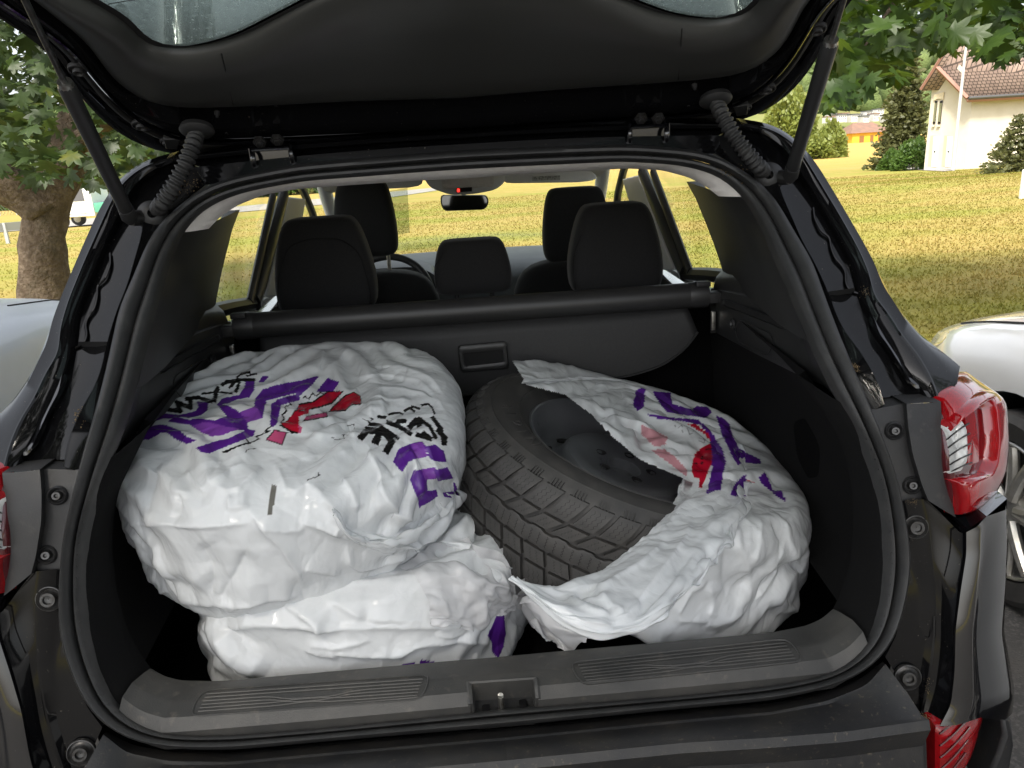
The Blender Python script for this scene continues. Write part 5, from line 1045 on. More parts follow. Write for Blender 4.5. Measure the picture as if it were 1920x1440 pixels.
cut = MOUTH+[(930,1130),(800,1100),(800,700),(940,660)]
cutg = []
for u, v in MOUTH: cutg.append((u, v))
def drop3(c):
    p = proj(c); hN = (c-WC)@WN; out = np.zeros(len(c), bool); P = np.array([(988,722),(1060,740),(1110,778),(1150,820),(1200,862),(1300,905),(1285,940),(1250,985),(1200,1032),(1130,1085),(1055,1120),(1010,1125),(960,1200),(700,1250),(700,640),(940,640)], float)
    X_, Y_ = p[:, 0], p[:, 1]; j = len(P)-1
    for i in range(len(P)):
        with np.errstate(divide='ignore', invalid='ignore'): out ^= ((P[i, 1] > Y_) != (P[j, 1] > Y_)) & (X_ < (P[j, 0]-P[i, 0])*(Y_-P[i, 1])/(P[j, 1]-P[i, 1]+1e-12)+P[i, 0])
        j = i
    return out
film_object(X3, 'bag_film', BAG3, pr3, drop=drop3)
m0 = np.array([tdepth(u, v, .006) for u, v in MOUTH]); mo = resamp(m0, 60)
cfu = resamp(np.array(CUFF, float), 60); cf = np.array([tdepth(u, v, .05) for u, v in cfu])
side = [CAM+(p-CAM)*1.0 for p in cf]
mid = mo*.5+cf*.5; bump_ = np.interp(np.linspace(0, 1, 60), [0, .2, .33, .5, .7, 1], [.004, .018, -.035, .020, .030, .004]); dcam = CAM-mid; dcam /= np.linalg.norm(dcam, axis=1)[:, None]; mid = mid+dcam*bump_[:, None]
under = cf+(cf-mid)*.12-(CAM-cf)/np.linalg.norm(CAM-cf, axis=1)[:, None]*.012
under2 = mid*.3+cf*.7-(CAM-cf)/np.linalg.norm(CAM-cf, axis=1)[:, None]*.022
CB_ = rows_sheet([mo, mo*.75+mid*.25+dcam*.006, mid, mid*.3+cf*.7+dcam*.010, cf, under, under2], 65, 161)
XC = creases(crush(CB_, 77, (.006, .012), 16, 3, .40, .008, -.004, .006, ang=pi/2, spread=.8, a0=.0015), CRC, auto=True)
film_object(XC, 'bag_cuff', BAG3, pr3, auto=True)

# ---- loose folds: gathered collar of the upper bag, thin film of the lower, tail of the right one
def on_bag(X, u, v, back, fallY):
    d_ = ray(u, v); st = 4; n, m = X.shape[:2]
    h = X.ray_cast(Vector(CAM), Vector(d_).normalized()); p = np.array(h[0]) if h[0] is not None else PY(u, v, fallY); k = np.linalg.norm(p-CAM); return CAM+(p-CAM)*(1-back/k)
def bvh(X):
    X = X[::4, ::4]; n, m = X.shape[:2]; i = np.arange(n*m).reshape(n, m); q = np.stack([i[:-1, :-1], i[1:, :-1], i[1:, 1:], i[:-1, 1:]], -1).reshape(-1, 4); return BVHTree.FromPolygons(X.reshape(-1, 3).tolist(), q.tolist())
class _B:
    def __init__(s, *t): s.t = t; s.shape = (2, 2)
    def ray_cast(s, o, d_):
        best = (None, None, None, 1e9)
        for t in s.t:
            h = t.ray_cast(o, d_)
            if h[0] is not None and h[3] < best[3]: best = h
        return best
T12 = _B(bvh(X1), bvh(X2)); T12W = _B(bvh(X1), bvh(X2), TBVH)
def flap(rows, backs, n, m, org, sc, tree, fallY, name, parent, seed, amp=.6, pr=None, mt='film', ex=(.03, .03), ang=None):
    R3 = [resamp(np.array([on_bag(tree, org[0]+x/sc, org[1]+y/sc, bk, fallY) for x, y in resamp(np.array(r, float), 18)]), m) for r, bk in zip(rows, backs)]
    B = rows_sheet(R3, n, m); X = crush(B, seed, ex, max(9, n//4), 2, amp, .012, -.006, .010, a0=.003, ang=ang, spread=.6, waves=((.12, .008, 4), (.06, .004, 5), (.03, .0016, 6))); film_object(X, name, parent, pr, mt)
O4, S4_ = (560, 900), 3.693
flap([[(240,200),(330,330),(450,375),(600,390),(760,345),(860,235),(960,165),(1080,120)], [(246,215),(332,365),(470,410),(620,425),(780,390),(920,290),(1060,190),(1170,180)], [(250,232),(335,395),(490,450),(650,465),(800,440),(960,370),(1080,300),(1195,250)], [(250,245),(338,410),(500,480),(650,492),(800,482),(960,440),(1060,425),(1170,430)], [(250,250),(340,412),(505,470),(650,480),(800,470),(960,450),(1050,470),(1110,505)]], [.000, .018, .030, .016, -.010], 49, 97, O4, S4_, T12, .12, 'bag_collar', BAG1, 201, .7)
flap([[(700,600),(860,480),(1000,440),(1150,470),(1290,540),(1430,620)], [(800,660),(920,620),(1040,600),(1180,640),(1320,690),(1490,740)], [(900,760),(1000,760),(1120,770),(1250,790),(1380,800),(1520,840)], [(930,930),(1000,940),(1090,930),(1200,920),(1330,900),(1500,890)], [(940,975),(1050,985),(1180,1000),(1290,1070),(1360,950),(1500,900)]], [.004, .016, .022, .018, .008], 49, 65, O4, S4_, T12, .06, 'loose_film', BAG2, 211, .8, None, 'film_thin')
flap([[(975,1088),(1010,1103),(1055,1108),(1100,1120)], [(975,1110),(1010,1130),(1055,1140),(1100,1150)], [(985,1140),(1015,1165),(1060,1180),(1105,1185)], [(1000,1165),(1030,1195),(1075,1222),(1105,1200)]], [.006, .012, .012, .004], 33, 33, (0, 0), 1.0, T12W, .10, 'bag_tail', BAG3, 221, .6, None, 'film_thin')

# ================================================================== THE PLACE
def gz(x, y):
    z = np.interp(y, [-60, 4, 60, 280, 420, 3000], [0, 0, -1.96, -5.5, -6, -6])
    return z+np.interp(x, [12, 16, 24, 40], [0, .22, .35, 0])*np.interp(y, [12, 18, 26, 36], [0, 1, 1, 0])
def G(u, v):
    d = ray(u, v); lo, hi = .5, 3000
    for _ in range(60):
        m = (lo+hi)/2; p = CAM+d*m
        if p[2] > gz(p[0], p[1]): lo = m
        else: hi = m
    return CAM+d*lo
def ground_mat():
    m = bpy.data.materials.new('lawn'); m.use_nodes = True; n = m.node_tree.nodes; L = m.node_tree.links; p = n['Principled BSDF']; p.inputs['Roughness'].default_value = .9; p.inputs['Specular IOR Level'].default_value = .2
    ge = n.new('ShaderNodeNewGeometry')
    def nz(sc, det=4, stretch=None):
        t = n.new('ShaderNodeTexNoise'); t.inputs['Scale'].default_value = sc; t.inputs['Detail'].default_value = det; src = ge.outputs['Position']
        if stretch: mp = n.new('ShaderNodeMapping'); mp.inputs['Scale'].default_value = stretch; L.new(src, mp.inputs[0]); src = mp.outputs[0]
        L.new(src, t.inputs[0]); return t.outputs[0]
    def ramp(f, lo, hi):
        r = n.new('ShaderNodeMapRange'); r.inputs[1].default_value = lo; r.inputs[2].default_value = hi; L.new(f, r.inputs[0]); return r.outputs[0]
    def mx(f, a, b):
        x = n.new('ShaderNodeMix'); x.data_type = 'RGBA'; L.new(f, x.inputs[0])
        for k, c in ((6, a), (7, b)):
            if isinstance(c, tuple): x.inputs[k].default_value = (*c, 1)
            else: L.new(c, x.inputs[k])
        return x.outputs[2]
    dry = mx(ramp(nz(.9, 6), .35, .65), (.32, .225, .060), (.40, .28, .095)); grn = mx(ramp(nz(1.4, 6), .35, .65), (.175, .20, .021), (.26, .255, .038))
    a = mx(ramp(nz(.33, 5, (.55, 1, 1)), .38, .58), grn, dry)
    a = mx(ramp(nz(26, 3), .3, .75), a, mx(ramp(nz(60, 2), .4, .6), (.22, .215, .038), (.34, .29, .095)))
    sep = n.new('ShaderNodeSeparateXYZ'); L.new(ge.outputs['Position'], sep.inputs[0])
    a = mx(ramp(sep.outputs[1], 60, 110), a, (.46, .31, .095))
    L.new(a, p.inputs['Base Color'])
    b = n.new('ShaderNodeBump'); b.inputs['Strength'].default_value = .5; b.inputs['Distance'].default_value = .03; L.new(nz(40, 4), b.inputs['Height']); L.new(b.outputs[0], p.inputs['Normal'])
    return m
M['lawn'] = ground_mat()
M['blade'] = M['lawn'].copy(); M['blade'].name = 'grass_blade'; _n = M['blade'].node_tree.nodes; _L = M['blade'].node_tree.links; _p = _n['Principled BSDF']; _c = _p.inputs['Base Color'].links[0].from_socket; _t = _n.new('ShaderNodeBsdfTranslucent'); _L.new(_c, _t.inputs[0]); _x = _n.new('ShaderNodeMixShader'); _x.inputs[0].default_value = .5; _o = _n['Material Output']; _L.new(_p.outputs[0], _x.inputs[1]); _L.new(_t.outputs[0], _x.inputs[2]); _L.new(_x.outputs[0], _o.inputs[0])
for _l in list(_p.inputs['Normal'].links): _L.remove(_l)
M['asphalt'] = mat('asphalt', (.055, .053, .05), .85, noise_=(90, (.14, .13, .12), .5, .72), bump=(160, .7, .006), dirt=(.8, (.085, .078, .068), .45, .7))
M['road'] = mat('pale_road', (.33, .31, .28), .9, noise_=(1.2, (.27, .25, .23), .4, .6))
# ground sheet
xs = np.unique(np.r_[np.linspace(-1500, -80, 24), np.linspace(-80, 80, 81), np.linspace(80, 1500, 24)]); ys = np.unique(np.r_[np.linspace(-300, -20, 10), np.linspace(-20, 70, 61), np.linspace(70, 2600, 60)])
GX, GY = np.meshgrid(xs, ys)
mb = MB(); mb.grid([np.stack([GX[i], GY[i], gz(GX[i], GY[i])-.004], 1) for i in range(len(ys))]); struct(mb.build('ground', M['lawn'], None, 0))
mb = MB(); mb.grid([[(x, y, .004) for x in np.linspace(-40, 40, 5)] for y in np.linspace(-40, 3.1, 5)]); struct(mb.build('car_park', M['asphalt']))
# road beyond the lawn on the left, with its edge
rd = [((-95, 26), (-95, 44)), ((-40, 33), (-40, 55)), ((-20, 45), (-19, 66)), ((-6, 66), (-4, 84)), ((6, 100), (9, 112))]
a = resamp(np.array([p for p, q in rd], float), 40); b = resamp(np.array([q for p, q in rd], float), 40)
mb = MB(); mb.grid([[(*(a[i]*(1-t)+b[i]*t), gz(0, (a[i]*(1-t)+b[i]*t)[1])+.03) for t in np.linspace(0, 1, 6)] for i in range(40)]); struct(mb.build('road', M['road'], None, 0))
mb = MB(); pth = [G(1640, 301), G(1672, 300), G(1735, 313), G(1795, 319), G(1770, 322), G(1700, 318)]
mb.add([p+np.array([0, 0, .03]) for p in pth], [tuple(range(6))]); struct(mb.build('garden_path', M['road'], None, 0))

# ---- grass blades on the near lawn
rg = np.random.default_rng(3)
def blades(n, x0, x1, y0, y1, hmin, hmax, pw):
    y = y0+(y1-y0)*rg.random(n)**pw; a_, b_ = x0(y), x1(y); x = a_+(b_-a_)*rg.random(n)
    p = np.stack([x, y, gz(x, y)-.003], 1); az = rg.uniform(0, 2*pi, n); w_ = rg.uniform(.004, .008, n)*(1+y*.09); h = rg.uniform(hmin, hmax, n)*(1+y*.012)
    d = np.stack([np.cos(az), np.sin(az), 0*az], 1); e = np.stack([-np.sin(az), np.cos(az), 0*az], 1)*rg.uniform(.4, 1.3, n)[:, None]*h[:, None]
    return np.stack([p-d*w_[:, None], p+d*w_[:, None], p+e+np.stack([0*h, 0*h, h], 1)], 1).reshape(-1, 3)
V = np.vstack([blades(95000, lambda y: .12*y+.9, lambda y: .85*y+4, 3.15, 46, .014, .036, 1.9), blades(26000, lambda y: -.85*y-3, lambda y: -.25*y-.4, 3.15, 40, .014, .036, 1.9), blades(30000, lambda y: -.25*y-.4, lambda y: .12*y+.9, 4.6, 50, .014, .036, 1.7)])
me = bpy.data.meshes.new('grass'); me.vertices.add(len(V)); me.vertices.foreach_set('co', V.ravel()); nf = len(V)//3
me.loops.add(nf*3); me.loops.foreach_set('vertex_index', np.arange(nf*3)); me.polygons.add(nf); me.polygons.foreach_set('loop_start', np.arange(nf)*3); me.polygons.foreach_set('loop_total', np.full(nf, 3)); me.update(); me.materials.append(M['blade'])
go_ = stuff(bpy.data.objects.new('grass', me)); COL.objects.link(go_); tag(go_, 'short sun dried grass blades of the lawn beyond the parked cars', 'grass')

# ---- leaves
def leaf_shape():
    tips = [(0, 1.0), (.60, .62), (.78, .10), (.34, -.22)]; val = [(.20, .50), (.36, .22), (.30, -.02)]
    half = [(0, 1.0), (.09, .80), (.17, .78), (.16, .56), (.30, .66), (.60, .70), (.50, .50), (.36, .30), (.56, .28), (.80, .12), (.60, .02), (.28, -.04), (.36, -.24), (.12, -.16), (0, -.10)]
    L_ = half+[(-x, y) for x, y in half[1:-1]][::-1]; return np.array(L_)
LEAF = leaf_shape()
def leaf_mesh_arrays(c, nrm, up, size, rgn):      # returns verts (n+1) and tris (fan)
    nrm = nrm/np.linalg.norm(nrm); up = up-nrm*np.dot(up, nrm); up /= np.linalg.norm(up)+1e-9; r = np.cross(up, nrm)
    x, y = LEAF[:, 0]*size*.62, LEAF[:, 1]*size*.62
    zz = -.25*np.abs(x)-.18*np.maximum(0, y-.1*size)**2/size+rgn.uniform(-.02, .02, len(x))*size
    V = c+np.outer(x, r)+np.outer(y, up)+np.outer(zz, nrm); n_ = len(V)
    V = np.vstack([V, c+up*size*.12]); F = [(i, (i+1) % n_, n_) for i in range(n_)]
    return V, F
def leaf_mat(name, c1, c2, c3):
    m = bpy.data.materials.new(name); m.use_nodes = True; n = m.node_tree.nodes; L = m.node_tree.links; p = n['Principled BSDF']; p.inputs['Roughness'].default_value = .5
    ge = n.new('ShaderNodeNewGeometry'); t = n.new('ShaderNodeTexNoise'); t.inputs['Scale'].default_value = 4.5; t.inputs['Detail'].default_value = 3; L.new(ge.outputs['Position'], t.inputs[0])
    cr = n.new('ShaderNodeValToRGB'); cr.color_ramp.elements[0].position = .35; cr.color_ramp.elements[0].color = (*c1, 1); cr.color_ramp.elements[1].position = .62; cr.color_ramp.elements[1].color = (*c2, 1)
    e = cr.color_ramp.elements.new(.75); e.color = (*c3, 1); L.new(t.outputs[0], cr.inputs[0]); L.new(cr.outputs[0], p.inputs['Base Color'])
    tr = n.new('ShaderNodeBsdfTranslucent'); mx = n.new('ShaderNodeMixShader'); mx.inputs[0].default_value = .38; out = n['Material Output']
    hs_ = n.new('ShaderNodeHueSaturation'); hs_.inputs['Value'].default_value = 1.9; hs_.inputs['Hue'].default_value = .485; L.new(cr.outputs[0], hs_.inputs['Color']); L.new(hs_.outputs[0], tr.inputs[0])
    L.new(p.outputs[0], mx.inputs[1]); L.new(tr.outputs[0], mx.inputs[2]); L.new(mx.outputs[0], out.inputs[0]); return m
M['leaf'] = leaf_mat('maple_leaf', (.022, .042, .010), (.040, .070, .016), (.10, .11, .014))
M['leaf2'] = leaf_mat('maple_leaf_green', (.022, .052, .005), (.042, .082, .008), (.09, .13, .010))  # greener leaf colours for the right maple
M['bark'] = mat('bark', (.085, .060, .040), .95, noise_=(14, (.155, .118, .086), .42, .62, 8), bump=(30, 1.0, .03), dirt=(5, (.07, .055, .035), .5, .7))
def crown(tree, pts, size, lm, seed, near=300):
    rgn = np.random.default_rng(seed); pts = np.asarray(pts); dist = np.linalg.norm(pts-CAM, axis=1); order = np.argsort(dist)
    pr = proj(pts); vis = ((pts-CAM)@CF > 0) & (pr[:, 0] > -40) & (pr[:, 0] < 1960) & (pr[:, 1] > -40) & (pr[:, 1] < 1000)
    order = np.r_[order[vis[order]], order[~vis[order]]]
    V, F, b = [], [], 0
    for k, i in enumerate(order):
        c = pts[i]; to = CAM-c; to /= np.linalg.norm(to)
        nrm = np.array([0, 0, .75])+rgn.normal(0, .55, 3)+to*.35; up = np.array([rgn.normal(0, .6), rgn.normal(0, .6), -1.0]); s = size*rgn.uniform(.65, 1.2)
        v, f = leaf_mesh_arrays(c, nrm, up, s, rgn)
        if k < near:
            me = bpy.data.meshes.new('leaf'); me.from_pydata([tuple(p-c) for p in v], [], f); me.materials.append(lm); me.shade_smooth()
            place(me, 'leaf', tree, Matrix.Translation(tuple(c)))
        else:
            V.append(v); F += [(p+b, q+b, r+b) for p, q, r in f]; b += len(v)
    V = np.vstack(V); me = bpy.data.meshes.new('crown'); me.from_pydata(V.tolist(), [], F); me.materials.append(lm); me.shade_smooth(); o = bpy.data.objects.new('crown', me); COL.objects.link(o); child(o, tree); stuff(o)
# left maple
tb = np.array([-4.55, 7.45, gz(-4.5, 7.45)])
T1 = thing('maple_tree', 'maple with thick knobbly trunk forking low, beside the grey car', 'tree', tuple(tb))
def limb(pts, r, n=40, seg=16, seed=0):
    P = smooth(resamp(np.array(pts, float), n), 4); rr = np.interp(np.linspace(0, 1, n), np.linspace(0, 1, len(r)), r); q = MB()
    T = np.gradient(P, axis=0); q.tube(P, rr, seg); V = np.array(q.v); c = np.repeat(P, seg, 0)
    for i in range(len(V)):
        d = V[i]-c[i]; k = 1+.16*noise.noise(Vector(V[i]*5+seed))+.07*noise.noise(Vector(V[i]*14)); V[i] = c[i]+d*k
    q.v = [tuple(v) for v in V]; return q
def Pt(u, v, dep): d = ray(u, v); return CAM+d*dep       # dep along the optical axis
D1 = 8.0
limb([tb+[0, 0, -.1], tb+[0, 0, .25], Pt(78, 480, D1), Pt(82, 400, D1), Pt(110, 330, D1), Pt(150, 240, D1+.2), Pt(170, 120, D1+.3), Pt(185, -80, D1+.4), Pt(200, -300, D1+.5)], [.30, .235, .20, .205, .225, .19, .16, .12, .06], seg=22).build('trunk', M['bark'], T1, 0)
limb([Pt(85, 400, D1), Pt(50, 360, D1-.1), Pt(10, 345, D1-.2), Pt(-60, 310, D1-.3), Pt(-200, 230, D1-.3), Pt(-380, 60, D1)], [.22, .20, .18, .15, .11, .05], seed=3).build('limb', M['bark'], T1, 0)
limb([Pt(120, 300, D1+.1), Pt(190, 230, D1-.2), Pt(260, 200, D1-.4), Pt(330, 120, D1-.5)], [.15, .10, .07, .03], seed=5).build('limb', M['bark'], T1, 0)
rg1 = np.random.default_rng(11); pts = []
def inpoly(x, y, P):
    P = np.asarray(P, float); c = False; j = len(P)-1
    for i in range(len(P)):
        if ((P[i, 1] > y) != (P[j, 1] > y)) and (x < (P[j, 0]-P[i, 0])*(y-P[i, 1])/(P[j, 1]-P[i, 1]+1e-12)+P[i, 0]): c = not c
        j = i
    return c
poly = [(-260,-160),(420,-160),(420,300),(300,300),(255,330),(205,340),(175,350),(135,345),(110,318),(60,345),(30,352),(0,345),(-20,330),(-260,330)]
while len(pts) < 3300:
    u, v = rg1.uniform(-260, 420), rg1.uniform(-160, 352)
    if inpoly(u, v, poly): pts.append(Pt(u, v, rg1.uniform(5.8, 8.2) if rg1.random() < .5 else rg1.uniform(8.4, 11.5)))
for _ in range(700): pts.append(Pt(rg1.uniform(-120, 260), rg1.uniform(-140, 290), rg1.uniform(9, 12)))
cc = Pt(120, -120, 8.5)
for _ in range(1900):
    d = rg1.normal(0, 1, 3); d /= np.linalg.norm(d); r = rg1.uniform(.6, 1)**.5; p = cc+np.array([0, .8, 1.2])+d*r*np.array([3.0, 2.6, 2.2])
    if p[2] > 1.9 and (proj(p)[1] < 0 or proj(p)[0] < 0): pts.append(p)
crown(T1, pts, .22, M['leaf'], 5)
# right maple: trunk outside the picture, branches hang in at the top right
tb2 = np.array([9.3, -1.8, 0]); T2 = thing('maple_tree', 'maple whose lit and dark leaves hang over the white car and the house', 'tree', tuple(tb2))
limb([tb2+[0, 0, -.1], tb2+[0, 0, .3], tb2+[-.1, 0, 1.4], tb2+[-.3, .1, 2.4], tb2+[-.5, .2, 3.6], tb2+[-.6, .3, 5]], [.42, .33, .28, .26, .2, .1], seed=8, seg=20).build('trunk', M['bark'], T2, 0)
limb([tb2+[-.25, .1, 2.2], Pt(2100, -60, 5.2), Pt(1900, -40, 4.9), Pt(1740, -30, 4.6), Pt(1600, 10, 4.3)], [.15, .10, .07, .035, .01], seed=9).build('limb', M['bark'], T2, 0)
limb([Pt(1800, -36, 4.7), Pt(1765, 50, 4.7), Pt(1755, 85, 4.75)], [.03, .012, .005], 20, 8).build('twig', M['bark'], T2, 0)
limb([Pt(1700, -30, 4.5), Pt(1640, 60, 4.2), Pt(1590, 130, 4.0), Pt(1570, 180, 3.9)], [.02, .010, .006, .003], 20, 8).build('twig', M['bark'], T2, 0)
poly2 = [(1480,-140),(2300,-140),(2300,120),(1920,115),(1895,108),(1860,112),(1830,92),(1790,98),(1760,92),(1728,78),(1700,100),(1690,150),(1655,160),(1640,158),(1625,168),(1612,180),(1580,190),(1560,205),(1545,208),(1535,160),(1560,80),(1500,0)]
pts = []; rg2 = np.random.default_rng(21)
while len(pts) < 2500:
    u, v = rg2.uniform(1480, 2300), rg2.uniform(-140, 208)
    if inpoly(u, v+rg2.uniform(0, 14), poly2): pts.append(Pt(u, v, rg2.uniform(3.7, 5.0) if rg2.random() < .3 else rg2.uniform(5.0, 7.2)))
cc = tb2+np.array([-.4, .2, 4.6])
for _ in range(1500):
    d = rg2.normal(0, 1, 3); d /= np.linalg.norm(d); r = rg2.uniform(.5, 1)**.5; p = cc+d*r*np.array([3.0, 2.8, 2.3])
    if p[2] > 2.4 and (proj(p)[1] < -20 or proj(p)[0] > 1960): pts.append(p)
crown(T2, pts, .19, M['leaf2'], 6)

# unseen maple added behind the photographer to shade the parked car
tb3 = np.array([-4.6, -6.2, 0]); T3 = thing('maple_tree', 'unseen maple added across the car park to shade the open boot', 'tree', tuple(tb3))
limb([tb3+[0, 0, -.1], tb3+[0, 0, .3], tb3+[.1, .1, 1.6], tb3+[.4, .5, 3.2], tb3+[.8, 1.0, 5], tb3+[1.0, 1.2, 7]], [.40, .32, .27, .24, .17, .06], seed=18, seg=18).build('trunk', M['bark'], T3, 0)
limb([tb3+[.4, .5, 3.0], tb3+[1.6, 1.6, 4.6], tb3+[2.8, 2.4, 5.6]], [.16, .10, .03], seed=19).build('limb', M['bark'], T3, 0)
rg3 = np.random.default_rng(33); n = 5200; d_ = rg3.normal(0, 1, (n, 3)); d_ /= np.linalg.norm(d_, axis=1)[:, None]; P = np.array([-3.5, -4.2, 7.0])+d_*np.array([3.5, 3.7, 2.4])*(rg3.uniform(.25, 1, n)**.45)[:, None]
crown(T3, P, .34, M['leaf'], 44, near=0)

tb4 = np.array([5.2, -7.4, 0]); T4 = thing('maple_tree', 'unseen maple added across the car park to darken reflections in the black paint', 'tree', tuple(tb4))  # added out of view so the black paint reflects dark leaves
limb([tb4+[0, 0, -.1], tb4+[0, 0, .3], tb4+[-.1, .1, 1.6], tb4+[-.3, .4, 3.2], tb4+[-.5, .6, 5], tb4+[-.6, .7, 7]], [.38, .30, .26, .22, .16, .06], seed=28, seg=18).build('trunk', M['bark'], T4, 0)
d_ = rg3.normal(0, 1, (4200, 3)); d_ /= np.linalg.norm(d_, axis=1)[:, None]; crown(T4, np.array([4.4, -6.6, 6.0])+d_*np.array([3.6, 3.2, 2.8])*(rg3.uniform(.25, 1, 4200)**.45)[:, None], .36, M['leaf'], 45, near=0)

# ================================================================== NEIGHBOURING CARS
def car(name, label, paint, origin, heading=1.0, grp=None):
    """saloon, nose towards +Y; origin = middle of the nose on the ground"""
    root = thing(name, label, 'car', tuple(origin), grp); ox, oy, oz = origin
    st = [(0, .30, .62, .30), (-.03, .52, .66, .28), (-.10, .66, .705, .25), (-.22, .76, .755, .22), (-.40, .83, .80, .20)]+[(y, np.interp(y, [-4.4, -4.2, -3.6, -1.3, -.6], [.70, .80, .89, .89, .865]), np.interp(y, [-4.4, -4.2, -3.5, -1.35, -.8, -.4], [.80, .95, .98, .95, .885, .80]), .20) for y in np.linspace(-.5, -4.4, 66)]
    WY_ = (-.95, -3.55); q = MB(); rows = []
    for y, w_, zt, zb in st:
        prof = [(0, zt+.035), (.25*w_, zt+.032), (.5*w_, zt+.025), (.72*w_, zt+.010), (.86*w_, zt-.012), (.93*w_, zt-.035), (.975*w_, zt-.09), (w_*1.0, zt-.17), (w_*1.005, (zt+zb)/2), (w_*.99, zb+.14), (w_*.97, zb+.06), (w_*.93, zb)]
        P = resamp(np.array(prof), 34); rows.append(np.array([(ox+x, oy+y, oz+z) for x, z in P]))
    rows = [np.vstack([(r[1:]*MIR+np.array([2*ox, 0, 0]))[::-1], r]) for r in rows]
    V = np.vstack(rows); m_ = len(rows[0])
    for yw in WY_:                                # wheel openings: snap and cut
        c = np.array([oy+yw, oz+.325]); d = V[:, 1:]-c; r = np.linalg.norm(d, axis=1); nearside = np.abs(V[:, 0]-ox) > .55; sel = nearside & (np.abs(r-.375) < .032); V[sel, 1:] = c+d[sel]/r[sel][:, None]*.375
    F = []
    for i in range(len(rows)-1):
        for j in range(m_-1):
            f_ = (i*m_+j, i*m_+j+1, (i+1)*m_+j+1, (i+1)*m_+j); c = V[list(f_)].mean(0)
            if abs(c[0]-ox) > .55 and any((c[1]-oy-yw)**2+(c[2]-oz-.325)**2 < .372**2 for yw in WY_): continue
            F.append(f_)
    q.add(V, F); q.add(rows[0], [tuple(range(m_))]); q.add(rows[-1], [tuple(range(m_))]); body = q.build('body', paint, root, 40)
    def top(x, y):
        w_ = np.interp(-y, [-s[0] for s in st], [s[1] for s in st]); zt = np.interp(-y, [-s[0] for s in st], [s[2] for s in st]); a = abs(x)/w_
        return np.array([ox+x, oy+y, oz+zt+np.interp(a, [0, .25, .5, .72, .86, .93, .975], [.035, .032, .025, .010, -.012, -.035, -.09])+.002])
    # bonnet shut lines, headlamps
    for s in (1, -1):
        P = np.array([top(s*x, y) for x, y in ((.50, -.10), (.58, -.16), (.66, -.30), (.69, -.50), (.72, -.8), (.73, -1.2))]); MB().tube(smooth(resamp(P, 40), 2), .005, 5).build('bonnet_gap', M['black'], body)
        hl = [(.50, -.045), (.60, -.07), (.70, -.16), (.775, -.30), (.80, -.42), (.77, -.40), (.70, -.30), (.60, -.19), (.51, -.12)]
        P = smooth(resamp(np.array([top(s*x, y) for x, y in hl]), 40, True), 1, True); P[:, 2] -= .012; P[:, 0] += s*.004; c = P.mean(0); q = MB().grid([P+[0, 0, -.03], P+[0, .004, .004], P*.9+c*.1+[0, .006, .010], P*.05+c*.95+[0, .006, .012]], cu=True); h = q.build('headlamp', M['clear_lens'], root)
        P2 = P*.55+c*.45; MB().tube(P2+[0, .006, .014], .004, 6, closed=True).build('lamp_ring', M['chrome'], h)
    # cabin
    cs = 0 if ox > 0 else -.55
    cab = [(y+cs, a1, b1, c1) for y, a1, b1, c1 in [(-1.25, .76, .98, .0), (-1.75, .62, 1.33, 1), (-2.0, .58, 1.41, 1), (-2.8, .58, 1.42, 1), (-3.4, .60, 1.30, 1), (-3.95, .72, .99, 0)]]
    q = MB(); rows = []
    for y, w_, z, t in cab: b = .86 if y-cs > -3.9 else .80; rows.append(np.array([(ox-b, oy+y, oz+.96), (ox-w_, oy+y, oz+z-.06*t), (ox-w_*.7, oy+y, oz+z), (ox, oy+y, oz+z+.015), (ox+w_*.7, oy+y, oz+z), (ox+w_, oy+y, oz+z-.06*t), (ox+b, oy+y, oz+.96)]))
    R5 = [resamp(np.array([r[k] for r in rows]), 40) for k in range(7)]
    gm_ = mat('dark_car_glass', (.02, .024, .024), .05, coat=1); MB().grid(R5).build('cabin_glass', gm_, root, 40)
    MB().grid([resamp(np.array([r[k] for r in rows[1:5]]), 30)+np.array([0, 0, .006]) for k in (1, 2, 3, 4, 5)]).build('roof', paint, root, 40)
    for s in (1, -1):
        for a, b in ((rows[0][6], rows[1][5]), (rows[4][5], rows[5][6]), (np.array([ox+.86, oy-2.55, oz+.96]), np.array([ox+.60, oy-2.55, oz+1.36]))):
            A2, B2_ = a.copy(), b.copy()
            if s < 0: A2[0], B2_[0] = 2*ox-A2[0], 2*ox-B2_[0]
            MB().tube(np.array([A2, B2_]), .028, 8).build('pillar', paint, root)
        if ox > 0: MB().box((ox+s*.90, oy-1.55, oz+1.0), (.18, .09, .13), r=.03).build('wing_mirror', paint, root)
        for yw in WY_:
            cw = np.array([ox+s*.80, oy+yw, oz+.32])
            ty = MB().lathe([(.20, -.09), (.29, -.095), (.312, -.08), (.318, -.05), (.318, .05), (.312, .08), (.29, .095), (.232, .088), (.228, .07), (.222, .0)], cw, (s, 0, 0), 48).build('wheel', M['tyre'], root)
            q = MB().lathe([(.226, .084), (.222, .088), (.214, .084), (.208, .06), (.205, -.02)], cw, (s, 0, 0), 48); rimo = q.build('rim', ALLOY, ty)
            MB().lathe([(.205, -.03), (.001, -.03)], cw, (s, 0, 0), 24).build('brake_disc', M['bolt'], ty)
            MB().lathe([(.001, .078), (.03, .077), (.05, .068), (.055, .03)], cw, (s, 0, 0), 24).build('hub', ALLOY, rimo)
            for k in range(5):
                q = MB(); a0 = k*2*pi/5+.5
                for da in (-.16, .16):
                    P = []; 
                    for t in np.linspace(0, 1, 8): r = .04+.172*t; an = a0+da*(.5+.9*t); P.append(cw+np.array([s*(.070+.010*t), r*cos(an), r*sin(an)]))
                    q = MB().tube(np.array(P), np.linspace(.020, .017, 8), 8, flat=1.0); q.build('spoke', ALLOY, rimo)
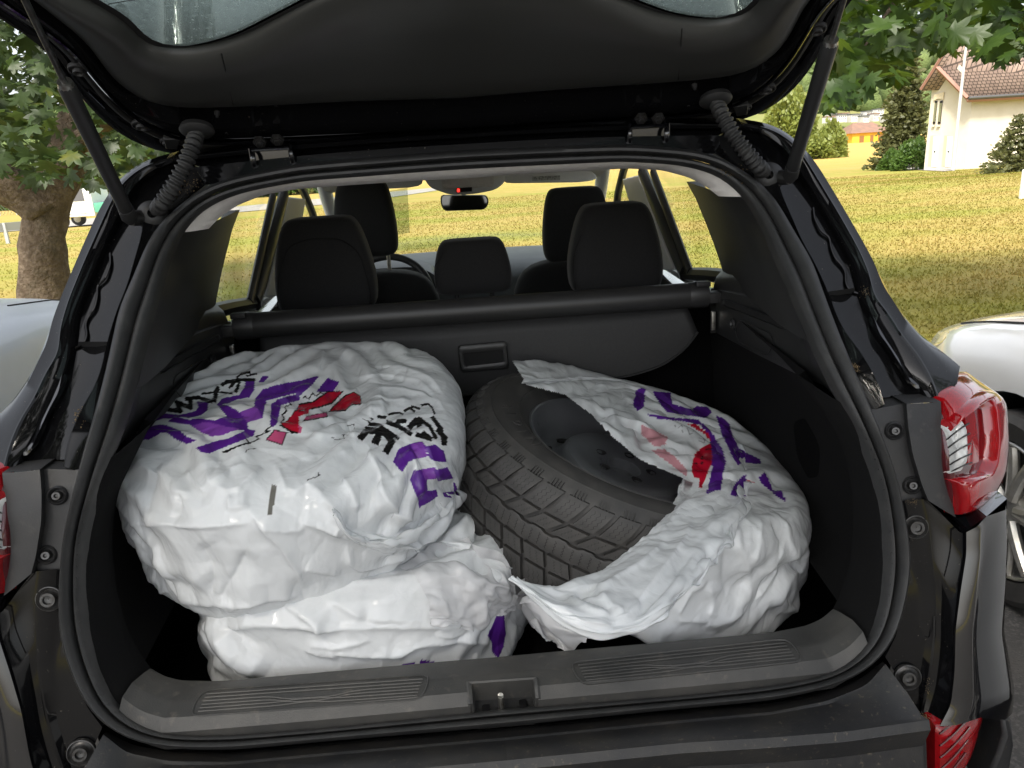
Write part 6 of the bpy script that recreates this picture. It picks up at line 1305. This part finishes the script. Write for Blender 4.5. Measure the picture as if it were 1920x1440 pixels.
            MB().lathe([(.375, .06), (.372, -.10), (.30, -.30), (.001, -.30)], cw, (s, 0, 0), 32).build('wheel_arch', M['black'], root)
    return root
ALLOY = mat('alloy', (.52, .51, .48), .32, metal=.7, noise_=(30, (.40, .38, .34), .4, .7))
car('parked_saloon', 'white car with alloy wheels parked by the red tail lamp', mat('white_paint', (.80, .80, .79), .25, coat=1, coat_r=.03, noise_=(3, (.77, .77, .76), .4, .6)), (2.53, 2.12, 0))
car('parked_saloon', 'grey silver car parked in front of the maple trunk', mat('grey_paint', (.52, .56, .60), .4, coat=.35, coat_r=.04, noise_=(3, (.49, .53, .57), .4, .6)), (-2.95, 4.0, 0))

# ================================================================== HOUSE AND DISTANCE
render_w = mat('cream_render', (.60, .55, .46), .9, noise_=(1.2, (.54, .49, .40), .4, .7), bump=(60, .2, .01)); white_w = mat('white_door', (.80, .79, .76), .6, noise_=(2, (.75, .74, .71), .4, .6)); trimc = mat('russet_board', (.29, .15, .11), .7)
def tile_mat():
    m = mat('roof_tiles', (.30, .20, .16), .8, noise_=(3, (.38, .28, .23), .35, .65)); n = m.node_tree.nodes; L = m.node_tree.links
    tc = n.new('ShaderNodeTexCoord'); a = n.new('ShaderNodeTexBrick'); a.inputs['Scale'].default_value = 1.0; a.inputs['Brick Width'].default_value = .26; a.inputs['Row Height'].default_value = .26; a.inputs['Mortar Size'].default_value = .028
    a.inputs['Color1'].default_value = (.31, .225, .18, 1); a.inputs['Color2'].default_value = (.23, .165, .135, 1); a.inputs['Mortar'].default_value = (.07, .05, .04, 1); L.new(tc.outputs['UV'], a.inputs['Vector']); L.new(a.outputs['Color'], n['Principled BSDF'].inputs['Base Color']); return m
TILE = tile_mat()
c0 = np.array(G(1808, 317)); gl_ = PZ(1733, 309, c0[2]+.28); rt = PZ(2050, 300, c0[2]+.1)
gd = gl_-c0; gd[2] = 0; Lg = np.linalg.norm(gd); gd /= Lg; gn = np.array([gd[1], -gd[0], 0]); gn = gn if gn@(CAM-c0) > 0 else -gn
ld = rt-c0; ld[2] = 0; ld /= np.linalg.norm(ld); ln_ = np.array([ld[1], -ld[0], 0]); ln_ = ln_ if ln_@(CAM-c0) > 0 else -ln_
HS = thing('house', 'cream rendered house with brown tiled roof and twin narrow windows', 'house', tuple((c0+gl_)/2))
def gp_(u, v, off=0): return PP(u, v, c0+gn*off, gn)
def lp_(u, v, off=0): return PP(u, v, c0+ln_*off, ln_)
gw = [c0+[0, 0, -.5], gp_(1733, 309)+[0, 0, -.6], gp_(1748, 160), gp_(1764, 128), gp_(1786, 90), gp_(1823, 180)]
MB().prism(gw, -gn*.35).build('wall', render_w, HS)
ce = gp_(1823, 183); le = lp_(2050, 150)
lw = [c0+[0, 0, -.5], ce, np.array([*(c0+ld*12)[:2], ce[2]]), c0+ld*12+[0, 0, -.5]]; MB().prism(lw, -ln_*.3).build('wall', render_w, HS)
MB().box((c0+gl_)/2+ld*6+np.array([0, 0, 1.4]), (Lg*.7, 6, 3)).build('back_wall', render_w, HS) if False else None
# roofs
e_l, e_k, e_a, e_r = gp_(1727, 168, .9), gp_(1757, 126, .9), gp_(1784, 78, .9), gp_(1814, 184, .9)
slope_up = (e_k-e_r)/np.linalg.norm(e_k-e_r)
def roof_quad(P, name):
    q = MB().add(P, [tuple(range(len(P)))]); o = bpy.data.objects.new(name, q.mesh(name, TILE)); COL.objects.link(o); child(o, HS); uv = o.data.uv_layers.new(name='UVMap'); a = P[1]-P[0]; a /= np.linalg.norm(a); nn = np.cross(a, P[-1]-P[0]); b = np.cross(nn/np.linalg.norm(nn), a)
    for lp in o.data.loops: p = np.array(o.data.vertices[lp.vertex_index].co)-P[0]; uv.data[lp.index].uv = (p@a, p@b)
    m_ = o.modifiers.new('t', 'SOLIDIFY'); m_.thickness = .18; m_.offset = -1; return o
far_r = e_r+ld*13; hgt = 3.2
top_l = e_k; top_r = e_a+ld*13
roof_quad([e_r, far_r, e_r+ld*13+(e_k-e_r)*1.0+(e_a-e_k)*.95, e_a, e_k], 'roof')
roof_quad([e_l, e_a, e_a+ld*10-gn*2, e_l+ld*10-gn*2], 'roof')
def board(a, b, w_, name): d = b-a; q = MB().tube(np.array([a, b]), w_, 4); q.build(name, trimc, HS)
board(e_l, e_a, .13, 'barge_board'); board(e_k, e_r, .13, 'barge_board'); board(e_r+[0, 0, -.12], far_r+[0, 0, -.12], .12, 'eave_board')
MB().tube(np.array([e_r+ln_*.12, far_r+ln_*.12]), .10, 10).build('gutter', mat('zinc_gutter', (.12, .12, .12), .5, metal=.6), HS)
sof = MB().add([e_l, e_a, gp_(1786, 90), gp_(1748, 160)], [(0, 1, 2, 3)]); sof.build('soffit', trimc, HS, thick=.03)
sof = MB().add([e_k, e_r, ce, gp_(1764, 128)], [(0, 1, 2, 3)]); sof.build('soffit', trimc, HS, thick=.03)
wz = lambda x, y: (1720+x/6, 100+y/6)
for (x0, x1) in ((192, 216), (248, 276)):
    P = [gp_(*wz(x0+8, 535), .03), gp_(*wz(x1+12, 530), .03), gp_(*wz(x1-14, 795), .03), gp_(*wz(x0-18, 795), .03)]; wn = MB().prism(P, gn*.02).build('window', M['paint_clean'], HS); mm_ = np.mean(P, 0)
    MB().prism([p*.8+mm_*.2+gn*.03 for p in P], gn*.01).build('pane', mat('olive_pane', (.16, .16, .09), .2, coat=1), wn); MB().prism([P[3]-[0, 0, .05], P[2]-[0, 0, .05], P[2]-[0, 0, .16]+gn*0, P[3]-[0, 0, .16]], gn*.12).build('sill', render_w, wn)
P = [gp_(*wz(190, 530), .05), gp_(*wz(192, 465), .05), gp_(*wz(304, 435), .05), gp_(*wz(296, 520), .05), gp_(*wz(240, 508), .05)]; MB().prism(P, gn*.05).build('window_head', mat('cream_stone', (.60, .52, .38), .8), HS)
for x0, x1, xb0, xb1 in ((150, 244, 112, 262), (305, 400, 275, 385)):
    P = [gp_(*wz(x0, 925), -.0), gp_(*wz(x1, 922), -.0), gp_(*wz(x1-24, 1282), -.0), gp_(*wz(x0-32, 1272), -.0)]; dm_ = np.mean(P, 0); MB().prism(P, gn*.012).build('door_recess', mat('cream_shade', (.50, .43, .31), .9), HS)
    P2 = [gp_(*wz(x0+36, 932), .02), gp_(*wz(x1, 928), .02), gp_(*wz(x1-24, 1280), .02), gp_(*wz(x0+8, 1275), .02)]; d_ = MB().prism(P2, gn*.015).build('door', white_w, HS); MB().tube([np.mean(P2, 0)+gn*.04, np.mean(P2, 0)+gn*.10], .05, 8).build('handle', M['bolt'], d_)
P = [lp_(*wz(1070, 490), .02), lp_(*wz(1148, 486), .02), lp_(*wz(1140, 510), .02), lp_(*wz(1095, 508), .02)]; MB().prism(P, ln_*.3).build('eave_bracket', trimc, HS)
# slim pole in front of the house
pb = np.array(G(1786, 320)); tp_ = PP(1803, 118, pb, np.array([0, 1., 0])); tp_ = pb+(np.array([pb[0], pb[1], tp_[2]])-pb)*1.5
pole = thing('flag_pole', 'tall slim pale grey pole standing before the cream house', 'pole', tuple(pb))
MB().tube(np.array([pb, pb*.5+tp_*.5, tp_]), [.105, .085, .05], 14).build('shaft', mat('pale_metal', (.50, .49, .48), .45), pole); MB().lathe([(.16, 0), (.15, .12), (.10, .14)], pb, (0, 0, 1), 14).build('foot', mat('pole_foot', (.35, .34, .33), .6), pole)
wp = np.array(G(1917, 372)); q = MB().box(wp+[0, 0, .30], (.14, .10, .75), r=.02); tag(q.build('marker_post', mat('white_post', (.8, .8, .8), .5, noise_=(8, (.7, .7, .69), .4, .6))), 'short white marker post on the lawn mound near small spruce', 'post')
# ---- plants in the distance
def clump_tree(root, pts, size, mt, seed, elong=(1, 1, 1)):
    rgn = np.random.default_rng(seed); n = len(pts); d1 = rgn.normal(0, 1, (n, 3)); d1 /= np.linalg.norm(d1, axis=1)[:, None]; d2 = np.cross(d1, rgn.normal(0, 1, (n, 3))); d2 /= np.linalg.norm(d2, axis=1)[:, None]
    s = size*rgn.uniform(.5, 1.3, (n, 1)); e = np.array(elong); d1 = d1*e
    V = np.stack([pts-d1*s, pts+d2*s*.6, pts+d1*s, pts-d2*s*.6+np.array([0, 0, -.25])*s], 1).reshape(-1, 3); F = np.arange(n*4).reshape(n, 4)
    me = bpy.data.meshes.new('crown'); me.from_pydata(V.tolist(), [], F.tolist()); me.materials.append(mt); o = bpy.data.objects.new('crown', me); COL.objects.link(o); child(o, root); stuff(o); return o
M['spruce'] = leaf_mat('spruce_needles', (.075, .085, .028), (.13, .135, .05), (.19, .18, .07)); M['bush'] = leaf_mat('bush_leaf', (.05, .10, .02), (.09, .16, .03), (.14, .2, .05)); M['far_leaf'] = leaf_mat('far_leaf', (.14, .18, .035), (.22, .25, .06), (.28, .30, .09)); M['hill_leaf'] = leaf_mat('hill_leaf', (.09, .14, .035), (.13, .18, .05), (.18, .22, .07))
def conifer(b, H, R, nlev, seed, name, label, size, n_per=60, mt='spruce'):
    rgn = np.random.default_rng(seed); r_ = thing(name, label, 'tree', tuple(b)); pts = []
    MB().tube(np.array([b+[0, 0, -.2], b+[0, 0, H*.5], b+[0, 0, H*.98]]), [.035*H*.6, .02*H*.6, .01], 10).build('trunk', M['bark'], r_)
    for k in range(nlev):
        t = (k+.5)/nlev; z = H*(.05+.95*t); rr = R*(1-t)**.75*rgn.uniform(.8, 1.1)+.1; nb = int(7+9*(1-t))
        for j in range(nb):
            a = j*2*pi/nb+rgn.uniform(-.3, .3)+k; L_ = rr*rgn.uniform(.75, 1.12); s = rgn.random(n_per)**.6
            pts.append(np.stack([b[0]+np.cos(a)*L_*s, b[1]+np.sin(a)*L_*s, b[2]+z-.22*L_*s+.10*L_*s**3], 1)+rgn.normal(0, .06*R, (n_per, 3))*np.array([1, 1, .6])*(.4+s[:, None]))
    clump_tree(r_, np.vstack(pts), size, M[mt], seed, (1, 1, .7)); return r_
b = np.array(G(1688, 305)); b = CAM+(b-CAM)*.80; b[2] = gz(b[0], b[1]); kx = FPX/((b-CAM)@CF)
conifer(b, 215/kx, 54/kx, 22, 4, 'spruce_tree', 'tall olive spruce standing left of the cream house', .20, 40)
b = np.array(G(1905, 318)); b = CAM+(b-CAM)*.86; b[2] = gz(b[0], b[1]); kx = FPX/((b-CAM)@CF); conifer(b, 105/kx, 58/kx, 9, 9, 'spruce_tree', 'small young spruce before the long wall of the house', .10, 60)
def bush(b, R, H, n, seed, name, label, size, mt, cat='bush', trunk=None):
    rgn = np.random.default_rng(seed); r_ = thing(name, label, cat, tuple(b)); d = rgn.normal(0, 1, (n, 3)); d /= np.linalg.norm(d, axis=1)[:, None]; d[:, 2] = np.abs(d[:, 2]); k = np.array([1+.25*noise.noise(Vector(x*2.5+np.array([seed, 0, 0]))) for x in d]); P = np.asarray(b)+d*np.array([R, R, H])*(k*rgn.uniform(.55, 1, n)**.4)[:, None]
    if trunk: P[:, 2] += trunk; P[:, 2] -= H*.25*(rgn.random(n)); MB().tube(np.array([b, np.asarray(b)+[0, 0, trunk+H*.5]]), [.05*H, .02*H], 8).build('trunk', M['bark'], r_)
    else: MB().tube(np.array([np.asarray(b)+[0, 0, -.1], np.asarray(b)+[0, 0, H*.6]]), [.04, .015], 6).build('stem', M['bark'], r_)
    clump_tree(r_, P, size, M[mt], seed); return r_
for (u, v, R, H, sd, lab) in ((1712, 306, 36, 55, 1, 'broad leafy bush against the gable wall of the house'), (1672, 305, 22, 34, 2, 'low leafy bush at the foot of the tall spruce'), (1650, 303, 10, 13, 3, 'tiny round bush beside the grey garden path')):
    b = np.array(G(u, v)); b = CAM+(b-CAM)*.76; b[2] = gz(b[0], b[1]); kx = FPX/((b-CAM)@CF); bush(b, R/kx, H/kx, 2600, sd, 'garden_bush', lab, .16, 'bush')
for (u, v, R, H, sd, lab, nn) in ((1475, 300, 55, 130, 11, 'feathery pale green tree seen past the open tailgate strut', 5200), (1556, 296, 30, 60, 12, 'small loose tree at the edge of the dry field', 2600), (1530, 298, 34, 40, 13, 'spreading shrub below the feathery tree at the field edge', 2200)):
    b = np.array(G(u, v)); kx = FPX/((b-CAM)@CF); bush(b, R/kx, H/kx, nn, sd, 'field_tree', lab, 5/kx, 'far_leaf', 'tree', 8/kx)
# ---- yellow building and white village
yb = np.array(G(1625, 266)); kx = FPX/((yb-CAM)@CF); YB = thing('yellow_hall', 'low yellow building with a brown hipped roof in the field', 'building', tuple(yb))
vx = np.array([CR[0], CR[1], 0]); vx /= np.linalg.norm(vx); vy = np.array([-vx[1], vx[0], 0])
def blk(c, w_, d_, h_, mt, nm, par): 
    rot = np.array([vx, vy, [0, 0, 1]]).T; return MB().box(c+np.array([0, 0, h_/2-.5]), (w_, d_, h_+1), rot).build(nm, mt, par)
Wd = 68/kx; ywall = mat('yellow_wall', (.72, .40, .035), .8, noise_=(.3, (.66, .36, .03), .4, .6)); yroof = mat('brown_roof', (.24, .14, .10), .85, noise_=(.5, (.19, .12, .09), .4, .6))
yc = yb-vx*Wd*.12; blk(yc, Wd, 16, 18/kx, ywall, 'wall', YB)
z0 = 17/kx; rp_ = [yc-vx*(Wd/2+1)-vy*9+[0, 0, z0], yc+vx*(Wd/2+1)-vy*9+[0, 0, z0], yc+vx*(Wd/2+1)+vy*9+[0, 0, z0], yc-vx*(Wd/2+1)+vy*9+[0, 0, z0], yc-vx*Wd*.30+[0, 0, z0+18/kx], yc+vx*Wd*.22+[0, 0, z0+18/kx]]
MB().add(rp_, [(0, 1, 5, 4), (1, 2, 5), (2, 3, 4, 5), (3, 0, 4), (0, 3, 2, 1)]).build('roof', yroof, YB, 10)
for sx, w2 in ((.30, 4.2), (.02, 1.6), (.42, 1.6), (-.25, 2.2)): MB().box(yc+vx*Wd*sx-vy*8.1+[0, 0, 1.3], (w2*.8, .3, 2.8), np.array([vx, vy, [0, 0, 1]]).T).build('door', mat('brown_door', (.22, .10, .03), .7), YB)
wht = mat('village_white', (.72, .70, .68), .85, noise_=(.2, (.62, .60, .58), .4, .6)); drk = mat('village_window', (.10, .10, .11), .4); rgv = np.random.default_rng(5)
VL = ['white flat roofed village house %s below the wooded hill' % s for s in ('with a tall blank gable', 'just above the yellow hall roof')]; VL = ['white flat roofed house of the terraced village below the wooded hill' if i % 4 else 'brown roofed white house among the flat roofed village houses' for i in range(16)]
for i in range(16):
    u = 1552+i*7.2+rgv.uniform(-2, 2); v = 232-8*(i % 3)-rgv.uniform(0, 5)-.03*(u-1552); D = 520+60*(i % 3); c = CAM+ray(u, v)*D; k = FPX/D; c[2] = max(c[2], -5); w2 = rgv.uniform(9, 17)/k; h2 = rgv.uniform(7, 11)/k
    vb = thing('village_house', VL[i], 'building', tuple(c), 'white houses of the far village' if i % 4 else 'brown roofed houses of the far village')
    blk(c, w2, 10, h2, wht, 'wall', vb); MB().box(c+np.array([0, 0, h2+.2]), (w2*1.06, 11, .7), np.array([vx, vy, [0, 0, 1]]).T).build('roof', yroof if i % 4 == 0 else drk, vb)
    for r_ in range(2):
        for s in np.linspace(-.36, .36, 4): MB().box(c+vx*w2*s-vy*5.05+np.array([0, 0, h2*(.3+.4*r_)]), (w2*.12, .3, h2*.2), np.array([vx, vy, [0, 0, 1]]).T).build('window', drk, vb)
# village slope and wooded hill
hx = np.linspace(-700, 1500, 90); hy = np.linspace(420, 1500, 50); HX, HY = np.meshgrid(hx, hy)
def hill(x, y): return -7+np.interp(y, [430, 600, 760, 1000, 1400], [0, 5, 62, 130, 160])*(.75+.35*np.sin(x*.0042+1.0)+.10*np.sin(x*.013))
mb = MB(); mb.grid([np.stack([HX[i], HY[i], hill(HX[i], HY[i])], 1) for i in range(50)]); struct(mb.build('hills', mat('hill_meadow', (.14, .17, .05), .95, noise_=(.02, (.20, .20, .07), .4, .6)), None, 0))
rgh = np.random.default_rng(8); n = 7000; x = rgh.uniform(-650, 1400, n); y = rgh.uniform(640, 1350, n); z = hill(x, y); ico = bmesh.new(); bmesh.ops.create_icosphere(ico, subdivisions=1, radius=1); iv = np.array([v.co[:] for v in ico.verts]); ico.verts.index_update(); iff = np.array([[v.index for v in f.verts] for f in ico.faces]); ico.free()
R_ = rgh.uniform(5, 10, n); V = (iv[None]*(R_[:, None, None]*rgh.uniform(.75, 1.25, (n, len(iv), 1)))*np.array([1, 1, 1.25])+np.stack([x, y, z+R_*.8], 1)[:, None]).reshape(-1, 3); F = (iff[None]+(np.arange(n)*len(iv))[:, None, None]).reshape(-1, 3)
me = bpy.data.meshes.new('forest'); me.from_pydata(V.tolist(), [], F.tolist()); me.materials.append(mat('forest_green', (.075, .115, .03), .9, noise_=(.06, (.13, .17, .05), .35, .65), bump=(.9, 1.0, 1.5))); me.shade_smooth(); fo = stuff(bpy.data.objects.new('forest', me)); COL.objects.link(fo); tag(fo, 'light green wood covering the hillside above the village', 'forest')
# ---- truck, fence and barrier by the road on the left
tb_ = np.array(G(160, 424)); tb_ = CAM+(tb_-CAM)*1.0; TR_ = thing('light_truck', 'white light truck with open bed parked on the road behind the maple', 'truck', tuple(tb_)); ux = vx; uy = vy
rotv = np.array([ux, uy, [0, 0, 1]]).T; wtr = mat('truck_white', (.78, .78, .78), .35, coat=.6, noise_=(1, (.7, .7, .7), .4, .6))
def tp3(x, y, z): return tb_+ux*x+uy*y+np.array([0, 0, z])
prof = [(-1.35, .55), (-1.40, 1.0), (-1.25, 1.15), (-.35, 1.35), (.15, 2.15), (.35, 2.25), (1.15, 2.25), (1.2, .55)]
MB().prism([tp3(x, -.95, z) for x, z in prof], uy*1.9).build('cab', wtr, TR_, bev=.06)
MB().prism([tp3(x, -.97, z) for x, z in ((-.15, 1.40), (.22, 2.05), (.75, 2.08), (.78, 1.40))], uy*-.01).build('side_window', drk, TR_)
MB().prism([tp3(x, -.98, z) for x, z in ((-.2, .75), (.82, .75), (.82, 1.32), (-.2, 1.30))], uy*-.006).build('cab_door', wtr, TR_)
MB().box(tp3(3.2, 0, 1.0), (3.9, 2.0, .5), rotv, r=.02).build('truck_bed', mat('bed_green', (.08, .30, .20), .6, noise_=(2, (.10, .34, .24), .4, .6)), TR_); MB().box(tp3(.2, 0, 2.32), (1.0, 1.5, .10), rotv).build('roof_beacon', mat('beacon_red', (.5, .12, .06), .5), TR_)
for x in (-.75, 3.3):
    for y in (-.85, .85):
        wl_ = MB().lathe([(.05, -.14), (.36, -.14), (.38, 0), (.36, .14), (.05, .14)], tp3(x, y, .38), uy, 24).build('wheel', M['tyre'], TR_); MB().lathe([(.001, -.16), (.20, -.15), (.21, -.10)], tp3(x, y, .38), uy, 20).build('rim', ALLOY, wl_)
FN = thing('wire_fence', 'green wire mesh fence with steel posts across the road', 'fence', tuple(np.array(G(60, 405)))); fm_ = mat('fence_wire', (.16, .20, .16), .6)
f0, f1 = np.array(G(-60, 408)), np.array(G(330, 388)); f0[2] -= .1
for k in range(13): p = f0+(f1-f0)*k/12; p[2] = gz(0, p[1]); MB().tube(np.array([p, p+[0, 0, 2.6]]), .05, 6).build('post', mat('galv', (.4, .41, .41), .5) if k == 0 else bpy.data.materials['galv'], FN)
q = MB(); Lf = np.linalg.norm(f1-f0)
for k in range(60):
    s = k/60; 
    for dlt in (2.2, -2.2):
        a = f0+(f1-f0)*s; bq = f0+(f1-f0)*(s+dlt/Lf); a[2] = gz(0, a[1])+.1; bq[2] = gz(0, bq[1])+2.5; q.tube(np.array([a, bq]), .018, 3, caps=False)
stuff(q.build('wire_mesh', fm_, FN))
gb = thing('guard_rail', 'low steel guard rail along the road edge behind the maple', 'guard rail', tuple(np.array(G(20, 455)))); g0, g1 = np.array(G(-80, 466)), np.array(G(60, 452))
MB().prism([g0+[0, 0, .45], g1+[0, 0, .45], g1+[0, 0, .75], g0+[0, 0, .75]], np.array([0, .05, 0])).build('rail', bpy.data.materials['galv'], gb)
for k in range(4): p = g0+(g1-g0)*k/3; MB().box(p+[0, 0, .3], (.12, .08, .9)).build('post', bpy.data.materials['galv'], gb)
# bushes beyond the fence
for k, (u, v) in enumerate(((-10, 400), (60, 398), (130, 394), (230, 390), (300, 386), (380, 384), (480, 378), (560, 372), (650, 366))):
    b = np.array(G(u, v+6)); b = CAM+(b-CAM)*1.35; b[2] = gz(b[0], b[1]); kx = FPX/((b-CAM)@CF); bush(b, 62/kx, (95 if k < 6 else 55)/kx, 1500, 40+k, 'hedge_tree', 'leafy tree in the row beyond the road and wire fence', 9/kx, 'bush', 'tree', 6/kx)['group'] = 'trees beyond the road'
